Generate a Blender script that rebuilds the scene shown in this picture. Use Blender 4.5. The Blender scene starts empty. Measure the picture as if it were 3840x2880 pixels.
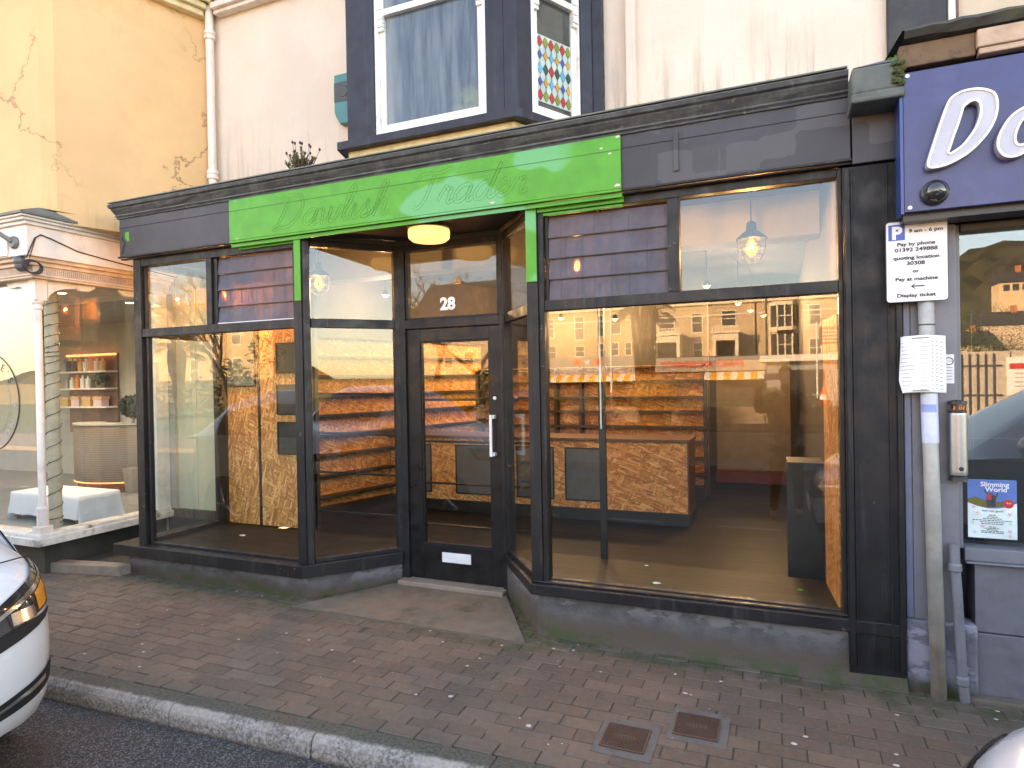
import bpy, math, random
from mathutils import Vector, Matrix
rnd = random.Random(28)
S = bpy.context.scene
COL = S.collection
# ---------------------------------------------------------------- camera
cd = bpy.data.cameras.new('camera'); cam = bpy.data.objects.new('camera', cd); COL.objects.link(cam)
cd.lens = 22.2; cd.sensor_width = 36; cd.clip_start = .05; cd.clip_end = 3000
cam.matrix_world = Matrix(((0.92225575, 0.01430403, 0.38631557, 0),
                           (0.3861475, 0.01318717, -0.92234278, 0),
                           (-0.01828763, 0.99981073, 0.00663848, 1.68), (0, 0, 0, 1)))
S.camera = cam
# ---------------------------------------------------------------- world, sun, exposure
SUN_EL, SUN_AZ = 19.0, -42.0          # azimuth from +Y towards +X: the sun stands low behind the shops, to the left
W = bpy.data.worlds.new('World'); S.world = W; W.use_nodes = True
nt = W.node_tree; bg = nt.nodes['Background']
sky = nt.nodes.new('ShaderNodeTexSky'); sky.sky_type = 'NISHITA'; sky.sun_disc = False
sky.sun_elevation = math.radians(SUN_EL); sky.sun_rotation = math.radians(SUN_AZ)
sky.air_density = 1.0; sky.dust_density = .6; sky.ozone_density = 3.0
nt.links.new(sky.outputs[0], bg.inputs[0]); bg.inputs[1].default_value = 0.15
sd = bpy.data.lights.new('sun', 'SUN'); sun = bpy.data.objects.new('sun', sd); COL.objects.link(sun)
sd.energy = 5.0; sd.angle = math.radians(.5); sd.color = (1, .80, .58)
a, e = math.radians(SUN_AZ), math.radians(SUN_EL)
sun.rotation_euler = Vector((-math.sin(a)*math.cos(e), -math.cos(a)*math.cos(e), -math.sin(e))).to_track_quat('-Z', 'Y').to_euler()
S.view_settings.view_transform = 'Standard'; S.view_settings.look = 'None'
S.view_settings.use_white_balance = True; S.view_settings.white_balance_temperature = 10600; S.view_settings.white_balance_tint = 22
EXP = 3.27
S.view_settings.exposure = EXP; S.view_settings.gamma = 1
S.cycles.max_bounces = 8; S.cycles.transparent_max_bounces = 16; S.cycles.glossy_bounces = 5
S.cycles.sample_clamp_indirect = 6; S.cycles.caustics_reflective = False; S.cycles.caustics_refractive = False

# ---------------------------------------------------------------- mesh builder
class MB:
    def __init__(s): s.v = []; s.f = []; s.m = []; s.at = None
    def add(s, vs, fs, m=0):
        o = len(s.v); s.v += [tuple(p) for p in vs]; s.f += [tuple(o+i for i in f) for f in fs]; s.m += [m]*len(fs); return s
    def box(s, x0, x1, y0, y1, z0, z1, m=0):
        v = [(x, y, z) for z in (z0, z1) for y in (y0, y1) for x in (x0, x1)]
        return s.add(v, [(0, 2, 3, 1), (4, 5, 7, 6), (0, 1, 5, 4), (2, 6, 7, 3), (0, 4, 6, 2), (1, 3, 7, 5)], m)
    def prism(s, pts, vec, m=0):            # planar polygon swept along vec
        n = len(pts); v = [Vector(p) for p in pts]; w = [p+Vector(vec) for p in v]
        return s.add(v+w, [tuple(range(n-1, -1, -1)), tuple(range(n, 2*n))]+[(i, (i+1) % n, n+(i+1) % n, n+i) for i in range(n)], m)
    def slab(s, xy, z0, z1, m=0): return s.prism([(x, y, z0) for x, y in xy], (0, 0, z1-z0), m)
    def wallseg(s, a, b, t, z0, z1, m=0, off=0):   # vertical board from a to b (xy), thickness t centred at normal offset
        a = Vector((a[0], a[1])); b = Vector((b[0], b[1])); d = (b-a).normalized(); n = Vector((d.y, -d.x))
        p = [a+n*(off-t/2), b+n*(off-t/2), b+n*(off+t/2), a+n*(off+t/2)]
        return s.slab([(q.x, q.y) for q in p], z0, z1, m)
    def tube(s, path, r, seg=8, m=0, cap=True):
        P = [Vector(p) for p in path]; n = len(P); R = r if isinstance(r, (list, tuple)) else [r]*n
        vs = []; up = None
        for i, p in enumerate(P):
            t = (P[min(i+1, n-1)]-P[max(i-1, 0)])
            t = t.normalized() if t.length > 1e-9 else Vector((0, 0, 1))
            if up is None: up = t.orthogonal().normalized()
            up = (up-t*up.dot(t)); up = up.normalized() if up.length > 1e-6 else t.orthogonal().normalized()
            b = t.cross(up)
            for k in range(seg):
                q = 2*math.pi*k/seg; vs.append(p+(up*math.cos(q)+b*math.sin(q))*R[i])
        fs = [(i*seg+k, i*seg+(k+1) % seg, (i+1)*seg+(k+1) % seg, (i+1)*seg+k) for i in range(n-1) for k in range(seg)]
        if cap: fs += [tuple(range(seg-1, -1, -1)), tuple((n-1)*seg+k for k in range(seg))]
        return s.add(vs, fs, m)
    def lathe(s, prof, c=(0, 0, 0), seg=24, m=0, axis='Z'):   # prof [(r,h)]
        vs = []
        for r, h in prof:
            for k in range(seg):
                q = 2*math.pi*k/seg; x, y = r*math.cos(q), r*math.sin(q)
                vs.append((c[0]+x, c[1]+y, c[2]+h) if axis == 'Z' else ((c[0]+x, c[1]+h, c[2]+y) if axis == 'Y' else (c[0]+h, c[1]+x, c[2]+y)))
        n = len(prof)
        fs = [(i*seg+k, i*seg+(k+1) % seg, (i+1)*seg+(k+1) % seg, (i+1)*seg+k) for i in range(n-1) for k in range(seg)]
        fs += [tuple(range(seg-1, -1, -1)), tuple((n-1)*seg+k for k in range(seg))]
        return s.add(vs, fs, m)
    def grid(s, fn, nu, nv, m=0):
        vs = [fn(i/nu, j/nv) for j in range(nv+1) for i in range(nu+1)]
        return s.add(vs, [(j*(nu+1)+i, j*(nu+1)+i+1, (j+1)*(nu+1)+i+1, (j+1)*(nu+1)+i) for j in range(nv) for i in range(nu)], m)
    def blob(s, c, r, m=0, seg=10, rings=6):
        r = (r, r, r) if not isinstance(r, (tuple, list)) else r
        return s.lathe([(math.sin(math.pi*max(i, .05)/rings if i < rings else math.pi*.995), -math.cos(math.pi*i/rings)) for i in range(rings+1)], seg=seg, m=m).xf_last(seg*(rings+1), lambda p: (c[0]+p[0]*r[0], c[1]+p[1]*r[1], c[2]+p[2]*r[2]))
    def xf_last(s, n, fn):
        s.v[-n:] = [fn(p) for p in s.v[-n:]]; return s
    def text(s, txt, size, org, ux=(1, 0, 0), uz=(0, 0, 1), ext=.002, m=0, align='LEFT', bold=0., shear=0., wscale=1.):
        cu = bpy.data.curves.new('t', 'FONT'); cu.body = txt; cu.size = size; cu.extrude = ext; cu.offset = bold; cu.shear = shear
        cu.align_x = align; cu.resolution_u = 4
        ob = bpy.data.objects.new('t', cu); COL.objects.link(ob)
        me = bpy.data.meshes.new_from_object(ob)
        ux = Vector(ux); uz = Vector(uz); un = ux.cross(uz); o = Vector(org)
        s.add([o+ux*v.co.x*wscale+uz*v.co.y+un*(v.co.z+ext) for v in me.vertices], [tuple(p.vertices) for p in me.polygons], m)
        bpy.data.objects.remove(ob); bpy.data.curves.remove(cu); bpy.data.meshes.remove(me); return s

LOC = {}
def thing(name, label, cat, loc=(0, 0, 0), group=None):
    o = bpy.data.objects.new(name, None); COL.objects.link(o); o.location = loc; o.empty_display_size = .1
    o['label'] = label; o['category'] = cat
    if group: o['group'] = group
    LOC[o.name] = Vector(loc); return o
def obj(name, mb, mats, parent=None, smooth=False, bevel=0, label=None, cat=None, group=None, kind=None, world=True):
    me = bpy.data.meshes.new(name); off = Vector((0, 0, 0))
    if parent is not None and world:
        q = parent
        while q is not None: off += q.location; q = q.parent
    me.from_pydata([tuple(Vector(v)-off) for v in mb.v], [], mb.f)
    mats = mats if isinstance(mats, (list, tuple)) else [mats]
    for m_ in mats: me.materials.append(m_)
    me.polygons.foreach_set('material_index', mb.m)
    if smooth: me.polygons.foreach_set('use_smooth', [True]*len(me.polygons))
    if mb.at: 
        at = me.attributes.new('rnd', 'FLOAT', 'FACE'); at.data.foreach_set('value', mb.at)
    me.validate(); me.update()
    o = bpy.data.objects.new(name, me); COL.objects.link(o)
    if parent is not None: o.parent = parent
    if bevel:
        b = o.modifiers.new('bevel', 'BEVEL'); b.width = bevel; b.segments = 2; b.limit_method = 'ANGLE'; b.angle_limit = math.radians(40)
    if smooth == 'auto':
        pass
    if label: o['label'] = label
    if cat: o['category'] = cat
    if group: o['group'] = group
    if kind: o['kind'] = kind
    return o
def copy_tree(o, parent=None):
    c = o.copy(); COL.objects.link(c)
    if parent is not None: c.parent = parent
    for ch in list(o.children): copy_tree(ch, c)
    return c

# ---------------------------------------------------------------- materials
class NT:
    def __init__(s, name):
        s.mat = bpy.data.materials.new(name); s.mat.use_nodes = True; s.t = s.mat.node_tree; s.n = s.t.nodes
        s.bsdf = s.n['Principled BSDF']; s.out = s.n['Material Output']; s.pos = s.new('ShaderNodeNewGeometry').outputs['Position']
    def new(s, ty, **kw):
        n = s.n.new(ty)
        for k, v in kw.items(): setattr(n, k, v)
        return n
    def link(s, a, b): s.t.links.new(a, b)
    def inp(s, n, k, v):
        if hasattr(v, 'is_linked') or isinstance(v, bpy.types.NodeSocket): s.link(v, n.inputs[k])
        else: n.inputs[k].default_value = v
    def mapv(s, v=None, scale=(1, 1, 1), rot=(0, 0, 0), loc=(0, 0, 0)):
        n = s.new('ShaderNodeMapping'); s.link(v or s.pos, n.inputs[0]); n.inputs['Scale'].default_value = scale; n.inputs['Rotation'].default_value = rot; n.inputs['Location'].default_value = loc
        return n.outputs[0]
    def noise(s, scale, v=None, detail=4, rough=.6, dist=0, out=0):
        n = s.new('ShaderNodeTexNoise'); s.link(v or s.pos, n.inputs['Vector']); n.inputs['Scale'].default_value = scale; n.inputs['Detail'].default_value = detail; n.inputs['Roughness'].default_value = rough; n.inputs['Distortion'].default_value = dist
        return n.outputs[out]
    def voro(s, scale, v=None, feature='F1', out='Distance', rand=1, metric='EUCLIDEAN'):
        n = s.new('ShaderNodeTexVoronoi', feature=feature, distance=metric); s.link(v or s.pos, n.inputs['Vector']); n.inputs['Scale'].default_value = scale; n.inputs['Randomness'].default_value = rand
        return n.outputs[out]
    def ramp(s, f, a, b, lo=0, hi=1):
        n = s.new('ShaderNodeMapRange'); s.link(f, n.inputs[0]); n.inputs[1].default_value = a; n.inputs[2].default_value = b; n.inputs[3].default_value = lo; n.inputs[4].default_value = hi
        n.interpolation_type = 'SMOOTHSTEP'; return n.outputs[0]
    def math(s, op, a, b=0.):
        n = s.new('ShaderNodeMath', operation=op); s.inp(n, 0, a); s.inp(n, 1, b); return n.outputs[0]
    def mix(s, f, a, b, blend='MIX'):
        n = s.new('ShaderNodeMix', data_type='RGBA', blend_type=blend)
        s.inp(n, 0, f)
        for k, v in ((6, a), (7, b)):
            if isinstance(v, (tuple, list)): v = tuple(v)+(1,) if len(v) == 3 else v
            s.inp(n, k, v)
        return n.outputs[2]
    def xyz(s, v=None):
        n = s.new('ShaderNodeSeparateXYZ'); s.link(v or s.pos, n.inputs[0]); return n.outputs
    def bump(s, h, strength=.3, dist=.01, prev=None):
        n = s.new('ShaderNodeBump'); s.link(h, n.inputs['Height']); n.inputs['Strength'].default_value = strength; n.inputs['Distance'].default_value = dist
        if prev: s.link(prev, n.inputs['Normal'])
        s.link(n.outputs[0], s.bsdf.inputs['Normal']); return n.outputs[0]
    def col(s, c): s.inp(s.bsdf, 'Base Color', tuple(c)+(1,) if isinstance(c, (tuple, list)) and len(c) == 3 else c)
    def rough(s, r): s.inp(s.bsdf, 'Roughness', r)

def sc(c, k): return tuple(min(1, x*k) for x in c)
def plain(name, c, rough=.5, metal=0, var=.12, vs=9, bump=.1, bs=60, dirt=None, dirtamt=.5, dirts=3, coat=0, trans=0, spec=None):
    m = NT(name); k = m.noise(vs)
    cc = m.mix(m.ramp(k, .3, .7), sc(c, 1-var), sc(c, 1+var))
    if dirt: cc = m.mix(m.ramp(m.noise(dirts, detail=8, rough=.7), .5, .72, 0, dirtamt), cc, dirt)
    m.col(cc); m.rough(rough); m.bsdf.inputs['Metallic'].default_value = metal
    if bump: m.bump(m.noise(bs, detail=5), bump, .004)
    if coat: m.bsdf.inputs['Coat Weight'].default_value = coat
    if spec is not None: m.bsdf.inputs['Specular IOR Level'].default_value = spec
    return m.mat
def paintwood(name, c, under=(.25, .24, .22), chips=.70, streak=.35, sc_dirt=(.10, .10, .10), rough=.42):
    """old brushed gloss paint: drips, dusty streaks, rubbed chips"""
    m = NT(name)
    v = m.mapv(scale=(22, 22, 1.6)); st = m.noise(1.0, v, detail=6, rough=.65)
    cc = m.mix(m.ramp(m.noise(5, detail=6), .35, .7), c, sc(c, 1.35))
    cc = m.mix(m.ramp(st, .52, .78, 0, streak), cc, sc_dirt)
    ch = m.ramp(m.noise(26, detail=7, rough=.7), chips, chips+.03)
    cc = m.mix(ch, cc, under); m.col(cc)
    m.rough(m.ramp(m.noise(9, detail=4), .3, .7, rough-.1, rough+.18))
    m.bsdf.inputs['Specular IOR Level'].default_value = .32; m.bump(m.math('ADD', m.noise(70, detail=4), m.math('MULTIPLY', st, 1.2)), .25, .003)
    return m.mat
def emit(name, c, st):
    m = NT(name); m.bsdf.inputs['Emission Color'].default_value = tuple(c)+(1,); m.bsdf.inputs['Emission Strength'].default_value = st; m.col(sc(c, .5)); return m.mat
def glass(name, ior=1.55, boost=1.7, grough=0., tint=(.93, .96, .95), film=0., filmcol=(.5, .5, .5), wave=.0):
    """thin shop glass: Fresnel mirror over clear, with a little dust"""
    m = NT(name); t = m.new('ShaderNodeBsdfTransparent'); t.inputs[0].default_value = tuple(tint)+(1,)
    g = m.new('ShaderNodeBsdfGlossy'); g.inputs['Roughness'].default_value = grough; g.inputs['Color'].default_value = (.98, .98, 1, 1)
    if wave:
        b = m.new('ShaderNodeBump'); m.link(m.noise(2.2, detail=1), b.inputs['Height']); b.inputs['Strength'].default_value = wave; b.inputs['Distance'].default_value = .02
        m.link(b.outputs[0], g.inputs['Normal'])
    fr = m.new('ShaderNodeFresnel'); bf = m.new('ShaderNodeNewGeometry').outputs['Backfacing']; m.link(m.ramp(bf, 0, 1, ior, 1/ior), fr.inputs[0])
    f = m.math('MINIMUM', m.math('MULTIPLY', fr.outputs[0], boost), .95)
    mx = m.new('ShaderNodeMixShader'); m.link(f, mx.inputs[0]); m.link(t.outputs[0], mx.inputs[1]); m.link(g.outputs[0], mx.inputs[2])
    last = mx.outputs[0]
    if film:
        d = m.new('ShaderNodeBsdfDiffuse'); d.inputs[0].default_value = tuple(filmcol)+(1,)
        if film > .3:
            fx = m.math('FRACT', m.math('DIVIDE', m.xyz()[0], .112)); ln = m.math('MULTIPLY', m.ramp(m.math('ABSOLUTE', m.math('SUBTRACT', fx, .5)), .0, .07, 1, 0), m.ramp(m.noise(6, detail=4), .35, .6)); m.link(m.mix(m.math('MULTIPLY', ln, .6), m.mix(m.ramp(m.noise(9, detail=6), .3, .7), sc(filmcol, .75), sc(filmcol, 1.15)), (.05, .048, .055)), d.inputs[0])  # dark bands painted into thick film imitate reflections and bars behind the blades
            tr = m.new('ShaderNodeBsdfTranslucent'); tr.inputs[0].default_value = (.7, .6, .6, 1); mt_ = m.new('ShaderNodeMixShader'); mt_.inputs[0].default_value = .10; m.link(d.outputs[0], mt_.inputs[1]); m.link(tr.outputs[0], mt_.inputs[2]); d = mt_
        v = m.mapv(scale=(14, 14, 1.2)); st = m.noise(1.0, v, detail=6)
        ff = m.ramp(st, .3, .8, film*(.4 if film < .3 else .86), min(1, film*(1.5 if film < .3 else 1.08)))
        m2 = m.new('ShaderNodeMixShader'); m.link(ff, m2.inputs[0]); m.link(last, m2.inputs[1]); m.link(d.outputs[0], m2.inputs[2]); last = m2.outputs[0]
    m.link(last, m.out.inputs[0]); return m.mat

def render_wall(name, c, stain=(.20, .15, .09), z0=3.3, zh=1.0, crack=0., patch=.10, streakamt=.75):
    m = NT(name); z = m.xyz()[2]
    cc = m.mix(m.ramp(m.noise(1.3, detail=6, rough=.65), .3, .72), sc(c, 1-patch), sc(c, 1+patch*.5))
    cc = m.mix(m.ramp(m.noise(90, detail=3), .4, .75, 0, .25), cc, sc(c, .8))
    low = m.ramp(z, z0, z0+zh, 1, 0)
    v = m.mapv(scale=(16, 16, .9)); st = m.noise(1.0, v, detail=7, rough=.7)
    cc = m.mix(m.math('MULTIPLY', m.math('MULTIPLY', m.ramp(st, .50, .68), low), streakamt), cc, stain)
    v2 = m.mapv(scale=(5, 5, .5), loc=(3, 1, 2)); s2 = m.noise(1.0, v2, detail=8, rough=.75)
    cc = m.mix(m.ramp(s2, .60, .80, 0, .4), cc, sc(stain, 2.2))
    m.col(cc)
    h = m.noise(120, detail=4)
    if crack:
        wv = m.new('ShaderNodeVectorMath', operation='ADD'); m.link(m.pos, wv.inputs[0])
        nn = m.noise(2.5, detail=6, out=1); m.link(nn, wv.inputs[1])
        vv = m.voro(.55, wv.outputs[0], 'DISTANCE_TO_EDGE')
        ln = m.math('MULTIPLY', m.ramp(vv, .0, .012, 1, 0), m.ramp(m.noise(.9, detail=2), .38, .55))
        cc = m.mix(m.math('MULTIPLY', ln, crack), cc, sc(c, .45)); m.col(cc)
        wide = m.math('MULTIPLY', m.ramp(vv, .0, .05, 1, 0), m.ramp(m.noise(1.3, detail=4), .5, .62))
        cc = m.mix(m.math('MULTIPLY', wide, .35), cc, sc(c, .78)); m.col(cc)
    m.rough(.85); m.bump(m.math('ADD', h, m.noise(14, detail=4)), .22, .006)
    return m.mat

def osb(name, k=1., vert=False):
    """pressed strand board: layers of long flat flakes at several angles"""
    m = NT(name); x, y, z = m.xyz()
    h = m.math('ADD', x, m.math('MULTIPLY', y, .97)); cb = m.new('ShaderNodeCombineXYZ'); m.link(h, cb.inputs[0]); m.link(z, cb.inputs[1]); uv = cb.outputs[0]
    nz = m.noise(5.0, uv, detail=2, out=1); ad = m.new('ShaderNodeVectorMath', operation='MULTIPLY_ADD'); m.link(nz, ad.inputs[0]); ad.inputs[1].default_value = (.03,)*3; m.link(uv, ad.inputs[2])
    val = None; hh = None
    for i, (ang, s1, s2) in enumerate(((8, 6, 34), (-38, 7, 40), (33, 6, 36), (70, 8, 46), (-14, 7, 50), (-68, 9, 54), (18, 9, 60))):
        an = math.radians(ang+(90 if vert else 0))
        q = m.mapv(m.mapv(ad.outputs[0], rot=(0, 0, an), loc=(i*1.37, i*.71, 0)), scale=(s1, s2, 1))
        c = m.xyz(m.voro(1.0, q, out='Color'))
        fib = m.noise(1.0, m.mapv(q, scale=(.8, 6, 1)), detail=2)
        v = m.math('ADD', m.math('MULTIPLY', c[0], .75), m.math('MULTIPLY', fib, .45))
        if val is None: val = v
        else:
            mk_ = m.ramp(c[1], .58, .60); n = m.new('ShaderNodeMix', data_type='FLOAT'); m.link(mk_, n.inputs[0]); m.link(val, n.inputs[2]); m.link(v, n.inputs[3]); val = n.outputs[0]
    n = m.new('ShaderNodeValToRGB'); m.link(val, n.inputs[0])
    cr = n.color_ramp; cr.elements[0].position = .15; cr.elements[0].color = (.32*k, .115*k, .030*k, 1); cr.elements[1].position = 1.0; cr.elements[1].color = (.92*k, .51*k, .22*k, 1)
    e1 = cr.elements.new(.42); e1.color = (.48*k, .175*k, .045*k, 1); e2 = cr.elements.new(.72); e2.color = (.70*k, .295*k, .085*k, 1)
    m.col(n.outputs[0]); m.rough(.55); m.bump(val, .3, .003); return m.mat
def planks(name, c1, c2, rough=.35, width=.19, alongx=True):
    m = NT(name); x, y, z = m.xyz()
    a_, b_ = (x, y) if alongx else (y, x)
    row = m.math('FLOOR', m.math('DIVIDE', b_, width))
    wn = m.new('ShaderNodeTexWhiteNoise', noise_dimensions='1D'); m.link(row, wn.inputs['W'])
    sh = m.math('ADD', a_, m.math('MULTIPLY', wn.outputs['Value'], 7.3))
    cell = m.math('FLOOR', m.math('DIVIDE', sh, 1.3))
    wn2 = m.new('ShaderNodeTexWhiteNoise', noise_dimensions='2D'); cb = m.new('ShaderNodeCombineXYZ'); m.link(row, cb.inputs[0]); m.link(cell, cb.inputs[1]); m.link(cb.outputs[0], wn2.inputs['Vector'])
    sca = (2, 60, 2) if alongx else (60, 2, 2)
    g = m.noise(1.0, m.mapv(scale=sca), detail=6, rough=.7)
    f = m.math('ADD', m.math('MULTIPLY', wn2.outputs['Value'], .5), m.math('MULTIPLY', g, .6))
    cc = m.mix(m.ramp(f, .2, .9), c1, c2)
    fr = m.math('FRACT', m.math('DIVIDE', b_, width)); gap = m.ramp(fr, .0, .02, 1, 0)
    cc = m.mix(gap, cc, sc(c1, .4)); m.col(cc); m.rough(m.ramp(g, .2, .8, rough, rough+.2)); m.bsdf.inputs['Specular IOR Level'].default_value = .22; m.bump(g, .15, .002); return m.mat

M = {}
M['black'] = paintwood('old_black_paint', (.0125, .0115, .012), chips=.665, streak=.6, sc_dirt=(.075, .069, .067))
M['blackpil'] = paintwood('black_pilaster_paint', (.009, .0085, .009), chips=.73, streak=.45, sc_dirt=(.06, .058, .06), rough=.5)
M['door'] = paintwood('door_paint', (.009, .0082, .0085), chips=.80, streak=.2, sc_dirt=(.04, .038, .04), rough=.35)
M['soffit'] = plain('dark_soffit', (.022, .018, .016), .5, dirt=(.05, .04, .03))
M['inner'] = plain('black_interior_paint', (.022, .021, .021), .45)
M['cage'] = plain('black_wire', (.003, .003, .003), .7, spec=.1)  # wire kept nearly black so the bulb inside does not bleach it
M['steel'] = plain('black_steel', (.015, .015, .016), .35)
M['iron'] = plain('grey_iron', (.06, .058, .058), .5)
M['white_metal'] = plain('white_metal', (.75, .75, .74), .3, var=.05)
M['brushed'] = plain('brushed_steel', (.38, .38, .37), .38, metal=.9, var=.08)
M['galv'] = plain('galvanised_steel', (.42, .40, .37), .55, metal=.25, dirt=(.24, .15, .08), dirtamt=.55, dirts=5)
M['white'] = plain('white_paint', (.78, .75, .72), .45, var=.05, dirt=(.42, .36, .30), dirtamt=.5, dirts=6)
M['pinkwhite'] = plain('pinkish_white_paint', (.78, .67, .60), .5, var=.05, dirt=(.40, .33, .27), dirtamt=.45, dirts=4)
M['lead'] = plain('lead_roof', (.15, .15, .13), .6, dirt=(.09, .085, .05), dirtamt=.8, dirts=5)
M['beige'] = plain('beige_wall', (.42, .39, .34), .8, var=.04)
M['creamwall'] = plain('cream_wall', (.66, .60, .42), .8, var=.04)
M['greypaint'] = plain('grey_shop_paint', (.165, .165, .185), .5, var=.07, dirt=(.09, .085, .09), dirtamt=.5, dirts=4)
M['darkwall'] = plain('dark_wall', (.03, .03, .032), .7)
M['shopwhite'] = plain('white_ceiling', (.36, .36, .38), .8, var=.03)
M['osb_h'] = osb('osb_board', 1.1); M['osb_v'] = osb('osb_board_upright', 1.05, True); M['osb_d'] = osb('osb_board_aged', .80, True)
M['floor'] = planks('dark_laminate', (.0045, .0045, .005), (.016, .0155, .0165), .34)
M['display'] = planks('display_board', (.007, .006, .0055), (.017, .0145, .0135), .42, width=.6)
M['brownwood'] = plain('brown_timber', (.13, .055, .028), .45, var=.25, vs=20)
M['rubber'] = plain('rubber', (.012, .012, .012), .7)
M['paper'] = plain('paper', (.76, .77, .82), .7, var=.03, bump=.05)
M['ink'] = plain('ink', (.03, .028, .03), .6, bump=0)
M['inkgrey'] = plain('faded_ink', (.30, .30, .34), .6, bump=0)
M['red'] = plain('red_print', (.55, .03, .03), .5, bump=0)
M['signwhite'] = plain('sign_white', (.74, .73, .74), .4, var=.03, dirt=(.5, .45, .38), dirtamt=.3)
M['signblue'] = plain('sign_blue', (.02, .08, .36), .4, bump=0)
M['pane'] = glass('clear_glass', boost=.82, film=.0)
M['pane_dusty'] = glass('dusty_glass', boost=1.1, film=.02, filmcol=(.6, .6, .58))
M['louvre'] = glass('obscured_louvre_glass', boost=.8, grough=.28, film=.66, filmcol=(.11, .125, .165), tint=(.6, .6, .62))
M['pane_left'] = glass('salon_glass', boost=1.1, film=.02, filmcol=(.7, .72, .70))
M['bulbglass'] = glass('bulb_glass', boost=.6, tint=(1, .9, .7))
_n = M['bulbglass'].node_tree; _e = _n.nodes.new('ShaderNodeEmission'); _e.inputs[0].default_value = (1, .22, .02, 1); _e.inputs[1].default_value = 1.8/2**EXP
_a = _n.nodes.new('ShaderNodeAddShader'); _o = _n.nodes['Material Output']; _n.links.new(_o.inputs[0].links[0].from_socket, _a.inputs[0]); _n.links.new(_e.outputs[0], _a.inputs[1]); _n.links.new(_a.outputs[0], _o.inputs[0])
M['bulb'] = emit('filament_glow', (1.0, .34, .035), 2.6/2**EXP)
M['porchglow'] = emit('porch_diffuser_glow', (1.0, .66, .30), 1.7/2**EXP)
M['spot'] = emit('spot_glow', (1.0, .60, .16), 1.7/2**EXP)
M['downlight'] = emit('downlight_glow', (1.0, .90, .75), 9/2**EXP)
M['led'] = emit('led_strip_glow', (1.0, .35, .14), 3.5/2**EXP)
# green board paint: bright green with mint over-painted clouds, chips and grime
m = NT('green_paint'); x, y, z = m.xyz()
g0 = m.mix(m.ramp(m.noise(6, detail=6), .35, .7), (.018, .26, .008), (.028, .32, .011))
cl = m.ramp(m.noise(2.1, m.mapv(scale=(1, 1, 1.6), loc=(1.35, 0, .4)), detail=2, rough=.4), .47, .53)
g0 = m.mix(m.math('MULTIPLY', cl, m.math('MULTIPLY', m.ramp(x, -2.75, -2.5), m.ramp(x, -1.3, -1.1, 1, 0))), g0, (.065, .36, .13))
g0 = m.mix(m.ramp(m.noise(14, m.mapv(scale=(1, 1, .25)), detail=7, rough=.7), .60, .75, 0, .45), g0, (.03, .14, .02))
ch = m.ramp(m.noise(9, detail=8, rough=.62), .725, .735); g0 = m.mix(ch, g0, (.60, .52, .40))
m.col(g0); m.rough(.45); m.bump(m.math('ADD', m.noise(40, detail=5), m.math('MULTIPLY', ch, -2)), .25, .004); M['green'] = m.mat
# fascia board: purple-black with paler ghost rectangles
m = NT('fascia_paint'); x, y, z = m.xyz()
f0 = m.mix(m.ramp(m.noise(3, detail=6), .3, .7), (.025, .0225, .027), (.040, .036, .042))
wa = m.new('ShaderNodeVectorMath', operation='MULTIPLY_ADD'); m.link(m.noise(7, detail=4, out=1), wa.inputs[0]); wa.inputs[1].default_value = (.05,)*3; m.link(m.mapv(scale=(1, 0, 1.3)), wa.inputs[2]); br = m.voro(5.5, wa.outputs[0], out='Color', rand=.4, metric='CHEBYCHEV'); bx = m.xyz(br)[0]
f0 = m.mix(m.math('MULTIPLY', m.ramp(bx, .52, .56), m.math('MULTIPLY', m.ramp(x, -.75, -.6), .5)), f0, (.085, .08, .085))
f0 = m.mix(m.ramp(m.noise(1, m.mapv(scale=(20, 20, 1.5)), detail=7, rough=.7), .6, .8, 0, .6), f0, (.14, .13, .135))
f0 = m.mix(m.ramp(m.noise(30, detail=6), .74, .76), f0, (.35, .33, .3))
m.col(f0); m.rough(.5); m.bump(m.noise(25, detail=6), .3, .006); M['fascia'] = m.mat
# cornice
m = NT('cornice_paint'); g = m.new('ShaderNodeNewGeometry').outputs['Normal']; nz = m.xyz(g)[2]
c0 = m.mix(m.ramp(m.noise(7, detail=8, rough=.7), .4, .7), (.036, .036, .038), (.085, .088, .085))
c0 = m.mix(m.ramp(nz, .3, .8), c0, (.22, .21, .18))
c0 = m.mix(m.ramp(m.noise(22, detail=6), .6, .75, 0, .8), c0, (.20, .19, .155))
m.col(c0); m.rough(.7); m.bump(m.noise(30, detail=6), .5, .008); M['cornice'] = m.mat
M['capital'] = plain('capital_greygreen', (.095, .11, .10), .7, dirt=(.03, .045, .02), dirtamt=.9, dirts=7, bump=.4)
M['pink'] = render_wall('pale_pink_render', (.73, .595, .495), stain=(.27, .21, .13), z0=3.3, zh=1.3)
M['yellow'] = render_wall('yellow_render', (.80, .47, .235), stain=(.42, .30, .10), z0=3.1, zh=.45, crack=1.0, streakamt=.5)
M['yellow2'] = render_wall('bay_apron_cream', (.68, .52, .29), stain=(.22, .19, .05), z0=3.2, zh=.6, streakamt=.9)
M['rightwall'] = render_wall('mottled_cream_render', (.62, .48, .36), stain=(.30, .22, .10), z0=3.6, zh=.5, streakamt=.9)
M['quoin'] = plain('black_quoin_render', (.026, .025, .028), .6, dirt=(.06, .06, .05), dirtamt=.6, dirts=3, bump=.3)
M['bayblue'] = paintwood('bay_navy_paint', (.019, .019, .029), chips=.78, streak=.45, sc_dirt=(.065, .065, .085))
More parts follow.
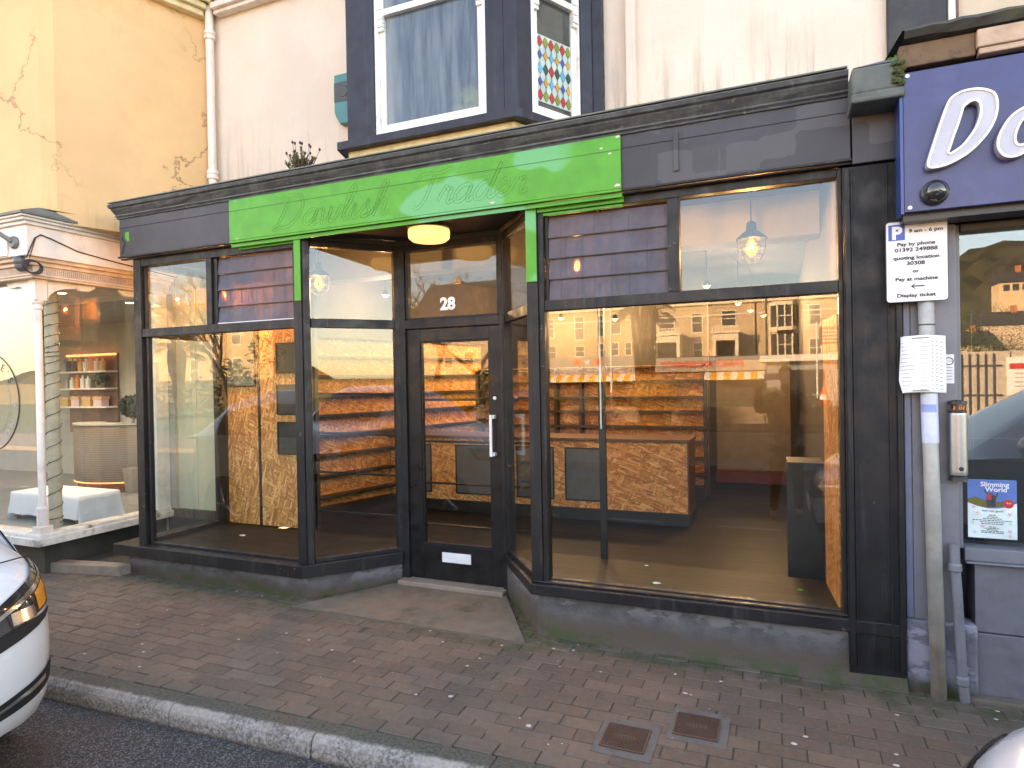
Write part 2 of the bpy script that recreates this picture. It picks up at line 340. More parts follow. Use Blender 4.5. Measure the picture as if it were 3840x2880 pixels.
# plinth: grey painted render, brown damp band at foot, moss
def plinthmat(name, top, z1, z2):
    m = NT(name); x, y, z = m.xyz(); zz = m.math('ADD', z, m.math('MULTIPLY', m.math('SUBTRACT', m.noise(3.2, detail=6), .5), .16))
    c = m.mix(m.ramp(m.noise(8, detail=7, rough=.65), .35, .7), sc(top, .75), sc(top, 1.25))
    c = m.mix(m.math('MULTIPLY', m.ramp(m.noise(2.3, m.mapv(scale=(1, 1, 2.2)), detail=6, rough=.6), .50, .54), m.ramp(zz, z2-.05, z2+.04)), c, sc(top, 1.9))
    c = m.mix(m.ramp(zz, z1, z2, 1, 0), c, (.085, .060, .043))
    c = m.mix(m.math('MULTIPLY', m.ramp(zz, .02, .10, 1, 0), m.ramp(m.noise(6, detail=6), .42, .55)), c, (.05, .058, .018))
    c = m.mix(m.ramp(m.noise(60, detail=3), .68, .76, 0, .5), c, (.3, .27, .22))
    m.col(c); m.rough(.8); m.bump(m.math('ADD', m.noise(18, detail=6), m.noise(90)), .5, .01); return m.mat
M['plinth'] = plinthmat('painted_plinth', (.095, .09, .093), .03, .12)
M['plinth2'] = plinthmat('painted_plinth_worn', (.098, .092, .09), .08, .21)
# ground materials
m = NT('brick_paver'); at = m.new('ShaderNodeAttribute', attribute_name='rnd').outputs['Fac']
x, y, z = m.xyz()
c = m.mix(at, (.118, .080, .058), (.170, .118, .086))
c = m.mix(m.ramp(m.noise(2.1, detail=6), .4, .75, 0, .55), c, (.075, .062, .052))
c = m.mix(m.ramp(m.noise(160, detail=3), .60, .70, 0, .55), c, (.30, .24, .19))
c = m.mix(m.ramp(m.noise(240, detail=2), .62, .7, 0, .6), c, (.03, .024, .02))
moss = m.math('MULTIPLY', m.ramp(m.math('ADD', y, m.math('MULTIPLY', m.noise(4, detail=4), .5)), 3.75, 4.05), m.ramp(m.noise(9, detail=5), .35, .62))
c = m.mix(moss, c, (.060, .060, .026))
kb = m.math('MULTIPLY', m.ramp(m.math('ADD', y, m.math('MULTIPLY', m.noise(3, detail=4), .3)), 2.62, 2.85, 1, 0), .5)
c = m.mix(kb, c, (.07, .068, .055))
m.col(c); m.rough(m.ramp(m.noise(30), .3, .7, .62, .9)); m.bump(m.noise(170, detail=4), .55, .004); M['brick'] = m.mat
M['joint'] = plain('sand_joint', (.060, .050, .036), .95, dirt=(.04, .05, .02), dirtamt=.6)
m = NT('kerb_granite'); x, y, z = m.xyz()
sp = m.ramp(m.noise(60, detail=5, rough=.75), .38, .64); c = m.mix(sp, (.11, .095, .082), (.34, .30, .265))
nose = m.math('MULTIPLY', m.ramp(z, -.075, -.03), m.ramp(m.noise(3, m.mapv(scale=(1, .3, .3)), detail=5), .38, .6)); c = m.mix(m.math('MULTIPLY', nose, .6), c, (.42, .36, .31))
c = m.mix(m.ramp(m.math('ADD', z, m.math('MULTIPLY', m.noise(9, detail=5), .012)), -.004, .004), c, m.mix(sp, (.045, .044, .032), (.105, .10, .078)))
c = m.mix(m.ramp(m.noise(2.3, detail=6), .5, .7, 0, .5), c, (.07, .055, .042))
c = m.mix(m.ramp(z, -.125, -.095, 1, 0), c, (.05, .032, .022))
m.col(c); m.rough(.82); m.bump(m.noise(90, detail=4), .7, .005); M['kerb'] = m.mat
m = NT('asphalt'); v = m.voro(150, out='Color'); vx = m.xyz(v)[0]
c = m.mix(m.ramp(vx, .55, .95), (.030, .028, .028), (.17, .155, .145)); c = m.mix(m.ramp(m.noise(2.5, detail=5), .45, .7, 0, .6), c, (.06, .042, .034))
m.col(c); m.rough(.85); m.bump(m.voro(150), .9, .006); M['asphalt'] = m.mat
M['concrete'] = plain('concrete', (.155, .122, .09), .85, dirt=(.055, .055, .028), dirtamt=.9, dirts=2.5, bump=.5, bs=90)
M['stone'] = plain('pale_stone', (.27, .205, .155), .8, dirt=(.12, .10, .07), dirtamt=.6, bump=.4)
M['darkstone'] = plain('mossy_dark_stone', (.045, .042, .036), .85, dirt=(.06, .065, .025), dirtamt=.8, dirts=6, bump=.5)
M['collar'] = plain('cover_surround', (.12, .11, .10), .85, dirt=(.07, .065, .05), dirtamt=.8, dirts=25, bump=.5)
M['moss'] = plain('moss', (.055, .075, .018), .95, bump=.6, bs=140)
M['gum'] = plain('pale_gum', (.55, .50, .46), .8, var=.05)
M['castiron'] = plain('rusted_cast_iron', (.040, .016, .012), .65, dirt=(.03, .018, .016), dirtamt=.6, dirts=20, bump=.4)
M['castedge'] = plain('worn_cast_iron', (.095, .05, .038), .6)

# ================================================================ SETTING
def kerb_y(x): return 2.31+.045*(x+3.8)        # face of the kerb
mb = MB(); mb.box(-300, 300, -400, 60, -.35, -.30, 0); obj('ground', mb, plain('town_ground', (.09, .085, .06), .9), kind='structure')
mb = MB(); mb.slab([(-60, -4.3), (60, -4.3), (60, kerb_y(40)+.05), (-60, kerb_y(-40)+.05)], -.29, -.12); obj('road', mb, M['asphalt'], kind='structure')
mb = MB(); mb.box(-80, 80, -36, -7.6, -.29, -.02); obj('park_lawn', mb, plain('park_grass', (.045, .075, .018), .9, bump=.5), kind='structure')
# dashed white line of the parking bays
mb = MB()
for i in range(-14, 15): mb.box(-.67+i*1.35, .03+i*1.35, -.03, .03, -.118, -.114)
obj('road_marking', mb, plain('road_marking_paint', (.45, .44, .42), .7, dirt=(.12, .11, .1)), kind='structure')
# pavement: individual clay pavers over a jointing bed
mb = MB(); mb.at = []
def brick(x0, x1, y0, y1, z, m=0, r=None):
    j = .0028; x0 += j; x1 -= j; y0 += j; y1 -= j; c = .0028
    dz = rnd.uniform(-.0025, .0025); tx = rnd.uniform(-.0015, .0015)
    v = [(x0, y0, z-.05), (x1, y0, z-.05), (x1, y1, z-.05), (x0, y1, z-.05), (x0, y0, z-c+dz), (x1, y0, z-c+dz+tx), (x1, y1, z-c+dz+tx), (x0, y1, z-c+dz),
         (x0+c, y0+c, z+dz), (x1-c, y0+c, z+dz+tx), (x1-c, y1-c, z+dz+tx), (x0+c, y1-c, z+dz)]
    f = [(8, 9, 10, 11), (4, 5, 9, 8), (5, 6, 10, 9), (6, 7, 11, 10), (7, 4, 8, 11), (0, 1, 5, 4), (1, 2, 6, 5), (2, 3, 7, 6), (3, 0, 4, 7)]
    mb.add(v, f, m); mb.at += [rnd.random() if r is None else r]*9
holes = [(-.80, -.53, 2.74, 3.05), (-.50, -.23, 2.96, 3.26)]
row = 0; y = 2.30
while y < 4.45:
    x = -9.0+(.1 if row % 2 else 0)+rnd.uniform(-.006, .006)
    while x < 4.2:
        if y > kerb_y(x)+.235 and not (y > 3.93 and -5.3 < x < -3.5) and not (y > 3.98 and x > -1.4):
            if not any(x > h[0] and x+.2 < h[1] and y > h[2] and y+.1 < h[3] for h in holes): brick(x, x+.2, y, y+.1, 0)
        x += .2
    y += .1; row += 1
x = -9.0
while x < 4.2:                                     # two border courses along the kerb
    k = kerb_y(x+.05)
    brick(x, x+.2, k+.132, k+.232, .001); brick(x+.1, x+.3, k+.232, k+.332, .0015)
    x += .2
nb = len(mb.f)
for hx0, hx1, hy0, hy1 in holes:
    pass
def spot_disc(x, y, r, m, z=.0035):
    n = 7; mb.add([(x+r*rnd.uniform(.6, 1.1)*math.cos(q*2*math.pi/n), y+r*.8*rnd.uniform(.6, 1.1)*math.sin(q*2*math.pi/n), z) for q in range(n)], [tuple(range(n))], m); mb.at.append(.5)
for i in range(150):
    x = rnd.uniform(-6, 2.2); y = rnd.uniform(2.55, 3.85)
    spot_disc(x, y, rnd.choice([.003, .003, .0035, .004, .005, .007, .012]), 2)
for x, y, r in ((-.55, 3.62, .013), (-.47, 3.42, .016), (-.44, 3.41, .009), (-1.13, 2.83, .018), (-1.62, 2.95, .017), (-1.7, 3.3, .012), (-2.6, 3.2, .012), (-2.9, 3.05, .01), (.45, 3.1, .016), (.1, 3.2, .015), (.05, 3.12, .016), (-1.3, 3.7, .012), (-2.2, 3.9, .010), (-2.0, 3.55, .012), (-.95, 3.5, .010)): spot_disc(x, y, r, 2)
nn = len(mb.f); mb.slab([(-9, kerb_y(-9)+.14), (4.2, kerb_y(4.2)+.14), (4.2, 5.0), (-9, 5.0)], -.06, -.0035, 1); mb.at += [.5]*(len(mb.f)-nn)
for hx0, hx1, hy0, hy1 in holes:
    nn = len(mb.f); mb.box(hx0, hx1, hy0, hy1, -.05, .0034, 3); mb.at += [.5]*(len(mb.f)-nn)
obj('pavement', mb, [M['brick'], M['joint'], M['gum'], M['collar']], kind='structure')
mb = MB(); mb.slab([(-40, kerb_y(-40)+.1), (-9.02, kerb_y(-9)+.14), (-9.02, 5), (-40, 5)], -.1, -.003); mb.slab([(4.22, kerb_y(4.2)+.14), (40, kerb_y(40)+.1), (40, 5), (4.22, 5)], -.1, -.003)
obj('far_pavement', mb, plain('far_paving', (.12, .085, .068), .85), kind='structure')
# kerb stones with rounded nose and open joints
mb = MB(); prof = [(0, -.28), (0, -.07), (.008, -.035), (.025, -.012), (.05, -.002), (.130, .0), (.130, -.28)]
x = -14.75
while x < 12:
    x0, x1 = x+.004, x+.905-.004
    P0 = [(x0, kerb_y(x0)+a_, b_) for a_, b_ in prof]; P1 = [(x1, kerb_y(x1)+a_, b_) for a_, b_ in prof]; n = len(prof)
    mb.add(P0+P1, [tuple(range(n)), tuple(range(2*n-1, n-1, -1))]+[(i, n+i, n+(i+1) % n, (i+1) % n) for i in range(n)])
    x += .905
obj('kerb', mb, M['kerb'], kind='structure', bevel=.006)

# two cast iron covers with raised lattice
def cover(x0, y0, label):
    w = .205
    t = thing('cast_iron_cover', label, 'manhole cover', (x0, y0, .0025), 'small square covers in the pavement')
    mb = MB(); mb.box(0, w, 0, w, -.03, .003); mb.box(0, w, 0, .006, .003, .007, 1); mb.box(0, w, w-.006, w, .003, .007, 1); mb.box(0, .006, .006, w-.006, .003, .007, 1); mb.box(w-.006, w, .006, w-.006, .003, .007, 1)
    n = 11; st = w/n
    for i in range(-n, n+1):
        for s in (1, -1):
            a0 = max(.006, i*st); a1 = min(w-.006, i*st+w)
            if a1-a0 < .02: continue
            pts = []
            for aa in (a0, a1):
                bb = (aa-i*st) if s > 0 else w-(aa-i*st)
                bb = min(max(bb, .006), w-.006); pts.append((aa, bb, .0042+(.0006 if s > 0 else 0)))
            if all(abs(p[0]-w/2) < .05 and abs(p[1]-w/2) < .02 for p in pts): continue
            mb.tube(pts, .0022, 4, 1)
    mb.box(w*.28, w*.72, w*.44, w*.56, .003, .0068, 1)
    obj('plate', mb, [M['castiron'], M['castedge']], t, world=False)
    mb = MB()
    for i in range(6): mb.box(w*.31+i*.0135, w*.31+i*.0135+.008, w*.465, w*.535, .0068, .0085)
    obj('raised_lettering', mb, M['castiron'], t, world=False)
cover(-.775, 2.79, 'rusty lattice cover nearer the kerb, left of the pair in the brick pavement')
cover(-.478, 3.005, 'rusty lattice cover set back from the kerb, right of the pair in the brick pavement')

# ================================================================ THE EMPTY BLACK SHOP (one building)
B = thing('shop_building', 'empty black shop with green sign board, pale pink upper wall and number 28 door', 'shop', (-2.5, 3.9, 0))
# -- upper wall, roof
mb = MB(); mb.box(-5.43, .72, 4.95, 5.25, 3.2, 5.85); obj('upper_wall', mb, M['pink'], B)
mb = MB(); mb.box(-5.42, .70, 5.26, 14, 3.5, 5.80); mb.prism([(-5.45, 4.85, 5.85), (-5.45, 14.1, 5.85), (-5.45, 9.5, 6.6)], (6.2, 0, 0)); obj('roof', mb, plain('slate', (.05, .05, .055), .7), B)
mb = MB(); mb.slab([(-5.30, 3.95), (.60, 3.95), (.60, 4.96), (-5.30, 4.96)], 3.20, 3.29); mb.box(-5.4, .58, 4.9, 11, 3.28, 3.45); obj('lead_flat', mb, M['lead'], B)
# first floor string course at the top left
mb = MB()
for k, (y0, z0, z1) in enumerate(((4.86, 5.50, 5.54), (4.82, 5.54, 5.60), (4.87, 5.60, 5.66), (4.78, 5.66, 5.72))): mb.box(-5.30, .7, y0, 4.948, z0+.001, z1)
obj('string_course', mb, M['pinkwhite'], B, bevel=.006)
# -- fascia and cornice
mb = MB(); mb.box(-5.37, .385, 3.85, 3.95, 2.838, 3.20); mb.box(-5.37, -5.25, 3.951, 4.94, 2.838, 3.20)
mb.box(-5.372, -4.052, 3.846, 3.85, 3.085, 3.088, 1); mb.box(-.855, .385, 3.846, 3.85, 3.085, 3.088, 1); mb.box(-.545, -.515, 3.838, 3.85, 2.90, 3.13)
obj('fascia', mb, [M['fascia'], M['steel']], B, bevel=.004)
mb = MB(); mb.box(-5.385, .39, 3.838, 3.86, 2.822, 2.836); mb.box(-5.38, .39, 3.862, 3.90, 2.81, 2.8205); obj('fascia_bead', mb, M['black'], B, bevel=.003)
prof = [(3.848, 3.165), (3.838, 3.168), (3.838, 3.180), (3.826, 3.190), (3.832, 3.202), (3.818, 3.222), (3.806, 3.243), (3.806, 3.252), (3.790, 3.262), (3.786, 3.288), (3.80, 3.297), (3.96, 3.300), (3.96, 3.165)]
mb = MB(); n = len(prof)
P0 = [(-5.372-(3.85-p[0]), p[0], p[1]) for p in prof]; seg = 40; vs = []; rr = random.Random(5)
xs = [-5.372]+[-5.3+i*(5.66/seg) for i in range(seg+1)]; xs[-1] = .375
for i, x in enumerate(xs):
    for p in prof:
        j = rr.uniform(-.0018, .0018) if 0 < i < len(xs)-1 else 0
        vs.append((x-(3.85-p[0] if i == 0 else 0), p[0]+j, p[1]+j))
mb.add(vs, [(i*n+k, (i+1)*n+k, (i+1)*n+(k+1) % n, i*n+(k+1) % n) for i in range(len(xs)-1) for k in range(n)]+[tuple(range(n)), tuple(range(len(vs)-1, len(vs)-n-1, -1))])
# left return of the mouldings
ret = [(-5.372-(3.85-p[0]), p[1]) for p in prof[:11]]
vs = [(x_, 3.85-(-5.372-x_), z_) for x_, z_ in ret]+[(x_, 4.94, z_) for x_, z_ in ret]
q = len(ret); mb.add(vs, [(i, i+1, q+i+1, q+i) for i in range(q-1)])
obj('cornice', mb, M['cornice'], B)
mb = MB(); mb.prism([(-5.43, 3.785, 3.3012), (.37, 3.785, 3.3012), (.37, 4.94, 3.335), (-5.43, 4.94, 3.335)], (0, 0, .008)); obj('lead_capping', mb, M['lead'], B)
# -- green sign board with ghost lettering
mb = MB(); mb.box(-4.052, -.858, 3.832, 3.849, 2.8385, 3.166); mb.box(-4.052, -.858, 3.828, 3.8375, 2.820, 2.8365); gb = obj('sign_board', mb, M['green'], B, bevel=.003, label='bright green sign board with faint script lettering')
mb = MB(); mb.box(-4.012, -3.435, 3.886, 3.899, 2.775, 2.808); mb.box(-1.43, -.858, 3.886, 3.899, 2.768, 2.808); mb.box(-4.052, -.858, 3.8515, 3.8605, 2.790, 2.8195); mb.box(-1.395, -.87, 3.905, 3.93, 2.748, 2.766)
mb.box(-3.428, -3.367, 3.862, 3.8695, 2.32, 2.8); mb.box(-1.508, -1.434, 3.874, 3.8845, 2.32, 2.8); mb.box(-1.428, -1.397, 3.905, 3.93, 2.32, 2.747); obj('green_trim', mb, M['green'], B, bevel=.002, label='green overpainted strips of the window head')
# script strokes, one unit = x-height
L = {
 'D': ([[(.55, 2.0), (.35, 1.2), (.1, .35), (-.15, .05), (-.1, -.08), (.2, .02), (.9, .1), (1.45, .75), (1.55, 1.5), (1.15, 2.05), (.45, 2.15), (-.15, 1.9)]], 1.85),
 'a': ([[(.85, .85), (.6, 1.0), (.25, .85), (.05, .45), (.15, .08), (.4, .02), (.7, .35), (.85, .9), (.78, .3), (.85, .02), (1.1, .2)]], 1.1),
 'w': ([[(0, .8), (.15, .95), (.2, .4), (.25, .03), (.5, .05), (.65, .5), (.7, .95), (.68, .35), (.8, .02), (1.1, .2), (1.25, .9), (1.4, .8)]], 1.4),
 'l': ([[(0, .2), (.45, 1.1), (.6, 1.9), (.45, 2.15), (.28, 1.7), (.22, .6), (.35, .03), (.65, .2)]], .62),
 'i': ([[(0, .2), (.25, .9), (.22, .3), (.35, .02), (.6, .2)], [(.34, 1.35), (.38, 1.42)]], .58),
 's': ([[(0, .2), (.4, .95), (.5, 1.05), (.45, .7), (.65, .35), (.5, .05), (.2, .05), (.5, .05), (.85, .25)]], .82),
 'h': ([[(0, .2), (.45, 1.2), (.58, 1.95), (.42, 2.1), (.28, 1.6), (.15, 0), (.3, .6), (.6, .95), (.75, .75), (.7, .2), (.85, .02), (1.1, .2)]], 1.15),
 'T': ([[(.7, 1.95), (.6, 1.2), (.45, .4), (.15, -.05), (-.1, .1)], [(-.25, 1.6), (-.1, 1.95), (.4, 2.0), (1.0, 1.95), (1.6, 2.15)]], 1.25),
 'r': ([[(0, .2), (.25, .95), (.35, 1.05), (.45, .85), (.65, .9), (.6, .4), (.65, .05), (.95, .2)]], .9),
 'd': ([[(.8, .85), (.55, 1.0), (.2, .8), (.05, .35), (.2, .02), (.5, .1), (.85, .9), (1.05, 2.0), (.95, 1.2), (.82, .25), (.95, .02), (1.2, .2)]], 1.15),
 'e': ([[(0, .2), (.45, .5), (.6, .8), (.4, 1.0), (.15, .75), (.1, .3), (.35, .0), (.75, .2)]], .75), ' ': ([], .9)}
def smooth_path(p, k=5):
    if len(p) < 3: return p
    out = []
    for i in range(len(p)-1):
        a_, b_, c_, d_ = p[max(i-1, 0)], p[i], p[i+1], p[min(i+2, len(p)-1)]
        for j in range(k):
            t = j/k; out.append(tuple(.5*((2*b_[q])+(-a_[q]+c_[q])*t+(2*a_[q]-5*b_[q]+4*c_[q]-d_[q])*t*t+(-a_[q]+3*b_[q]-3*c_[q]+d_[q])*t**3) for q in (0, 1)))
    return out+[p[-1]]
GRIME = plain('green_paint_grime', (.015, .19, .008), .6)
U = .112
for w_, x0_, z0_, k_ in (('Dawlish', -3.57, 2.885, 1.0), ('Trader', -2.32, 2.895, 1.0)):
    cx_ = 0; mb = MB()
    for chh in w_:
        st, adv = L[chh]
        for s_ in st:
            pp = smooth_path(s_)
            P = [(x0_+(cx_+p[0]+p[1]*.28)*.138*k_, z0_+p[1]*U*k_) for p in pp]
            for sg in (-1, 1):
                Q = []
                for i, p in enumerate(P):
                    d_ = Vector((P[min(i+1, len(P)-1)][0]-P[max(i-1, 0)][0], P[min(i+1, len(P)-1)][1]-P[max(i-1, 0)][1]))
                    d_ = d_.normalized() if d_.length else Vector((1, 0)); Q.append((p[0]-d_.y*.011*sg, 3.8315, p[1]+d_.x*.011*sg))
                mb.tube(Q, .0009, 4)
        cx_ += adv*1.0
    obj('ghost_lettering', mb, GRIME, gb)
mb = MB(); mb.box(-4.052, -.858, 3.8295, 3.832, 3.075, 3.077)
obj('board_joint', mb, plain('green_joint_grime', (.02, .13, .015), .6), gb)
mb = MB(); mb.box(-5.295, -5.245, 3.8465, 3.85, 2.985, 3.045); mb.box(-5.275, -5.24, 3.8465, 3.85, 2.965, 2.9845); obj('green_patch', mb, M['green'], B, label='small patch of green paint on the fascia')
mb = MB(); mb.tube([(-5.33, 3.846, 3.02), (-5.335, 3.846, 2.985), (-5.30, 3.846, 2.96), (-5.305, 3.846, 2.93), (-5.33, 3.846, 2.91), (-5.325, 3.846, 2.88), (-5.34, 3.846, 2.86)], .003, 5); obj('paint_crack', mb, M['steel'], B)
# bare filler patches and screws on the green board
rr = random.Random(3); filler = plain('bare_filler', (.60, .50, .40), .8)
for x_, z_, r_ in ((-.88, 2.86, .02), (-.875, 3.155, .014), (-.98, 3.10, .010), (-.925, 3.06, .010), (-1.72, 2.857, .019), (-1.25, 2.80, .012), (-3.98, 3.15, .009), (-3.97, 2.85, .012), (-1.42, 2.45, .008), (-1.42, 2.62, .009)):
    n = 9; yv = 3.8305 if z_ > 2.838 else 3.8845
    if x_ == -1.42: yv = 3.9035
    mb = MB(); mb.add([(x_+r_*rr.uniform(.6, 1.3)*math.cos(k*6.283/n), yv, z_+r_*.55*rr.uniform(.6, 1.2)*math.sin(k*6.283/n)) for k in range(n)], [tuple(range(n))]); obj('bare_patch', mb, filler, gb)

# -- capital block and pilaster
mb = MB(); mb.box(.375, .60, 3.66, 3.95, 3.10, 3.235); mb.prism([(.375, 3.66, 3.236), (.60, 3.66, 3.236), (.585, 3.72, 3.275), (.40, 3.74, 3.27)], (0, .2, 0)); mb.box(.37, .605, 3.64, 3.95, 3.05, 3.099)
obj('capital_block', mb, M['capital'], B, bevel=.012, label='chipped grey green capital block')
mb = MB(); mb.box(.392, .598, 3.835, 3.95, 2.80, 3.049); obj('pilaster_head', mb, M['fascia'], B, bevel=.004)
mb = MB(); mb.box(.345, .612, 3.862, 3.98, .0, 2.795); mb.box(.352, .378, 3.848, 3.8615, .10, 2.78); mb.box(.382, .393, 3.853, 3.8615, .10, 2.78); mb.box(.548, .556, 3.853, 3.8615, .1, 2.78); mb.box(.585, .612, 3.842, 3.8615, .1, 2.79); mb.box(.345, .64, 3.99, 9.0, .0, 3.2)
obj('pilaster', mb, M['blackpil'], B, bevel=.003)

# -- window frames. helper for a glazed front in a straight run
def xframe(mb, xs, z0, z1, y0=3.90, y1=3.975, w=.03):
    for x in xs: mb.box(x[0], x[1], y0, y1, z0, z1)
SL, SR = .275, .345                                    # sill tops, left and right
# left window
F = obj('left_window_frame', (lambda mb: (xframe(mb, [(-5.275, -5.185), (-3.475, -3.43)], SL, 2.81),
     mb.box(-5.1845, -3.4755, 3.905, 3.972, 2.118, 2.190), mb.box(-5.1845, -3.4755, 3.905, 3.972, 2.745, 2.8095), mb.box(-4.405, -4.345, 3.908, 3.97, 2.1905, 2.7445), mb.box(-4.343, -4.305, 3.93, 3.968, 2.1905, 2.7445),
     mb.box(-5.1845, -3.4755, 3.93, 3.972, SL, SL+.02), mb.box(-5.16, -5.135, 3.925, 3.965, SL+.02, 2.117), mb.box(-5.184, -5.165, 3.93, 3.965, 2.1905, 2.7445)) and mb)(MB()), M['black'], B, bevel=.003)
F.name = 'window_frame'
mb = MB(); mb.box(-5.184, -3.476, 3.948, 3.953, SL+.02, 2.118); obj('window_pane', mb, M['pane'], F)
mb = MB(); mb.box(-5.166, -4.405, 3.948, 3.953, 2.190, 2.745); obj('transom_pane', mb, M['pane'], F)
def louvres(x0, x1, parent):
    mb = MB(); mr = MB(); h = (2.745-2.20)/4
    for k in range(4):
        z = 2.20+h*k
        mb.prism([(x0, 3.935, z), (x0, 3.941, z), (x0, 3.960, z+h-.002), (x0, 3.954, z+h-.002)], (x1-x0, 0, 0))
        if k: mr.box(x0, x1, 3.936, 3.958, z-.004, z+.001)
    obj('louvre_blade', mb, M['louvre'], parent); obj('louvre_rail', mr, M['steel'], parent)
    mb = MB(); n = 7
    for k in range(1, n): xx = x0+(x1-x0)*k/n; mb.box(xx-.007, xx+.007, 3.9615, 3.966, 2.2, 2.60)
    mb.box(x0, x1, 3.93, 3.945, 2.1915, 2.199, 1)
    obj('louvre_bar', mb, [M['iron'], M['signwhite']], parent)
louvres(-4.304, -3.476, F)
# side return of the left window (glass looking at the neighbour)
mb = MB(); mb.box(-5.275, -5.215, 4.74, 4.83, .27, 2.81); mb.box(-5.27, -5.22, 3.976, 4.739, 2.118, 2.19); mb.box(-5.27, -5.22, 3.976, 4.739, 2.745, 2.81); mb.box(-5.275, -5.20, 3.976, 4.739, SL-.005, SL+.035)
R_ = obj('window_frame', mb, M['black'], B, bevel=.003)
mb = MB(); mb.box(-5.245, -5.240, 3.976, 4.74, SL+.03, 2.118); obj('window_pane', mb, M['pane_dusty'], R_)
mb = MB(); mb.box(-5.245, -5.240, 3.976, 4.74, 2.19, 2.745); obj('transom_pane', mb, M['pane'], R_)
# right window
mb = MB(); xframe(mb, [(-1.432, -1.395), (.322, .3445)], SR, 2.81); mb.box(-1.3945, .3215, 3.905, 3.972, 2.128, 2.196); mb.box(-1.3945, .3215, 3.905, 3.972, 2.762, 2.8095)
mb.box(-.598, -.528, 3.908, 3.97, 2.1965, 2.7615); mb.box(-1.3945, .3215, 3.925, 3.972, SR, SR+.022); mb.box(-1.392, -1.372, 3.93, 3.965, 2.1965, 2.7615)
F2 = obj('window_frame', mb, M['black'], B, bevel=.003)
mb = MB(); mb.box(-1.394, .322, 3.948, 3.953, SR+.02, 2.129); obj('window_pane', mb, M['pane'], F2)
mb = MB(); mb.box(-.528, .322, 3.948, 3.953, 2.196, 2.763); obj('transom_pane', mb, M['pane'], F2)
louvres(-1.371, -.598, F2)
# corner posts and splayed cheeks of the doorway
LA, LB = (-3.405, 3.925), (-2.885, 4.495)
RA, RB = (-1.470, 3.925), (-1.925, 4.495)
for A_, B_, zs, sgn in ((LA, LB, SL, 1), (RA, RB, SR, -1)):
    mb = MB()
    if sgn > 0: mb.slab([(-3.429, 3.885), (-3.365, 3.885), (-3.335, 3.925), (-3.37, 3.975), (-3.429, 3.975)], zs, 2.81); mb.slab([(-3.425, 3.870), (-3.370, 3.870), (-3.370, 3.884), (-3.425, 3.884)], zs, 2.8)
    else: mb.slab([(-1.510, 3.885), (-1.433, 3.885), (-1.433, 3.975), (-1.49, 3.975), (-1.525, 3.925)], zs, 2.81)
    obj('corner_post', mb, M['black'], B, bevel=.003)
    d = Vector((B_[0]-A_[0], B_[1]-A_[1])); pa = lambda t: (A_[0]+d.x*t, A_[1]+d.y*t)
    mb = MB(); mb.wallseg(pa(.075), pa(.93), .05, 2.118, 2.190); mb.wallseg(pa(.075), pa(.93), .05, 2.75, 2.83); mb.wallseg(pa(.93), pa(1.0), .07, zs, 2.83); mb.wallseg(pa(.075), pa(.93), .05, zs, zs+.03)
    C_ = obj('cheek_frame', mb, M['black'], B, bevel=.003)
    mb = MB(); mb.wallseg(pa(.07), pa(.93), .005, zs+.03, 2.118); obj('cheek_pane', mb, M['pane'], C_)
    mb = MB(); mb.wallseg(pa(.07), pa(.93), .005, 2.19, 2.75); obj('cheek_transom_pane', mb, M['pane'], C_)
# sills and plinths
mb = MB(); mb.slab([(-5.52, 3.83), (-3.385, 3.83), (-2.86, 4.44), (-2.88, 4.52), (-3.0, 4.52), (-3.5, 3.99), (-5.2, 3.99), (-5.2, 4.85), (-5.5, 4.85)], .178, SL); obj('sill', mb, M['black'], B, bevel=.005)
mb = MB(); mb.slab([(-5.42, 3.905), (-3.415, 3.905), (-2.885, 4.49), (-3.0, 4.55), (-3.5, 4.03), (-5.3, 4.03), (-5.3, 4.95), (-5.42, 4.95)], -.05, .178); obj('plinth', mb, M['plinth'], B, bevel=.01)
mb = MB(); mb.slab([(-1.50, 3.835), (.615, 3.855), (.615, 3.99), (-1.42, 3.99), (-1.87, 4.53), (-1.96, 4.53), (-1.965, 4.46)], .275, SR); mb.slab([(-1.49, 3.87), (.61, 3.885), (.61, 3.93), (-1.45, 3.93)], SR+.0005, SR+.014)
obj('sill', mb, M['black'], B, bevel=.005)
vs = [(-1.50, 3.86, -.05), (.615, 3.80, -.05), (.615, 3.88, .19), (.615, 3.90, .275), (-1.475, 3.89, .275), (-1.48, 3.885, .19)]
mb = MB()
mb.grid(lambda u, v: (-1.48+u*2.095-(0 if u > 0 else .0), (3.895-(.10*(1-v)**3*(.25+u*.9))), -.05+v*.325), 20, 8)
mb.slab([(-1.48, 3.9), (.615, 3.9), (.615, 4.0), (-1.42, 4.0), (-1.87, 4.53), (-1.96, 4.49)], -.05, .274); obj('plinth', mb, M['plinth2'], B, smooth=False)
# doorway floor and threshold
mb = MB(); mb.prism([(-3.42, 3.73, -.02), (-1.49, 3.70, -.02), (-1.49, 3.70, .004), (-3.42, 3.73, .004)], (0, .001, 0))
mb.add([(-3.40, 3.74, .004), (-1.50, 3.72, .006), (-1.93, 4.42, .03), (-2.90, 4.42, .03), (-3.40, 3.74, -.05), (-1.50, 3.72, -.05), (-1.93, 4.42, -.05), (-2.90, 4.42, -.05)], [(0, 1, 2, 3), (4, 5, 1, 0), (5, 6, 2, 1), (7, 4, 0, 3)])
obj('doorway_floor', mb, M['concrete'], B)
mb = MB(); mb.box(-2.88, -1.94, 4.375, 4.56, -.02, .062); obj('door_step', mb, M['stone'], B, bevel=.01)
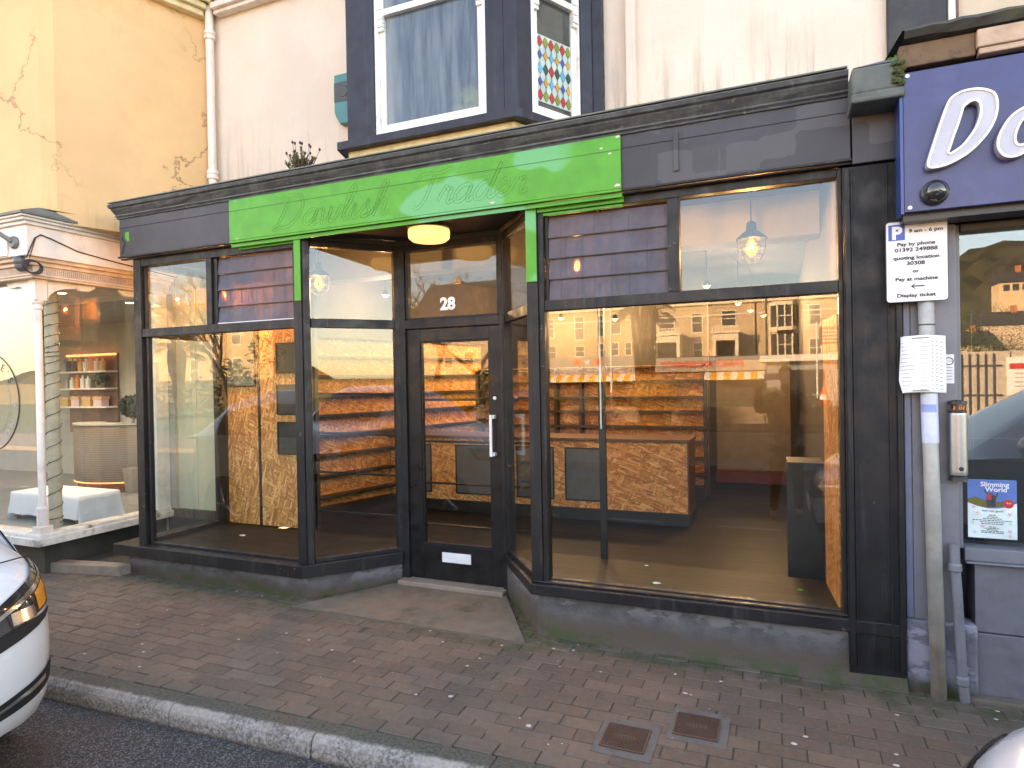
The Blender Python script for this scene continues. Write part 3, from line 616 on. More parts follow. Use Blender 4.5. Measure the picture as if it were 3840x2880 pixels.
# porch ceiling
mb = MB(); mb.slab([(-3.42, 3.952), (-1.47, 3.952), (-1.90, 4.56), (-2.92, 4.56)], 2.838, 2.87); mb.wallseg((-3.36, 3.97), (-2.87, 4.50), .02, 2.80, 2.837, off=.03); mb.wallseg((-1.50, 3.97), (-1.94, 4.50), .02, 2.80, 2.837, off=-.03); mb.box(-2.86, -1.95, 4.45, 4.47, 2.80, 2.837)
obj('porch_ceiling', mb, M['soffit'], B, bevel=.003)
# door frame, door
mb = MB(); mb.box(-2.885, -2.815, 4.46, 4.56, .03, 2.837); mb.box(-1.968, -1.92, 4.46, 4.56, .03, 2.837); mb.box(-2.8145, -1.9685, 4.46, 4.56, 2.112, 2.185); mb.box(-2.8145, -1.9685, 4.46, 4.56, 2.752, 2.837)
mb.box(-2.8145, -2.79, 4.475, 4.53, 2.1855, 2.7515); mb.box(-1.99, -1.9685, 4.475, 4.53, 2.1855, 2.7515); mb.box(-2.8145, -1.9685, 4.475, 4.53, 2.1855, 2.200)
DF = obj('door_frame', mb, M['black'], B, bevel=.003)
mb = MB(); mb.box(-2.79, -1.99, 4.500, 4.505, 2.20, 2.752); FP = obj('fanlight_pane', mb, M['pane'], DF)
mb = MB()
for k in range(1):
    mb.text('28', .135, (-2.50, 4.4985, 2.258), ext=.0012, bold=.006)
obj('number_28', mb, plain('white_vinyl', (.85, .83, .82), .5, bump=0), DF)
mb = MB(); mb.box(-2.8135, -2.69, 4.485, 4.53, .066, 2.108); mb.box(-2.065, -1.9695, 4.485, 4.53, .066, 2.108); mb.box(-2.6895, -2.0655, 4.486, 4.529, 2.005, 2.107); mb.box(-2.6895, -2.0655, 4.486, 4.529, .066, .352)
for a_ in ((-2.6895, -2.675, .352, 2.005), (-2.08, -2.0655, .352, 2.005), (-2.675, -2.08, .352, .366), (-2.675, -2.08, 1.991, 2.005)): mb.box(a_[0], a_[1], 4.490, 4.525, a_[2], a_[3])
D = obj('door', mb, M['door'], B, bevel=.003)
mb = MB(); mb.box(-2.675, -2.08, 4.505, 4.510, .366, 1.991); obj('door_pane', mb, M['pane'], D)
mb = MB(); mb.box(-2.514, -2.256, 4.474, 4.4845, .218, .296); mb.box(-2.49, -2.28, 4.4725, 4.4738, .232, .282); obj('letter_plate', mb, M['white_metal'], D, bevel=.003)
mb = MB()
for z_ in (1.395, 1.105): mb.box(-2.045, -2.015, 4.44, 4.4845, z_-.014, z_+.014)
mb.box(-2.052, -2.030, 4.425, 4.4395, 1.088, 1.412); obj('pull_handle', mb, M['white_metal'], D, bevel=.003)
mb = MB(); mb.lathe([(.014, 0), (.014, -.006), (.008, -.008)], (-2.025, 4.484, 1.54), 14, axis='Y'); obj('lock', mb, M['white_metal'], D)

# ---- first floor bay window
BW = obj('bay_window', (lambda mb: (
    mb.box(-3.19, -2.925, 4.25, 4.35, 3.632, 6.2), mb.box(-1.945, -1.80, 4.25, 4.35, 3.632, 6.2), mb.slab([(-1.799, 4.25), (-1.70, 4.25), (-1.625, 4.40), (-1.72, 4.44), (-1.799, 4.35)], 3.632, 6.2),
    mb.slab([(-3.26, 4.20), (-1.69, 4.20), (-1.655, 4.24), (-1.28, 4.948), (-3.5, 4.948)], 3.565, 3.631),
    mb.slab([(-1.42, 4.84), (-1.38, 4.82), (-1.24, 4.948), (-1.40, 4.948)], 3.632, 6.2), mb.slab([(-3.19, 4.351), (-3.10, 4.351), (-3.35, 4.948), (-3.45, 4.948)], 3.632, 6.2),
    mb.slab([(-3.26, 4.20), (-1.67, 4.20), (-1.28, 4.948), (-3.5, 4.948)], 6.2, 6.35), mb.box(-1.305, -1.225, 4.88, 4.949, 3.5, 6.2)) and mb)(MB()), M['bayblue'], B, bevel=.004)
mb = MB(); mb.slab([(-3.20, 4.27), (-1.735, 4.27), (-1.39, 4.948), (-3.45, 4.948)], 3.30, 3.5645); mb.slab([(-3.21, 4.262), (-1.73, 4.262), (-1.375, 4.948), (-3.46, 4.948)], 3.40, 3.418); obj('bay_apron', mb, M['yellow2'], B, bevel=.004)
def sash(A_, B_, z0, z1, zm, label=None):       # white sliding sash between two xy points, face outwards
    A_ = Vector(A_); B_ = Vector(B_); d = (B_-A_).normalized(); L_ = (B_-A_).length; p = lambda s: (A_+d*s)[:]
    mb = MB(); w = .05
    mb.wallseg(p(0), p(.03), .07, z0, z1); mb.wallseg(p(L_-.03), p(L_), .07, z0, z1); mb.wallseg(p(.03), p(L_-.03), .07, z0, z0+.02)
    mb.wallseg(p(.031), p(.031+w), .04, z0+.021, zm, off=-.012); mb.wallseg(p(L_-.031-w), p(L_-.031), .04, z0+.021, zm, off=-.012); mb.wallseg(p(.031+w), p(L_-.031-w), .04, z0+.021, z0+.10, off=-.012); mb.wallseg(p(.031), p(L_-.031), .055, zm-.005, zm+.045)
    mb.wallseg(p(.031), p(.031+w), .04, zm+.046, z1, off=.012); mb.wallseg(p(L_-.031-w), p(L_-.031), .04, zm+.046, z1, off=.012)
    for s in (.031, L_-.031-w):                    # sash horns
        for k, (h, t) in enumerate(((.03, .052), (.03, .042), (.025, .048), (.02, .03))): mb.wallseg(p(s), p(s+w), t, zm-.006-.03*(k+1)+.001, zm-.006-.03*k, off=.016)
    o = obj('sash', mb, M['white'], B, bevel=.003)
    return o, p, L_
s1, p1, L1 = sash((-2.925, 4.30), (-1.945, 4.30), 3.632, 6.2, 4.60)
mb = MB(); mb.wallseg(p1(.08), p1(L1-.08), .005, 3.73, 4.60, off=-.012); mb.wallseg(p1(.08), p1(L1-.08), .005, 4.64, 6.2, off=.012)
m = NT('misted_glass'); v = m.mapv(scale=(16, 16, 1.3)); st = m.noise(1.0, v, detail=7, rough=.62); z_ = m.xyz()[2]; x_ = m.xyz()[0]
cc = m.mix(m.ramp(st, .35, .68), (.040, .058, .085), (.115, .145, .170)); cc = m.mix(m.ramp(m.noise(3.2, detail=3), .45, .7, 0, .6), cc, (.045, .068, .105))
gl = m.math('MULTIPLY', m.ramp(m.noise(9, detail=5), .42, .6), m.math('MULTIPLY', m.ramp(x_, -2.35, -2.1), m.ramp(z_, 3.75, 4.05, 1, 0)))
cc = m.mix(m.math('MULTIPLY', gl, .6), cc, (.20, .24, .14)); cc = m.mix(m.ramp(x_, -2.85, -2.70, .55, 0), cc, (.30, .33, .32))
m.col(cc); m.rough(.12); m.bsdf.inputs['Coat Weight'].default_value = .3; obj('misted_pane', mb, m.mat, s1)
s2, p2_, L2 = sash((-1.660, 4.40), (-1.415, 4.86), 3.632, 6.2, 4.56)
mb = MB(); mb.wallseg(p2_(.08), p2_(L2-.08), .005, 3.73, 4.56, off=-.012); mb.wallseg(p2_(.08), p2_(L2-.08), .005, 4.6, 6.2, off=.012); obj('sash_pane', mb, plain('dark_reflecting_glass', (.055, .065, .06), .08, bump=0, coat=.5), s2)
# stained glass film of leaf shaped lozenges
d_ = (Vector((-1.415, 4.86))-Vector((-1.660, 4.40))).normalized(); nrm = Vector((d_.y, -d_.x))
def fp(s, z, o=-.004): q = Vector((-1.660, 4.40))+d_*s+nrm*(o); return (q.x, q.y, z)
mb = MB(); s0, s1_, zz0, zz1 = .082, L2-.082, 3.775, 4.28
mb.add([fp(s0, zz0), fp(s1_, zz0), fp(s1_, zz1), fp(s0, zz1)], [(0, 1, 2, 3)], 0)
colsf = [plain('film_white', (.42, .52, .48), .5, bump=0), plain('film_red', (.50, .025, .02), .4, bump=0), plain('film_olive', (.20, .24, .02), .4, bump=0), plain('film_amber', (.60, .28, .03), .4, bump=0), plain('film_blue', (.03, .07, .34), .4, bump=0), plain('film_sky', (.05, .33, .52), .4, bump=0), plain('film_green', (.01, .06, .045), .4, bump=0), M['ink']]
pat = [[1, 2, 1, 2, 1, 2], [4, 3, 5, 3, 4, 3], [5, 6, 1, 6, 5, 6], [4, 3, 5, 3, 4, 3], [1, 2, 1, 2, 1, 2]]
nc = 6; cw = (s1_-s0)/nc; rh = (zz1-zz0)/5
for r in range(5):
    for c in range(nc):
        sx = s0+cw*(c+.5); zc = zz1-rh*(r+.5)+(.0 if c % 2 else 0)
        big = 1.0 if r in (0, 2, 4) else .8
        hw, hh = cw*.44*big, rh*.40*big
        n = 12; pts = []
        for k in range(n):
            q = 2*math.pi*k/n; ca, sa = math.cos(q), math.sin(q)
            f = (abs(ca)**1.25+abs(sa)**1.25)**(-1/1.25)
            pts.append((ca*f, sa*f))
        mb.add([fp(sx+a_*hw*1.12, zc+b_*hh*1.12, -.0025) for a_, b_ in pts], [tuple(range(n))], 7)
        mb.add([fp(sx+a_*hw, zc+b_*hh, -.001) for a_, b_ in pts], [tuple(range(n))], pat[r][c])
        for dx in (-.5, .5):          # outline of the white petals in between
            cxp = sx+dx*cw; 
            if cxp < s0+.01 or cxp > s1_-.01 or dx < 0 and c: continue
            P = [fp(cxp+math.cos(q)*cw*.46, zc-rh*.5+math.sin(q)*rh*.48, -.002) for q in [i*math.pi/8 for i in range(17)]]
            if zc-rh*.98 > zz0-.005: mb.tube(P, .0012, 3, 7)
obj('stained_film', mb, colsf, s2, label='stained glass film of red, green, amber and blue lozenges')

# ---- interior shell (parts of the building)
mb = MB(); mb.slab([(-5.2, 4.56), (-1.9, 4.56), (.30, 4.56), (.30, 12), (-3.2, 12), (-5.2, 4.9)], .03, .08); obj('shop_floor', mb, M['floor'], B)
mb = MB(); mb.slab([(-5.21, 3.985), (-3.50, 3.985), (-3.02, 4.53), (-3.02, 4.80), (-5.21, 4.80)], .25, .272); obj('display_floor', mb, M['display'], B, bevel=.002)
mb = MB(); mb.slab([(-1.44, 3.985), (.33, 3.985), (.33, 4.56), (-1.86, 4.60), (-1.88, 4.52)], .31, .338); mb.box(-1.86, .33, 4.55, 4.565, .08, .309); obj('display_floor', mb, M['display'], B, bevel=.002)
mb = MB(); mb.box(-5.28, .6, 3.98, 12.5, 3.12, 3.19); obj('shop_ceiling', mb, plain('grey_ceiling', (.05, .056, .07), .8), B)
mb = MB(); mb.box(-5.2, .33, 5.5, 5.75, 2.78, 3.119); obj('ceiling_beam', mb, M['shopwhite'], B, bevel=.004)
mb = MB(); mb.slab([(.335, 3.985), (.345, 3.985), (.345, 12), (.335, 12)], .08, 3.12); mb.slab([(-5.45, 4.90), (-5.30, 4.90), (-3.25, 12), (-3.4, 12)], .08, 3.12); mb.box(-3.4, .34, 11.9, 12.0, .08, 3.12)
obj('inner_wall', mb, plain('dim_plaster', (.06, .045, .038), .8), B)
mb = MB(); mb.box(-3.3, -.83, 8.69, 8.80, .08, 3.12); obj('back_partition', mb, plain('dark_partition', (.05, .045, .04), .7), B)
mb = MB(); mb.box(-.80, .17, 9.5, 9.55, .34, 1.9); obj('pale_back_panel', mb, plain('buff_panel', (.17, .12, .08), .6), B)
mb = MB(); mb.box(-.82, .33, 9.49, 9.56, .16, .33); obj('red_skirting', mb, plain('red_brown_paint', (.11, .018, .012), .5), B)
# OSB linings
mb = MB(); mb.box(-5.205, -4.795, 4.852, 4.87, .272, 2.9); mb.box(-4.765, -4.20, 4.852, 4.87, .272, 2.9); LW = obj('osb_lining', mb, M['osb_v'], B)
mb = MB(); mb.box(-4.7945, -4.7655, 4.845, 4.87, .272, 2.9, 0); mb.box(-4.1995, -4.12, 4.80, 4.9, .08, 2.9, 0); mb.box(-5.205, -4.12, 4.871, 4.95, .272, 3.1, 0); obj('batten', mb, M['inner'], B)
def framed(name, x0, x1, z0, z1, y, parent, glassm, fw=.014, d=.02):
    mb = MB(); mb.box(x0, x1, y-d, y, z0, z0+fw); mb.box(x0, x1, y-d, y, z1-fw, z1); mb.box(x0, x0+fw, y-d, y, z0+fw, z1-fw); mb.box(x1-fw, x1, y-d, y, z0+fw, z1-fw)
    o = obj(name, mb, M['steel'], parent, bevel=.002)
    mb = MB(); mb.box(x0+fw, x1-fw, y-d*.6, y, z0+fw, z1-fw); obj('board', mb, glassm, o); return o
slate = plain('chalkboard', (.05, .055, .052), .22, bump=0); mirror = plain('tinted_mirror', (.30, .34, .33), .06, metal=.7, bump=0)
framed('notice_frame', -5.200, -4.812, 1.66, 2.46, 4.8515, B, plain('glazed_poster', (.12, .15, .15), .10, coat=.6, bump=0))
for z0_, z1_ in ((1.785, 2.085), (1.378, 1.675), (.990, 1.31)): framed('chalkboard', -4.54, -4.25, z0_, z1_, 4.8515, B, slate)
mb = MB(); mb.wallseg((.285, 4.50), (.325, 3.992), .018, .339, 2.02, off=0); obj('osb_lining', mb, M['osb_d'], B)
mb = MB(); mb.box(.06, .30, 4.95, 5.30, .08, 1.05); obj('dark_cupboard', mb, M['inner'], B, bevel=.004)

# scraps left on the window boards
for x_, y_, z_, s_, c_, lb in ((-4.62, 4.45, .2722, .035, 'w', 'torn scrap of white paper on the left window board'), (-.74, 4.14, .3382, .030, 'w', 'crumpled white scrap in the middle of the right window board'), (-.87, 4.50, .3382, .016, 'w', 'tiny white scrap near the back edge of the right window board'), (.12, 4.30, .3382, .024, 'g', 'green paint blob at the right end of the right window board')):
    t = thing('paper_scrap' if c_ == 'w' else 'paint_blob', lb, 'scrap', (x_, y_, z_)); mb = MB(); rr = random.Random(int(x_*100)); n = 9
    pts_ = [(s_*rr.uniform(.5, 1.2)*math.cos(k*6.283/n), s_*.6*rr.uniform(.5, 1.2)*math.sin(k*6.283/n), rr.uniform(.001, .006)) for k in range(n)]
    mb.add([(0, 0, .007)]+pts_+[(p[0], p[1], .0003) for p in pts_], [(0, 1+k, 1+(k+1) % n) for k in range(n)]+[(1+k, 1+n+k, 1+n+(k+1) % n, 1+(k+1) % n) for k in range(n)]); obj('scrap', mb, M['paper'] if c_ == 'w' else M['green'], t, world=False)

# ---------------------------------------------------------------- interior furniture of the empty shop
t = thing('shop_counter', 'long OSB fronted shop counter with dark top and black inset panels', 'counter', (-2.6, 6.9, .08))
mb = MB(); mb.box(-4.6, -.888, 6.9, 7.42, .215, .972); mb.box(-.8875, -.870, 6.898, 7.44, .2, .972, 1); C_ = obj('front_panel', mb, [M['osb_h'], M['brownwood']], t)
mb = MB(); mb.box(-4.65, -.855, 6.87, 7.46, .9725, 1.008); obj('worktop', mb, M['brownwood'], t, bevel=.003)
mb = MB(); mb.box(-4.65, -.862, 6.885, 7.45, .08, .2149); obj('kick_board', mb, M['inner'], t, bevel=.003)
for x0, x1 in ((-4.8+.35, -4.0), (-3.66, -3.17), (-2.85, -2.38), (-2.25, -1.80)): framed('inset_frame', x0, x1, .292, .898, 6.9, t, plain('grey_panel', (.115, .125, .125), .35), fw=.018, d=.012)
# back shelving and left shelving
def shelving(label, A_, B_, zs, depth, ups):
    A_ = Vector(A_); B_ = Vector(B_); d = (B_-A_).normalized(); L_ = (B_-A_).length; p = lambda s: (A_+d*s)[:]
    t = thing('wall_shelving', label, 'shelving', (A_[0], A_[1], .08))
    mb = MB(); mb.wallseg(p(0), p(L_), .02, .1, zs[-1]+.02, off=0); obj('osb_back', mb, M['osb_h'], t)
    for z in zs: mb = MB(); mb.wallseg(p(.0), p(L_), depth, z-.015, z+.013, off=depth/2+.012); obj('shelf', mb, M['inner'], t, bevel=.002)
    for s in ups: mb = MB(); mb.wallseg(p(s-.02), p(s+.02), depth*.9, .1, zs[-1]+.02, off=depth/2+.012); obj('upright', mb, M['inner'], t)
    mb = MB(); mb.wallseg(p(0), p(L_), depth, .08, .24, off=depth/2+.0125); obj('base', mb, M['inner'], t)
shelving('black wall shelving on OSB behind the counter', (-4.1, 8.66), (-.84, 8.66), [.392, .605, .818, 1.012, 1.218, 1.41, 1.63, 1.82], .16, [.02, 1.2, 1.57, 3.24])
shelving('black wall shelving on OSB along the left wall, seen through the doorway splay', (-4.97, 5.80), (-4.13, 8.64), [.36, .60, .84, 1.07, 1.30, 1.53, 1.76, 1.99, 2.22], .13, [.02, 1.5])
# steel display rack with rails
t = thing('display_rack', 'thin black steel post with horizontal rails standing behind the door splay', 'display rack', (-3.22, 5.05, .08))
post1 = (-3.22, 5.05)
mb = MB(); mb.box(-3.245, -3.195, 5.03, 5.07, .08, 3.12); mb.box(-3.30, -3.14, 5.0, 5.1, .27, .30); obj('post', mb, M['steel'], t, bevel=.003)
mb = MB(); mb.box(-3.1945, -3.187, 5.04, 5.05, .35, 3.0); obj('cable_trunking', mb, M['white_metal'], t)
for z_ in (.42, .80, 1.18, 1.56):
    mb = MB(); mb.tube([(-3.22, 5.05, z_), (-4.18, 4.93, z_+.02)], .012, 6); mb.tube([(-3.22, 5.05, z_-.05), (-1.95, 5.05, z_-.05)], .012, 6); obj('rail', mb, M['steel'], t)
t = thing('steel_post', 'slim black upright post on the back edge of the right window display', 'post', (-1.21, 4.63, .08))
mb = MB(); mb.box(-1.235, -1.185, 4.61, 4.65, .08, 3.12); mb.box(-1.26, -1.16, 4.60, 4.66, .0801, .09); obj('shaft', mb, M['steel'], t, bevel=.003)
mb = MB(); mb.box(-1.219, -1.209, 4.603, 4.6095, 1.3, 3.0); obj('cable_trunking', mb, M['white_metal'], t)

# pendant lanterns
def pendant(x, y, z, label):
    t = thing('pendant_lamp', label, 'lamp', (x, y, z), 'caged filament pendants in the shop windows')
    mb = MB(); mb.tube([(0, 0, .16), (0, 0, 3.12-z)], .005, 6); mb.lathe([(.05, 0), (.05, -.03), (.02, -.035)], (0, 0, 3.12-z), 16); obj('cord', mb, M['iron'], t, world=False)
    mb = MB(); mb.lathe([(.018, .17), (.03, .16), (.034, .11), (.055, .095), (.095, .06), (.10, .045), (.09, .045), (.03, .075)], seg=24); obj('shade', mb, M['cage'], t, world=False, smooth=True)
    mb = MB(); n = 8
    for k in range(n):
        q = 6.283*k/n; mb.tube([(.088*math.cos(q), .088*math.sin(q), .05), (.088*math.cos(q), .088*math.sin(q), -.02), (.06*math.cos(q), .06*math.sin(q), -.085), (.02*math.cos(q), .02*math.sin(q), -.11)], .002, 4)
    for r_, z_ in ((.088, -.01), (.072, -.06)): mb.tube([(r_*math.cos(6.283*k/24), r_*math.sin(6.283*k/24), z_) for k in range(25)], .002, 4)
    obj('cage', mb, M['cage'], t, world=False)
    mb = MB(); mb.lathe([(.012, .05), (.03, .02), (.04, -.015), (.03, -.05), (.004, -.07)], seg=16); obj('bulb', mb, M['bulbglass'], t, smooth=True, world=False)
    mb = MB()
    for k in range(6):
        q = 6.283*k/6; mb.tube([(.012*math.cos(q), .012*math.sin(q), .035), (.02*math.cos(q+.5), .02*math.sin(q+.5), -.045)], .0042, 5)
    obj('filament', mb, M['bulb'], t, world=False)
    ld = bpy.data.lights.new('pendant_light', 'POINT'); ld.energy = 8; ld.color = (1, .60, .28); ld.shadow_soft_size = .008
    lo = bpy.data.objects.new('pendant_light', ld); COL.objects.link(lo); lo.parent = t; lo.location = (0, 0, -.005)
    return t
pendant(-3.60, 4.36, 2.545, 'lit caged pendant lamp behind the doorway splay glass')
pendant(-4.93, 4.58, 2.56, 'lit caged pendant lamp glowing through the left obscured louvre window')
pendant(-.142, 4.55, 2.545, 'lit caged pendant lamp hanging clear in the right hand transom window')
pendant(-1.37, 4.58, 2.535, 'lit caged pendant lamp glowing through the right obscured louvre window')
# ceiling spots
for x, y, z, lb in ((-2.69, 8.2, 2.51, 'yellow ceiling spot left of the steel post in the right window'), (-3.10, 8.2, 2.43, 'yellow ceiling spot at the far left of the right window'), (-1.95, 8.2, 2.46, 'yellow ceiling spot in front of the palm reflection'), (-.67, 7.0, 2.64, 'yellow ceiling spot low in the clear right transom'), (-.43, 8.4, 2.59, 'yellow ceiling spot third from the right'), (-.31, 9.2, 2.57, 'yellow ceiling spot second from the right'), (-.17, 10.2, 2.58, 'yellow ceiling spot deepest in the shop'), (-4.3, 6.4, 2.72, 'yellow ceiling spot by the left shelving')):
    t = thing('ceiling_spot', lb, 'spotlight', (x, y, z), 'small yellow ceiling spots inside the shop')
    mb = MB(); mb.tube([(0, 0, 3.12-z), (0, 0, .05)], .006, 6); mb.lathe([(.02, .06), (.045, .0), (.04, .0), (.015, .05)], seg=16); obj('fitting', mb, M['iron'], t, world=False)
    mb = MB(); mb.blob((0, 0, .0), (.036, .036, .022)); obj('lamp', mb, M['spot'], t, world=False, smooth=True)
    ld = bpy.data.lights.new('spot_light', 'POINT'); ld.energy = 6; ld.color = (1, .74, .48); ld.shadow_soft_size = .012
    lo = bpy.data.objects.new('spot_light', ld); COL.objects.link(lo); lo.parent = t; lo.location = (0, 0, -.04)
# porch lamp
t = thing('porch_lamp', 'round flush lit ceiling lamp above the shop doorway', 'lamp', (-2.375, 4.12, 2.838))
mb = MB(); mb.lathe([(.165, 0), (.168, -.028), (.150, -.03)], seg=40); obj('lamp_base', mb, M['steel'], t, world=False, smooth=False)
mb = MB(); mb.lathe([(.152, -.030), (.156, -.05), (.152, -.09), (.13, -.110), (.08, -.120), (.02, -.123)], seg=40); obj('diffuser', mb, M['porchglow'], t, world=False, smooth=True)

# ---------------------------------------------------------------- alarm box, pipes, plants on the front
t = thing('alarm_box', 'teal burglar alarm box on the pink wall left of the bay window', 'alarm box', (-3.70, 4.95, 4.35))
mb = MB(); mb.prism([(-.11, -.001, .23), (.11, -.001, .23), (.11, -.001, -.13), (.05, -.001, -.24), (-.05, -.001, -.24), (-.11, -.001, -.13)], (0, -.07, 0)); obj('casing', mb, plain('teal_plastic', (.02, .19, .20), .4), t, bevel=.012, world=False)
mb = MB(); mb.box(-.105, .105, -.0745, -.072, -.03, .15); mb.lathe([(.055, 0), (.05, -.006)], (0, -.0745, .06), 20, 1, 'Y'); obj('badge', mb, [plain('dark_badge', (.05, .06, .06), .5), M['iron']], t, world=False)
t = thing('drain_pipe', 'cream rainwater pipe with hopper in the corner beside the yellow wall', 'drainpipe', (-5.36, 4.87, 3.3))
mb = MB(); mb.tube([(-5.36, 4.87, 3.3), (-5.365, 4.87, 5.6)], .040, 14)
for z_ in (3.86, 5.30): mb.lathe([(.042, -.05), (.054, -.045), (.056, -.01), (.046, .0), (.056, .01), (.054, .04), (.042, .05)], (-5.362, 4.87, z_), 16)
obj('pipe', mb, M['pinkwhite'], t, smooth=False)
mb = MB(); mb.lathe([(.05, 5.60), (.09, 5.68), (.15, 5.76), (.16, 5.98)], (-5.37, 4.80, 0), 8); obj('hopper', mb, plain('rusty_hopper', (.20, .13, .10), .8, dirt=(.05, .05, .03), dirtamt=.8), t)
t = thing('wall_pipe', 'pink painted pipe casing on the upper wall right of the bay window', 'pipe', (-1.0, 4.9, 3.3))
mb = MB(); mb.box(-1.04, -.965, 4.86, 4.949, 3.3, 5.85); mb.box(-1.33, -1.31, 4.92, 4.949, 3.3, 5.85); obj('casing', mb, M['pink'], t, bevel=.015)
leafm = plain('leaf_green', (.10, .13, .035), .7, bump=0); leafd = plain('dry_leaf', (.085, .035, .022), .8, bump=0)
t = thing('lavender_plant', 'small self seeded bush with dark flower heads on the cornice', 'plant', (-3.39, 3.93, 3.305))
HEADM = plain('dark_purple_heads', (.07, .03, .06), .8); mb = MB(); ms = MB(); rr = random.Random(11)
for i in range(55):
    q = rr.uniform(0, 6.283); sp = rr.uniform(.1, 1); h = rr.uniform(.08, .17); dx, dy = math.cos(q)*.16*sp, math.sin(q)*.10*sp
    P = [(dx*.25, dy*.25, 0), (dx*.7, dy*.7, h*.5), (dx, dy, h)]; ms.tube(P, .0035, 4, cap=False)
    for k in range(16):
        tt = rr.uniform(.25, 1); c = Vector((dx*tt, dy*tt, h*tt)); d = Vector((rr.gauss(0, 1), rr.gauss(0, 1), rr.gauss(.5, .8))).normalized()*rr.uniform(.018, .035); s_ = d.cross(Vector((rr.random(), rr.random(), 1))).normalized()*.006
        mb.add([c-s_, c+s_, c+d], [(0, 1, 2)], 1 if h*tt < .06 or rr.random() < .15 else 0)
for i in range(15):
    q = rr.uniform(0, 6.283); sp = rr.uniform(.1, 1.15); h = rr.uniform(.20, .285)-.05*sp; dx, dy = math.cos(q)*.18*sp, math.sin(q)*.10*sp
    ms.tube([(dx*.4, dy*.4, .1), (dx*.8, dy*.8, h*.7), (dx, dy, h)], .0016, 4, cap=False); mf = MB(); mf.blob((dx, dy, h+.008), (.009, .009, .013), seg=7); obj('flower_head', mf, HEADM, t, world=False)
obj('foliage', mb, [leafm, leafd], t, world=False); obj('stem', ms, plain('woody_stem', (.10, .06, .04), .8), t, world=False)
def weed(name, label, loc, mat_, n, r_, hh, seed, leafw=.006, down=0):
    t = thing(name, label, 'weed', loc); mb = MB(); rr = random.Random(seed)
    for i in range(n):
        q = rr.uniform(0, 6.283); R_ = r_*rr.uniform(.5, 1); h = hh*rr.uniform(.3, 1)
        P = [Vector((0, 0, 0)), Vector((math.cos(q)*R_*.5, math.sin(q)*R_*.3, h*.8)), Vector((math.cos(q)*R_, math.sin(q)*R_*.5, h*.6-down*rr.random()))]
        mb.tube(P, .0015, 3, cap=False)
        for k in range(12):
            a_ = k/12; c = P[1].lerp(P[2], a_); d = Vector((rr.gauss(0, 1), rr.gauss(0, .6), rr.gauss(0, .6)))*.012; s_ = Vector((0, 0, leafw)); mb.add([c-s_, c+d, c+s_], [(0, 1, 2)])
    obj('foliage', mb, mat_, t, world=False)
weed('red_weed', 'tiny red weed on the cornice at the foot of the bay window', (-1.30, 3.93, 3.31), plain('red_leaf', (.42, .05, .02), .7, bump=0), 8, .08, .045, 4)
weed('fern_weed', 'green fern sprouting beside the grey capital block', (.60, 3.72, 3.22), plain('fern_leaf', (.10, .22, .02), .7, bump=0), 16, .09, .08, 6, .008, .10)
mb = MB()
for i in range(40):
    z_ = 3.22-rnd.random()**1.5*.16; mb.blob((.575+rnd.uniform(-.025, .03), 3.655+rnd.uniform(-.012, .01), z_), (rnd.uniform(.006, .014),)*2+(rnd.uniform(.006, .016),), seg=6, rings=4)
obj('moss', mb, M['moss'], B, kind='stuff')

# ================================================================ LEFT NEIGHBOUR: yellow building with a white salon front
N = thing('salon_building', 'yellow rendered building over a white projecting salon shopfront', 'shop', (-8, 3.6, 0))
mb = MB(); mb.slab([(-5.432, 4.949), (-5.88, 3.64), (-5.96, 3.56), (-16, 3.56), (-16, 14), (-5.432, 14)], 3.15, 5.48); obj('upper_wall', mb, M['yellow'], N)
mb = MB(); mb.slab([(-5.432, 4.95), (-5.86, 3.70), (-5.95, 3.66), (-16, 3.8), (-16, 14), (-5.432, 14)], 5.75, 5.9); obj('parapet', mb, M['yellow'], N)
d_ = Vector((-5.88+5.432, 3.64-4.949)).normalized()
mb = MB()
for k, (o_, z0, z1) in enumerate(((.05, 5.48, 5.54), (.10, 5.54, 5.60), (.16, 5.60, 5.68), (.20, 5.68, 5.75))):
    n_ = Vector((-d_.y, d_.x)); n_ = n_ if n_.x > 0 else -n_
    a0 = Vector((-5.432, 4.93)); b0 = Vector((-5.88, 3.64))
    mb.slab([(a0.x+n_.x*o_, a0.y-.12), (b0.x+n_.x*o_, b0.y-o_), (-16, 3.56-o_), (-16, 6), (-6, 6)], z0, z1)
obj('cornice', mb, plain('cream_cornice', (.74, .60, .36), .7, dirt=(.4, .3, .15)), N, bevel=.008)
# shopfront entablature (projecting box)
def band(x, y, z0, z1, m_=0, yb=4.86): mbx.box(-16, x, y, yb, z0, z1, m_)
mbx = MB(); band(-5.845, 3.33, 3.145, 3.165); band(-5.865, 3.35, 3.12, 3.1445); band(-5.885, 3.375, 3.09, 3.1195); obj('shop_cornice', mbx, M['pinkwhite'], N, bevel=.006)
mbx = MB(); band(-5.91, 3.40, 2.83, 3.0895); obj('shop_fascia', mbx, M['pinkwhite'], N, bevel=.004)
mbx = MB(); band(-5.95, 3.44, 2.80, 2.8295); band(-5.99, 3.48, 2.765, 2.7995); band(-6.02, 3.51, 2.69, 2.7645); band(-5.985, 3.475, 2.675, 2.6895); band(-6.0, 3.49, 2.655, 2.6745)
y_ = 3.55
while y_ < 4.82: mbx.box(-6.0195, -6.008, y_, y_+.008, 2.70, 2.755); y_ += .018
x_ = -6.05
while x_ > -8: mbx.box(x_-.008, x_, 3.498, 3.5095, 2.70, 2.755); x_ -= .018
obj('dentil_band', mbx, plain('peachy_paint', (.66, .50, .40), .6, dirt=(.4, .3, .2)), N, bevel=.002)
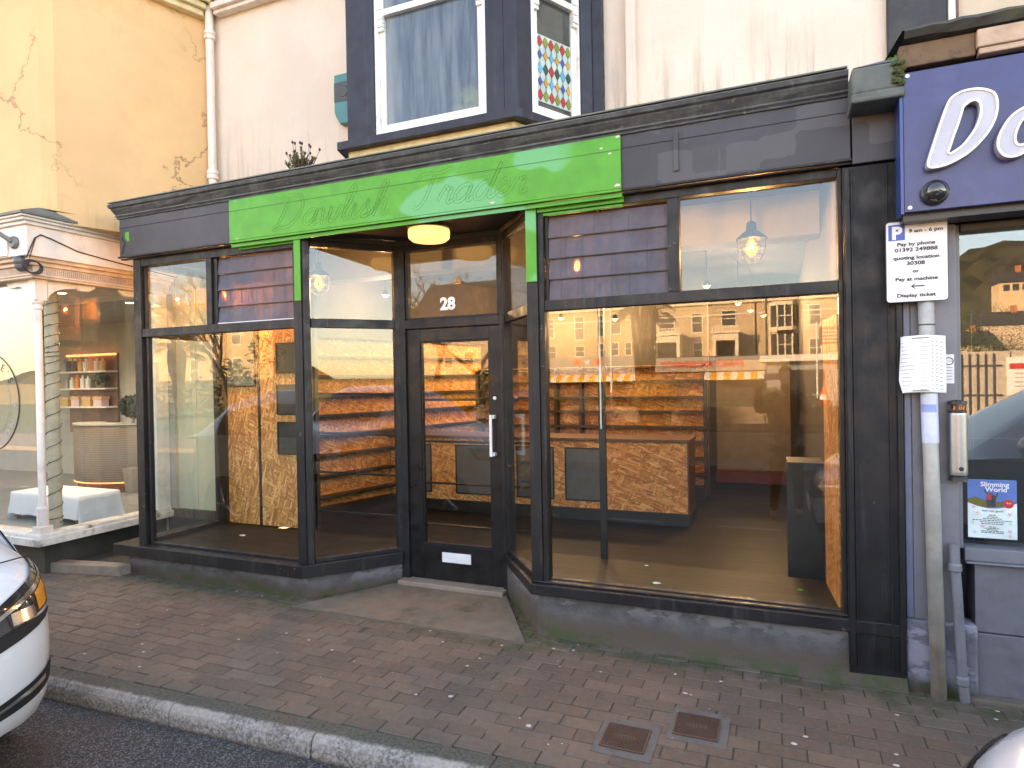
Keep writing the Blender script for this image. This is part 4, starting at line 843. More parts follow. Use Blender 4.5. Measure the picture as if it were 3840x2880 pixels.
mb = MB(); mb.add([(-5.835, 3.32, 3.190), (-5.835, 4.3, 3.190), (-5.74, 4.16, 3.245), (-5.90, 3.50, 3.255), (-16, 3.32, 3.190), (-16, 3.50, 3.255)], [(0, 1, 2, 3), (4, 0, 3, 5)]); mb.slab([(-16, 3.315), (-5.83, 3.315), (-5.83, 4.0), (-5.555, 4.87), (-16, 4.87)], 3.166, 3.188)
obj('lead_roof', mb, M['lead'], N)
# corner column with spandrels
mb = MB(); cx0, cy0 = -6.115, 3.60
mb.lathe([(.035, .42), (.046, .44), (.046, .60), (.036, .62), (.031, .66), (.030, 2.38), (.04, 2.40), (.032, 2.43), (.046, 2.45), (.05, 2.47)], (cx0, cy0, 0), 20); mb.box(cx0-.05, cx0+.05, cy0-.05, cy0+.05, 2.47, 2.655)
for z0, z1, w_ in ((.36, .44, .055),): mb.box(cx0-w_, cx0+w_, cy0-w_, cy0+w_, z0, z1)
obj('corner_column', mb, M['pinkwhite'], N, smooth=False, bevel=.002)
def spandrel(p, d, L_, H_, th=.045):   # p corner xy, d unit xy
    mb = MB(); pts = [(0, 0), (0, -H_)]
    for k in range(9):
        q = math.pi/2*k/8; pts.append((L_*.62*(1-math.cos(q))+.03*0, -H_+ (H_-.04)*math.sin(q)))
    pts += [(L_*.62, -.055), (L_*.86, -.055), (L_*.92, -.04), (L_, -.015), (L_, 0)]
    nn = (-d[1], d[0]); mb.prism([(p[0]+d[0]*a_+nn[0]*th/2, p[1]+d[1]*a_+nn[1]*th/2, 2.655+b_) for a_, b_ in pts], (-nn[0]*th, -nn[1]*th, 0))
    mb.prism([(p[0]+d[0]*a_*.8+nn[0]*th*.7+d[0]*.02, p[1]+d[1]*a_*.8+nn[1]*th*.7+d[1]*.02, 2.635+b_*.72) for a_, b_ in pts[:11]]+[(p[0]+d[0]*.3+nn[0]*th*.7, p[1]+d[1]*.3+nn[1]*th*.7, 2.635)], (-nn[0]*th*1.4, -nn[1]*th*1.4, 0))
    return mb
obj('spandrel', spandrel((cx0, cy0+.05), (0, 1), .46, .22), M['white'], N, bevel=.003)
obj('spandrel', spandrel((cx0-.05, cy0), (-1, 0), .36, .22), M['white'], N, bevel=.003)
obj('spandrel', spandrel((cx0, 4.80), (0, -1), .46, .22), M['white'], N, bevel=.003)
mb = MB(); mb.box(-6.15, -6.06, 4.79, 4.86, .36, 2.66); mb.box(-6.10, -6.05, 4.70, 4.7895, .36, 2.66); mb.lathe([(.04, .40), (.03, .46), (.028, 2.44), (.045, 2.5)], (-6.09, 4.74, 0), 14); obj('end_column', mb, M['white'], N, bevel=.003)
mb = MB(); mb.slab([(-16, 3.50), (-6.015, 3.50), (-6.015, 4.86), (-6.2, 4.86), (-6.2, 3.7), (-16, 3.7)], .275, .345); mb.slab([(-16, 3.535), (-6.045, 3.535), (-6.045, 4.86), (-6.2, 4.86), (-6.2, 3.7), (-16, 3.7)], .3455, .375)
obj('salon_sill', mb, plain('peeling_white_paint', (.70, .66, .60), .6, dirt=(.12, .11, .08), dirtamt=.95, dirts=7, bump=.5), N, bevel=.006)
mb = MB(); mb.slab([(-16, 3.62), (-6.14, 3.62), (-6.14, 4.9), (-6.3, 4.9), (-6.3, 3.8), (-16, 3.8)], -.1, .274); obj('stall_riser', mb, M['darkstone'], N)
mb = MB(); mb.box(-6.118, -6.112, 3.651, 4.79, .376, 2.655); obj('salon_side_pane', mb, M['pane_left'], N)
mb = MB(); mb.box(-16, -6.166, 3.598, 3.603, .376, 2.655); SPN = obj('salon_front_pane', mb, M['pane_left'], N)
mb = MB()
for x_ in (-8.4, -10.6, -13): mb.box(x_-.03, x_+.03, 3.57, 3.64, .376, 2.655)
obj('salon_mullion', mb, M['white'], N)
# window graphic: circle and round lettering, read from outside
gx, gz, gr, gy = -6.87, 1.555, .46, 3.5965
mb = MB(); mb.tube([(gx+gr*math.cos(q), gy, gz+gr*math.sin(q)) for q in [i*math.pi/40 for i in range(81)]], .0055, 4, 0)
mb.tube([(gx+gr*.70*math.cos(q), gy, gz+gr*.70*math.sin(q)) for q in [i*math.pi/40 for i in range(81)]], .0018, 4, 1)
def roundtext(s_, a0, st, cw, mi):
    for i, ch in enumerate(s_):
        q = math.radians(a0+(-st*i if cw else st*i)); r_ = gr*.80
        ux = (math.sin(q), 0, -math.cos(q)) if cw else (-math.sin(q), 0, math.cos(q)); uz = (math.cos(q), 0, math.sin(q)) if cw else (-math.cos(q), 0, -math.sin(q))
        r_ = gr*.77 if cw else gr*.93
        mb.text(ch, .10, (gx+r_*math.cos(q), gy+.003, gz+r_*math.sin(q)), ux, uz, .0012, mi, 'CENTER')
roundtext("E'S", 56, 12, True, 0); roundtext('SALON', -98, 17, False, 1)
mb.lathe([(.018, 0), (.018, -.002), (.011, -.002)], (gx+gr*.86, gy, gz-.02), 14, 1, 'Y')
mb.tube([(gx+.02+.10*math.cos(q)*1.1, gy, gz-.06+.2*math.sin(q)) for q in [math.radians(a_) for a_ in range(-80, 31, 10)]], [.012, .014, .016, .016, .015, .013, .011, .009, .007, .005, .003, .002], 5, 2)
obj('window_lettering', mb, [M['ink'], M['inkgrey'], plain('teal_vinyl', (.01, .10, .09), .4, bump=0)], SPN)
mb = MB(); mb.box(-9, -6.16, 3.385, 3.3995, 2.84, 3.02); obj('salon_name_board', mb, M['signwhite'], N, bevel=.003)
mb = MB(); mb.tube([(-6.72, 3.381, 2.98), (-6.66, 3.381, 2.93), (-6.69, 3.381, 2.90), (-6.60, 3.381, 2.95)], .004, 5); mb.tube([(-6.70, 3.381, 2.86), (-6.66, 3.381, 2.88), (-6.63, 3.381, 2.92)], .005, 5); obj('board_script', mb, M['ink'], N)
# inside the salon
mb = MB(); mb.box(-16, -6.15, 6.6, 6.7, .1, 2.75); mb.box(-16, -15.9, 3.7, 6.6, .1, 2.75); mb.box(-6.35, -5.98, 4.865, 6.6, .1, 2.75); obj('salon_wall', mb, M['beige'], N)
mb = MB(); mb.box(-16, -6.13, 3.64, 6.6, 2.66, 2.70); obj('salon_ceiling', mb, plain('salon_ceiling_grey', (.30, .30, .27), .8), N)
mb = MB(); mb.box(-16, -6.13, 3.70, 6.6, .25, .30); obj('salon_floor', mb, plain('salon_floor_grey', (.20, .22, .22), .4), N)
mb = MB(); mb.box(-5.98, -5.42, 4.90, 4.95, .36, 3.15); mb.box(-5.70, -5.695, 4.895, 4.9, .36, 3.15); obj('recess_wall', mb, M['creamwall'], N)
mb = MB(); mb.box(-6.1, -5.42, 4.86, 4.95, -.1, .36); obj('recess_plinth', mb, M['darkstone'], N)
mb = MB(); mb.slab([(-6.20, 3.66), (-5.40, 3.80), (-5.40, 3.92), (-6.16, 3.80)], -.02, .085); mb.slab([(-6.14, 3.81), (-5.43, 3.93), (-5.43, 4.87), (-6.14, 4.87)], -.02, .05, 1); obj('threshold_stone', mb, [M['stone'], M['darkstone']], N, bevel=.008)

# rope wrapped post with light string
t = thing('wrapped_post', 'cream post wound with a string of small lights inside the salon window', 'post', (-6.36, 3.86, .376))
mb = MB(); mb.lathe([(.055, 0), (.055, 2.28)], (-6.36, 3.86, .376), 18); obj('post', mb, plain('cream_post', (.56, .45, .33), .6), t)
mb = MB(); pts = []
zz = .40; q = 0
while zz < 2.62:
    st = .003 if (.40 < zz < .46 or 1.95 < zz < 2.05) else .0075 if zz > 1.7 else .011
    pts.append((-6.36+.060*math.cos(q), 3.86+.060*math.sin(q), zz)); q += .42; zz += st*.9
mb.tube(pts, .004, 4)
for i in range(0, len(pts), 9): mb.tube([pts[i], (pts[i][0]+.02*math.cos(i), pts[i][1]+.02*math.sin(i)-.008, pts[i][2]+.012)], .003, 4)
obj('light_string', mb, M['ink'], t)
# reception desk, curved
t = thing('reception_desk', 'curved ribbed reception desk with glowing strip inside the salon', 'desk', (-8.35, 5.75, .3))
mb = MB(); n = 30; R_ = .75
def arc(r_, z_): return [(-8.35+r_*math.sin(-1.0+2.0*k/n), 6.25-r_*math.cos(-1.0+2.0*k/n), z_) for k in range(n+1)]
def arcwall(r0, r1, z0, z1):
    a0, a1, b0, b1 = arc(r0, z0), arc(r1, z0), arc(r0, z1), arc(r1, z1); k = n+1
    mb.add(a0+a1+b0+b1, [(i, i+1, k*2+i+1, k*2+i) for i in range(n)]+[(k+i, k*3+i, k*3+i+1, k+i+1) for i in range(n)]+[(k*2+i, k*2+i+1, k*3+i+1, k*3+i) for i in range(n)])
arcwall(.80, .74, .44, 1.18); 
m_ = NT('ribbed_timber'); mz = m_.math('FRACT', m_.math('MULTIPLY', m_.xyz()[2], 34)); m_.col(m_.mix(m_.ramp(mz, .2, .8), (.13, .095, .072), (.20, .15, .115))); m_.bump(mz, .6, .006); m_.rough(.5)
obj('ribbed_front', mb, m_.mat, t, smooth=True)
mb = MB(); arcwall(.76, .72, .30, .425); obj('plinth', mb, M['brownwood'], t)
mb = MB(); arcwall(.803, .76, .426, .439); obj('light_strip', mb, M['led'], t)
mb = MB(); arcwall(.81, .45, 1.181, 1.20); obj('desk_top', mb, M['beige'], t)
# table with white cloth
t = thing('clothed_table', 'low table under a white cloth inside the salon window', 'table', (-7.0, 4.35, .3))
def cloth(u, v):
    x = -.72+1.44*u; y = -.32+.64*v; dx = max(0, abs(x)-.55); dy = max(0, abs(y)-.22); dd = max(dx, dy)
    z = .29-dd*2.3; return (-7.0+max(-.55-dx*.15, min(.55+dx*.15, x))+.012*math.sin(y*24)*min(1, dx*9), 4.35+max(-.22-dy*.15, min(.22+dy*.15, y))+.012*math.sin(x*21)*min(1, dy*9), .30+max(z, .01))
mb = MB(); mb.grid(cloth, 60, 30); obj('tablecloth', mb, M['paper'], t, smooth=True)
for sx in (-.5, .5):
    for sy in (-.18, .18): mb = MB(); mb.box(-7+sx-.02, -7+sx+.02, 4.35+sy-.02, 4.35+sy+.02, .3, .58); obj('leg', mb, M['brownwood'], t)
# shelves with products
t = thing('salon_shelf', 'timber backed wall shelves with lit edges holding salon products', 'shelf', (-9.82, 6.55, 1.0))
mb = MB(); mb.box(-10.40, -9.28, 6.56, 6.599, .98, 2.2); obj('back_board', mb, plain('rosy_timber', (.22, .115, .085), .6), t)
for z_ in (1.26+.12, 1.66, 1.92): mb = MB(); mb.box(-10.42, -9.26, 6.36, 6.5595, z_-.012, z_+.012); obj('shelf', mb, M['white'], t, bevel=.002)
mb = MB(); mb.box(-10.40, -9.28, 6.52, 6.5595, 2.17, 2.2); obj('light_strip', mb, M['led'], t)
bc = {'black': (.03, .03, .035), 'orange': (.75, .22, .04), 'amber': (.62, .38, .12), 'white': (.72, .72, .70), 'pink': (.70, .48, .50), 'grey': (.30, .31, .34)}
bm = {k: plain('bottle_'+k, v, .35, bump=0) for k, v in bc.items()}
def bottle(x, z, h, r_, c, label):
    t = thing('bottle', label, 'bottle', (x, 6.44, z), 'bottles on the salon shelves'); mb = MB(); mb.lathe([(r_, 0), (r_, h*.72), (r_*.5, h*.80)], seg=12); obj('body', mb, bm[c], t, world=False)
    mb = MB(); mb.lathe([(r_*.45, h*.80), (r_*.42, h)], seg=10); obj('cap', mb, bm['white' if c == 'black' else c], t, world=False)
for i, (c, h, d) in enumerate((('grey', .19, 'first grey bottle at the left end'), ('black', .21, 'stout black bottle'), ('black', .20, 'second black bottle beside the stout one'), ('amber', .20, 'amber bottle after the black pair'), ('white', .19, 'white tube in the middle'), ('orange', .20, 'bright orange bottle'), ('pink', .19, 'pale pink tube'), ('amber', .20, 'amber bottle at the right end'))):
    bottle(-10.30+i*.125, 1.932, h, .042 if c != 'black' else .055, c, d+' of the top salon shelf')
for i, (c, h, d) in enumerate((('grey', .17, 'grey tube at the left end'), ('white', .17, 'white tube next to the grey one'), ('orange', .21, 'slender orange spray bottle'), ('white', .20, 'first white spray bottle'), ('white', .19, 'second white spray bottle beside the plant'))):
    bottle(-10.26+i*.125, 1.672, h, .036, c, d+' of the middle salon shelf')
for i, (c, d) in enumerate((('amber', 'amber gift box at the left'), ('pink', 'pink gift box second from the left'), ('amber', 'amber gift box second from the right'), ('pink', 'pink gift box at the right'))):
    t2 = thing('gift_box', d+' of the lowest salon shelf', 'box', (-10.27+i*.26, 6.45, 1.392), 'gift boxes on the lowest salon shelf'); mb = MB(); mb.box(-.09, .09, -.06, .06, 0, .10); obj('carton', mb, bm[c], t2, world=False, bevel=.004)
    mb = MB(); mb.prism([(-.10, -.065, .101), (.10, -.065, .101), (.11, -.065, .15), (.04, -.065, .14), (-.05, -.065, .16), (-.1, -.065, .14)], (0, .13, 0)); obj('tissue', mb, plain('peach_tissue', (.68, .42, .26), .8), t2, world=False)
def leafball(name, label, loc, r_, n, seed, mat_, pot=None, leaf=.03):
    t = thing(name, label, 'plant', loc); mb = MB(); rr = random.Random(seed)
    for i in range(n):
        v = Vector((rr.gauss(0, 1), rr.gauss(0, 1), rr.gauss(0, 1))).normalized()*r_*rr.uniform(.55, 1.05)
        d = Vector((rr.gauss(0, 1), rr.gauss(0, 1), rr.gauss(0, 1))).normalized()*leaf; s_ = d.orthogonal().normalized()*leaf*.45
        mb.add([v-d, v+s_, v+d, v-s_], [(0, 1, 2, 3)])
    obj('foliage', mb, mat_, t, world=False)
    if pot:
        mb = MB(); mb.lathe(pot, seg=16); obj('pot', mb, M['stone'], t, world=False)
    return t
leafball('pot_plant', 'small trailing plant in a pale pot on the middle salon shelf', (-9.48, 6.44, 1.80), .11, 160, 3, plain('house_leaf', (.02, .05, .015), .6, bump=0), [(.05, -.128), (.075, -.03), (.075, .0)], .03)
leafball('topiary_ball', 'dark green leafy ball beside the reception desk in the salon', (-7.80, 5.72, 1.42), .15, 700, 5, plain('topiary_leaf', (.008, .022, .012), .6, bump=0), [(.10, -1.115), (.14, -.8), (.02, -.79), (.018, -.1)], .03)
for x, y, lb in ((-6.75, 4.20, 'round downlight nearest the salon corner column'), (-7.7, 5.9, 'round downlight farther back above the desk'), (-6.9, 5.05, 'round downlight close behind the dark shop corner'), (-9.6, 5.4, 'round downlight in front of the salon shelves'), (-8.6, 4.6, 'round downlight over the clothed table')):
    t2 = thing('downlight', lb, 'downlight', (x, y, 2.66), 'recessed ceiling lights of the salon'); mb = MB(); mb.lathe([(.055, 0), (.055, -.006), (.045, -.008)], seg=18); obj('rim', mb, M['white'], t2, world=False)
    mb = MB(); mb.lathe([(.044, -.008), (.04, -.011)], seg=18); obj('lens', mb, M['downlight'], t2, world=False)
    ld = bpy.data.lights.new('downlight_light', 'SPOT'); ld.energy = 10; ld.color = (1, .9, .76); ld.spot_size = 2.4; ld.spot_blend = .8; ld.shadow_soft_size = .05
    lo = bpy.data.objects.new('downlight_light', ld); COL.objects.link(lo); lo.parent = t2; lo.location = (0, 0, -.03)
# lamp arm, bell lamp and loose cable on the salon fascia
t = thing('swan_lamp', 'grey floodlight arm on a round base above the salon corner', 'lamp', (-6.06, 3.40, 2.95))
mb = MB(); mb.lathe([(.052, 0), (.056, -.015), (.045, -.035)], (-6.06, 3.399, 2.945), 18, 0, 'Y'); obj('wall_base', mb, plain('weathered_lamp_metal', (.15, .15, .14), .5), t)
mb = MB(); mb.tube([(-6.06, 3.37, 2.95), (-6.20, 3.22, 3.10), (-6.36, 3.02, 3.22)], .019, 12); obj('arm', mb, plain('weathered_arm_metal', (.15, .15, .13), .5), t)
t = thing('bell_lamp', 'small grey dome lamp under the salon fascia', 'lamp', (-6.06, 3.45, 2.80))
mb = MB(); mb.blob((-6.06, 3.44, 2.76), (.055, .055, .06)); mb.lathe([(.057, 2.76), (.055, 2.825)], (-6.06, 3.44, 0), 16); obj('dome', mb, plain('dome_metal', (.10, .10, .10), .4), t, smooth=True)
mb = MB()
mb.tube([(-5.905, 3.86+.30, 2.895), (-5.903, 3.83, 2.93), (-5.902, 3.60, 3.00), (-5.90, 3.51, 3.02), (-5.90, 3.46, 2.98), (-5.90, 3.42, 2.88), (-5.90, 3.39, 2.80)], .006, 6)
mb.tube([(-5.905, 4.86, 2.84), (-5.905, 4.16, 2.895)], .006, 6); mb.tube([(-5.90, 3.47, 2.99), (-5.895, 3.44, 2.90), (-5.89, 3.41, 2.80)], .004, 6)
for k in range(5):
    mb.tube([(-5.895+.004*k, 3.425+.07*math.cos(q)+.004*k, 2.735+.055*math.sin(q)-.004*k) for q in [i*6.283/24 for i in range(25)]], .0045, 5)
mb.tube([(-5.895, 3.37, 2.76), (-6.0, 3.42, 2.79)], .005, 5)
tg = obj('cable_coil', mb, M['ink'], None, label='loose black cable with a hanging coil on the salon fascia', cat='cable')

# ================================================================ RIGHT NEIGHBOUR
Rb = thing('right_shop', 'grey painted shop with a blue sign and raised white letters', 'shop', (1.5, 3.9, 0))
mb = MB(); mb.box(1.13, 9, 4.95, 12, 3.2, 5.85); obj('upper_wall', mb, M['rightwall'], Rb)
mb = MB(); mb.box(.7205, 1.06, 4.90, 12, 3.2, 5.85); obj('quoin', mb, M['quoin'], Rb, bevel=.01)
mb = MB(); mb.box(1.0605, 1.1, 4.89, 5.2, 3.2, 5.85); mb.box(1.1005, 1.125, 4.92, 5.2, 3.2, 8, 1); obj('corner_pipe', mb, [M['pinkwhite'], M['brownwood']], Rb, bevel=.006)
mb = MB(); rr = random.Random(8); xs = [.60+i*.06 for i in range(60)]
prof = [(3.70, 3.30), (3.62, 3.31), (3.60, 3.345), (3.64, 3.375), (4.95, 3.62)]
vs = []
for x in xs:
    for p in prof: vs.append((x, p[0]+rr.uniform(-.006, .006), p[1]+rr.uniform(-.006, .006)))
k = len(prof); mb.add(vs, [(i*k+j, (i+1)*k+j, (i+1)*k+j+1, i*k+j+1) for i in range(len(xs)-1) for j in range(k-1)]); mb.box(.60, 9, 3.72, 4.94, 3.17, 3.32)
obj('mossy_ledge', mb, M['darkstone'], Rb)
mb = MB(); mb.box(.585, .90, 3.655, 3.715, 3.19, 3.30, 0); mb.box(.9005, 4, 3.63, 3.715, 3.215, 3.30, 1); mb.box(.91, 4, 3.64, 3.70, 3.185, 3.2145, 1); obj('rotten_moulding', mb, [plain('rotten_timber', (.16, .09, .05), .8, dirt=(.02, .015, .01), dirtamt=.95, dirts=10, bump=.8), plain('peach_moulding', (.50, .33, .24), .7, dirt=(.2, .12, .08))], Rb, bevel=.006)
mb = MB(); mb.box(.60, 4.5, 3.66, 3.70, 2.475, 3.165); SG = obj('blue_sign', mb, plain('violet_blue_panel', (.022, .026, .115), .35, var=.12, dirt=(.06, .06, .16), dirtamt=.5, dirts=3, bump=0, coat=.1), Rb, bevel=.003)
mb = MB(); mb.box(.585, .599, 3.665, 3.80, 2.47, 3.16); mb.box(.6, 4.5, 3.705, 3.86, 2.44, 3.17, 1); obj('sign_edge', mb, [plain('blue_edge', (.015, .05, .20), .3), M['steel']], Rb)
def blobtext(outer, inner, y0, dpt, border, mats):
    """letter with a raised pale face and a cream rim"""
    def ring(o, i_, y_, dp, mi, mbx):
        n = len(o)
        v = [(p[0], y_, p[1]) for p in o]+[(p[0], y_, p[1]) for p in i_]+[(p[0], y_+dp, p[1]) for p in o]+[(p[0], y_+dp, p[1]) for p in i_]
        mbx.add(v, [(k, (k+1) % n, n+(k+1) % n, n+k) for k in range(n)]+[(k, 2*n+k, 2*n+(k+1) % n, (k+1) % n) for k in range(n)]+[(n+k, n+(k+1) % n, 3*n+(k+1) % n, 3*n+k) for k in range(n)], mi)
    mb = MB(); ring(outer, inner, y0, dpt, 0, mb)
    def off(P, d):
        out = []; n = len(P)
        for k in range(n):
            a_ = Vector(P[k-1]); b_ = Vector(P[(k+1) % n]); tt = (b_-a_).normalized(); out.append((P[k][0]-tt.y*d, P[k][1]+tt.x*d))
        return out
    area = sum(outer[k][0]*outer[(k+1) % len(outer)][1]-outer[(k+1) % len(outer)][0]*outer[k][1] for k in range(len(outer)))
    s_ = 1 if area > 0 else -1
    ring(outer, off(outer, border*s_), y0-.006, .0055, 1, mb); ring(off(inner, -border*s_), inner, y0-.006, .0055, 1, mb)
    return mb
def resample(P, n):
    P = smooth_path(P+[P[0]], 6)[:-1]; L_ = [0]
    for i in range(len(P)): L_.append(L_[-1]+math.dist(P[i], P[(i+1) % len(P)]))
    out = []; j = 0
    for k in range(n):
        s_ = L_[-1]*k/n
        while L_[j+1] < s_: j += 1
        f = (s_-L_[j])/(L_[j+1]-L_[j]+1e-9); a_, b_ = P[j], P[(j+1) % len(P)]; out.append((a_[0]+(b_[0]-a_[0])*f, a_[1]+(b_[1]-a_[1])*f))
    return out
DO = [(.735, 2.985), (.76, 3.005), (.80, 3.018), (.86, 3.015), (.915, 2.985), (.93, 2.93), (.92, 2.86), (.885, 2.79), (.82, 2.72), (.75, 2.68), (.70, 2.665), (.655, 2.665), (.642, 2.69), (.66, 2.76), (.70, 2.89), (.722, 2.955)]
DI = [(.808, 2.945), (.822, 2.955), (.84, 2.955), (.855, 2.94), (.855, 2.89), (.835, 2.83), (.79, 2.765), (.75, 2.735), (.733, 2.728), (.74, 2.75), (.755, 2.80), (.772, 2.85), (.787, 2.90), (.795, 2.93), (.80, 2.94), (.803, 2.943)]
xo = .045
mb = blobtext(resample([(p[0]+xo, p[1]) for p in DO], 72), resample([(p[0]+xo, p[1]) for p in DI], 72), 3.615, .044, .010, None)
AO = [(1.22, 2.90), (1.16, 2.915), (1.09, 2.905), (1.02, 2.865), (.975, 2.79), (.965, 2.73), (.985, 2.685), (1.02, 2.668), (1.06, 2.675), (1.10, 2.70), (1.12, 2.672), (1.20, 2.675), (1.205, 2.70), (1.195, 2.75), (1.215, 2.82), (1.235, 2.88)]
AI = [(1.135, 2.855), (1.12, 2.862), (1.10, 2.858), (1.065, 2.83), (1.045, 2.785), (1.04, 2.75), (1.048, 2.73), (1.062, 2.727), (1.085, 2.737), (1.105, 2.76), (1.118, 2.785), (1.128, 2.805), (1.133, 2.82), (1.137, 2.835), (1.139, 2.845), (1.138, 2.852)]
mb2 = blobtext(resample(AO, 72), resample(AI, 72), 3.615, .044, .010, None)
lm = [plain('pale_letter_face', (.44, .43, .50), .4, var=.06), plain('cream_letter_rim', (.85, .80, .62), .4, var=.03)]
obj('letter_d', mb, lm, SG); obj('letter_a', mb2, lm, SG)
mb = MB()
for x_, z_ in ((.618, 3.145), (.622, 2.495)): mb.lathe([(.010, 0), (.010, -.006), (.005, -.008)], (x_, 3.659, z_), 12, 0, 'Y')
obj('sign_screw', mb, M['white_metal'], SG)
t = thing('bulkhead_lamp', 'black domed bulkhead lamp on the blue sign', 'lamp', (.725, 3.66, 2.555))
mb = MB(); mb.lathe([(.058, -.001), (.06, -.02), (.05, -.028)], (.725, 3.658, 2.555), 24, 0, 'Y'); obj('lamp_ring', mb, M['steel'], t, smooth=False)
mb = MB(); mb.lathe([(.049, -.028), (.047, -.045), (.036, -.062), (.018, -.072), (.002, -.075)], (.725, 3.658, 2.555), 24, 0, 'Y'); obj('dome', mb, plain('smoked_dome', (.02, .02, .02), .08, coat=1, bump=0), t, smooth=True)
# grey frame, plinths, stall riser, window
mb = MB(); mb.box(.655, .86, 3.885, 4.1, .38, 2.44); mb.box(.622, .6545, 3.89, 4.1, .38, 2.44, 1); mb.box(.8605, .884, 3.92, 4.1, .76, 2.44); mb.box(.8845, 4.2, 3.90, 4.1, .705, .77); mb.box(.8845, 4.2, 3.87, 4.1, .6955, .7045); mb.box(.8845, 4.2, 3.90, 4.1, 2.40, 2.44, 2)
obj('grey_frame', mb, [M['greypaint'], plain('blue_grey_edge', (.16, .18, .26), .4), M['steel']], Rb, bevel=.004)
mb = MB(); mb.box(.615, .93, 3.868, 4.0, -.02, .379); obj('pier_plinth', mb, plinthmat('grey_pier_plinth', (.15, .15, .175), .02, .09), Rb, bevel=.012)
mb = MB(); mb.box(.9305, 4.2, 3.915, 4.1, -.02, .33); mb.box(.9305, 4.2, 3.92, 4.1, .336, .6955); obj('stall_riser', mb, M['greypaint'], Rb, bevel=.004)
mb = MB(); mb.box(.88, 4.2, 3.84, 3.914, -.03, .02); obj('foot_stone', mb, M['concrete'], Rb, bevel=.01)
mb = MB(); mb.box(.8845, 4.2, 3.955, 3.96, .77, 2.40); RP = obj('shop_pane', mb, glass('right_shop_glass', boost=1.35, ior=1.55), Rb)
mb = MB(); mb.box(.62, 6, 5.2, 5.3, .1, 3.1); mb.box(.62, .66, 4.1, 5.2, .1, 3.1); mb.box(.62, 6, 4.1, 5.2, .08, .12); mb.box(.62, 6, 4.1, 5.2, 3.05, 3.1); obj('dark_room', mb, M['darkwall'], Rb)
mb = MB(); mb.box(.94, .943, 3.9615, 3.9635, .77, 2.0); mb.box(.8845, 1.4, 3.9615, 3.9635, 1.22, 1.223); mb.box(.8845, 1.4, 4.3, 4.303, 1.30, 1.304); obj('blind_cord', mb, M['iron'], Rb)
mb = MB(); mb.box(4.2, 9, 3.9, 12, -.05, 3.3); obj('far_shop_wall', mb, M['greypaint'], Rb)
# poster
t = thing('window_poster', 'poster reading Slimming World with people on a hill, stuck inside the right shop window', 'poster', (1.02, 3.952, .97))
def pq(u, v): return (.912+.209*u, 3.9525, .816+.303*v)
mb = MB(); mb.add([pq(0, 0), pq(1, 0), pq(1, 1), pq(0, 1)], [(0, 1, 2, 3)]); mb.box(.912, 1.121, 3.9528, 3.9545, .816, 1.119); obj('sheet', mb, plain('poster_sheet', (.62, .72, .72), .4, bump=0), t)
def flat(pts, y_, m_, mbx): mbx.add([(pq(u, v)[0], y_, pq(u, v)[2]) for u, v in pts], [tuple(range(len(pts)))], m_)
mb = MB(); flat([(0, 1), (0, .60)]+[(u/10, .60-.09*math.sin(math.pi*u/10*.95)-.02*u/10+.04*(u/10)**2) for u in range(1, 10)]+[(1, .62), (1, 1)], 3.9522, 0, mb)
flat([(0, .60), (.0, .66), (.15, .71), (.3, .66), (.45, .62), (.6, .63), (.8, .64), (1, .63), (1, .615), (.8, .565), (.6, .535), (.4, .52), (.2, .545)], 3.9519, 1, mb)
flat([(.40, .54), (.38, .64), (.40, .74), (.33, .83), (.36, .83), (.43, .76), (.47, .78), (.52, .76), (.53, .6), (.52, .54)], 3.9516, 2, mb); flat([(.40, .66), (.40, .75), (.49, .76), (.49, .66)], 3.9513, 3, mb)
flat([(.53, .54), (.51, .64), (.53, .75), (.57, .73), (.62, .79), (.63, .78), (.58, .68), (.57, .54)], 3.9516, 2, mb)
flat([(.83+.11*math.cos(q), .60+.075*math.sin(q)) for q in [i*6.283/20 for i in range(20)]], 3.9515, 3, mb)
obj('picture', mb, [plain('print_sky', (.06, .16, .42), .4, bump=0), plain('print_hill', (.14, .12, .03), .4, bump=0), plain('print_people', (.05, .05, .06), .4, bump=0), M['red']], t)
PLM = [M['signwhite'], M['red'], M['ink'], M['ink'], plain('print_pink', (.65, .15, .42), .5, bump=0), plain('print_green', (.30, .62, .30), .5, bump=0), plain('print_peach', (.75, .38, .25), .5, bump=0)]
mb = MB()
mb.text('Slimming', .034, (1.028, 3.9512, .816+.303*.885), ext=.0002, align='CENTER', bold=.0006); mb.text('World', .034, (1.034, 3.9512, .816+.303*.80), ext=.0002, align='CENTER', bold=.0006)
obj('poster_title', mb, PLM, t); mb = MB()
mb.text('free', .012, (1.087, 3.9510, .816+.303*.60), ext=.0002, align='CENTER'); obj('badge_text', mb, PLM, t); mb = MB(); mb.text('feel', .016, (.985, 3.9512, .816+.303*.455), ext=.0002, m=2, align='CENTER'); mb.text('real', .016, (1.013, 3.9512, .816+.303*.455), ext=.0002, m=1, align='CENTER'); mb.text('good', .016, (1.047, 3.9512, .816+.303*.455), ext=.0002, m=2, align='CENTER')
obj('slogan', mb, PLM, t); mb = MB()
rr = random.Random(2)
for i, (w_, z_) in enumerate(((.14, .39), (.22, .36), (.38, .33), (.80, .30), (.5, .27), (.46, .24), (.14, .19), (.30, .165), (.22, .14), (.46, .115), (.46, .09))):
    x_ = .5-w_/2
    while x_ < .5+w_/2: q_ = rr.uniform(.03, .08); a_, b_ = pq(x_, z_), pq(min(x_+q_, .5+w_/2), z_+.012); mb.box(a_[0], b_[0], 3.9517, 3.9521, a_[2], b_[2], 2); x_ += q_+.012
obj('small_print', mb, PLM, t, kind='stuff'); mb = MB()
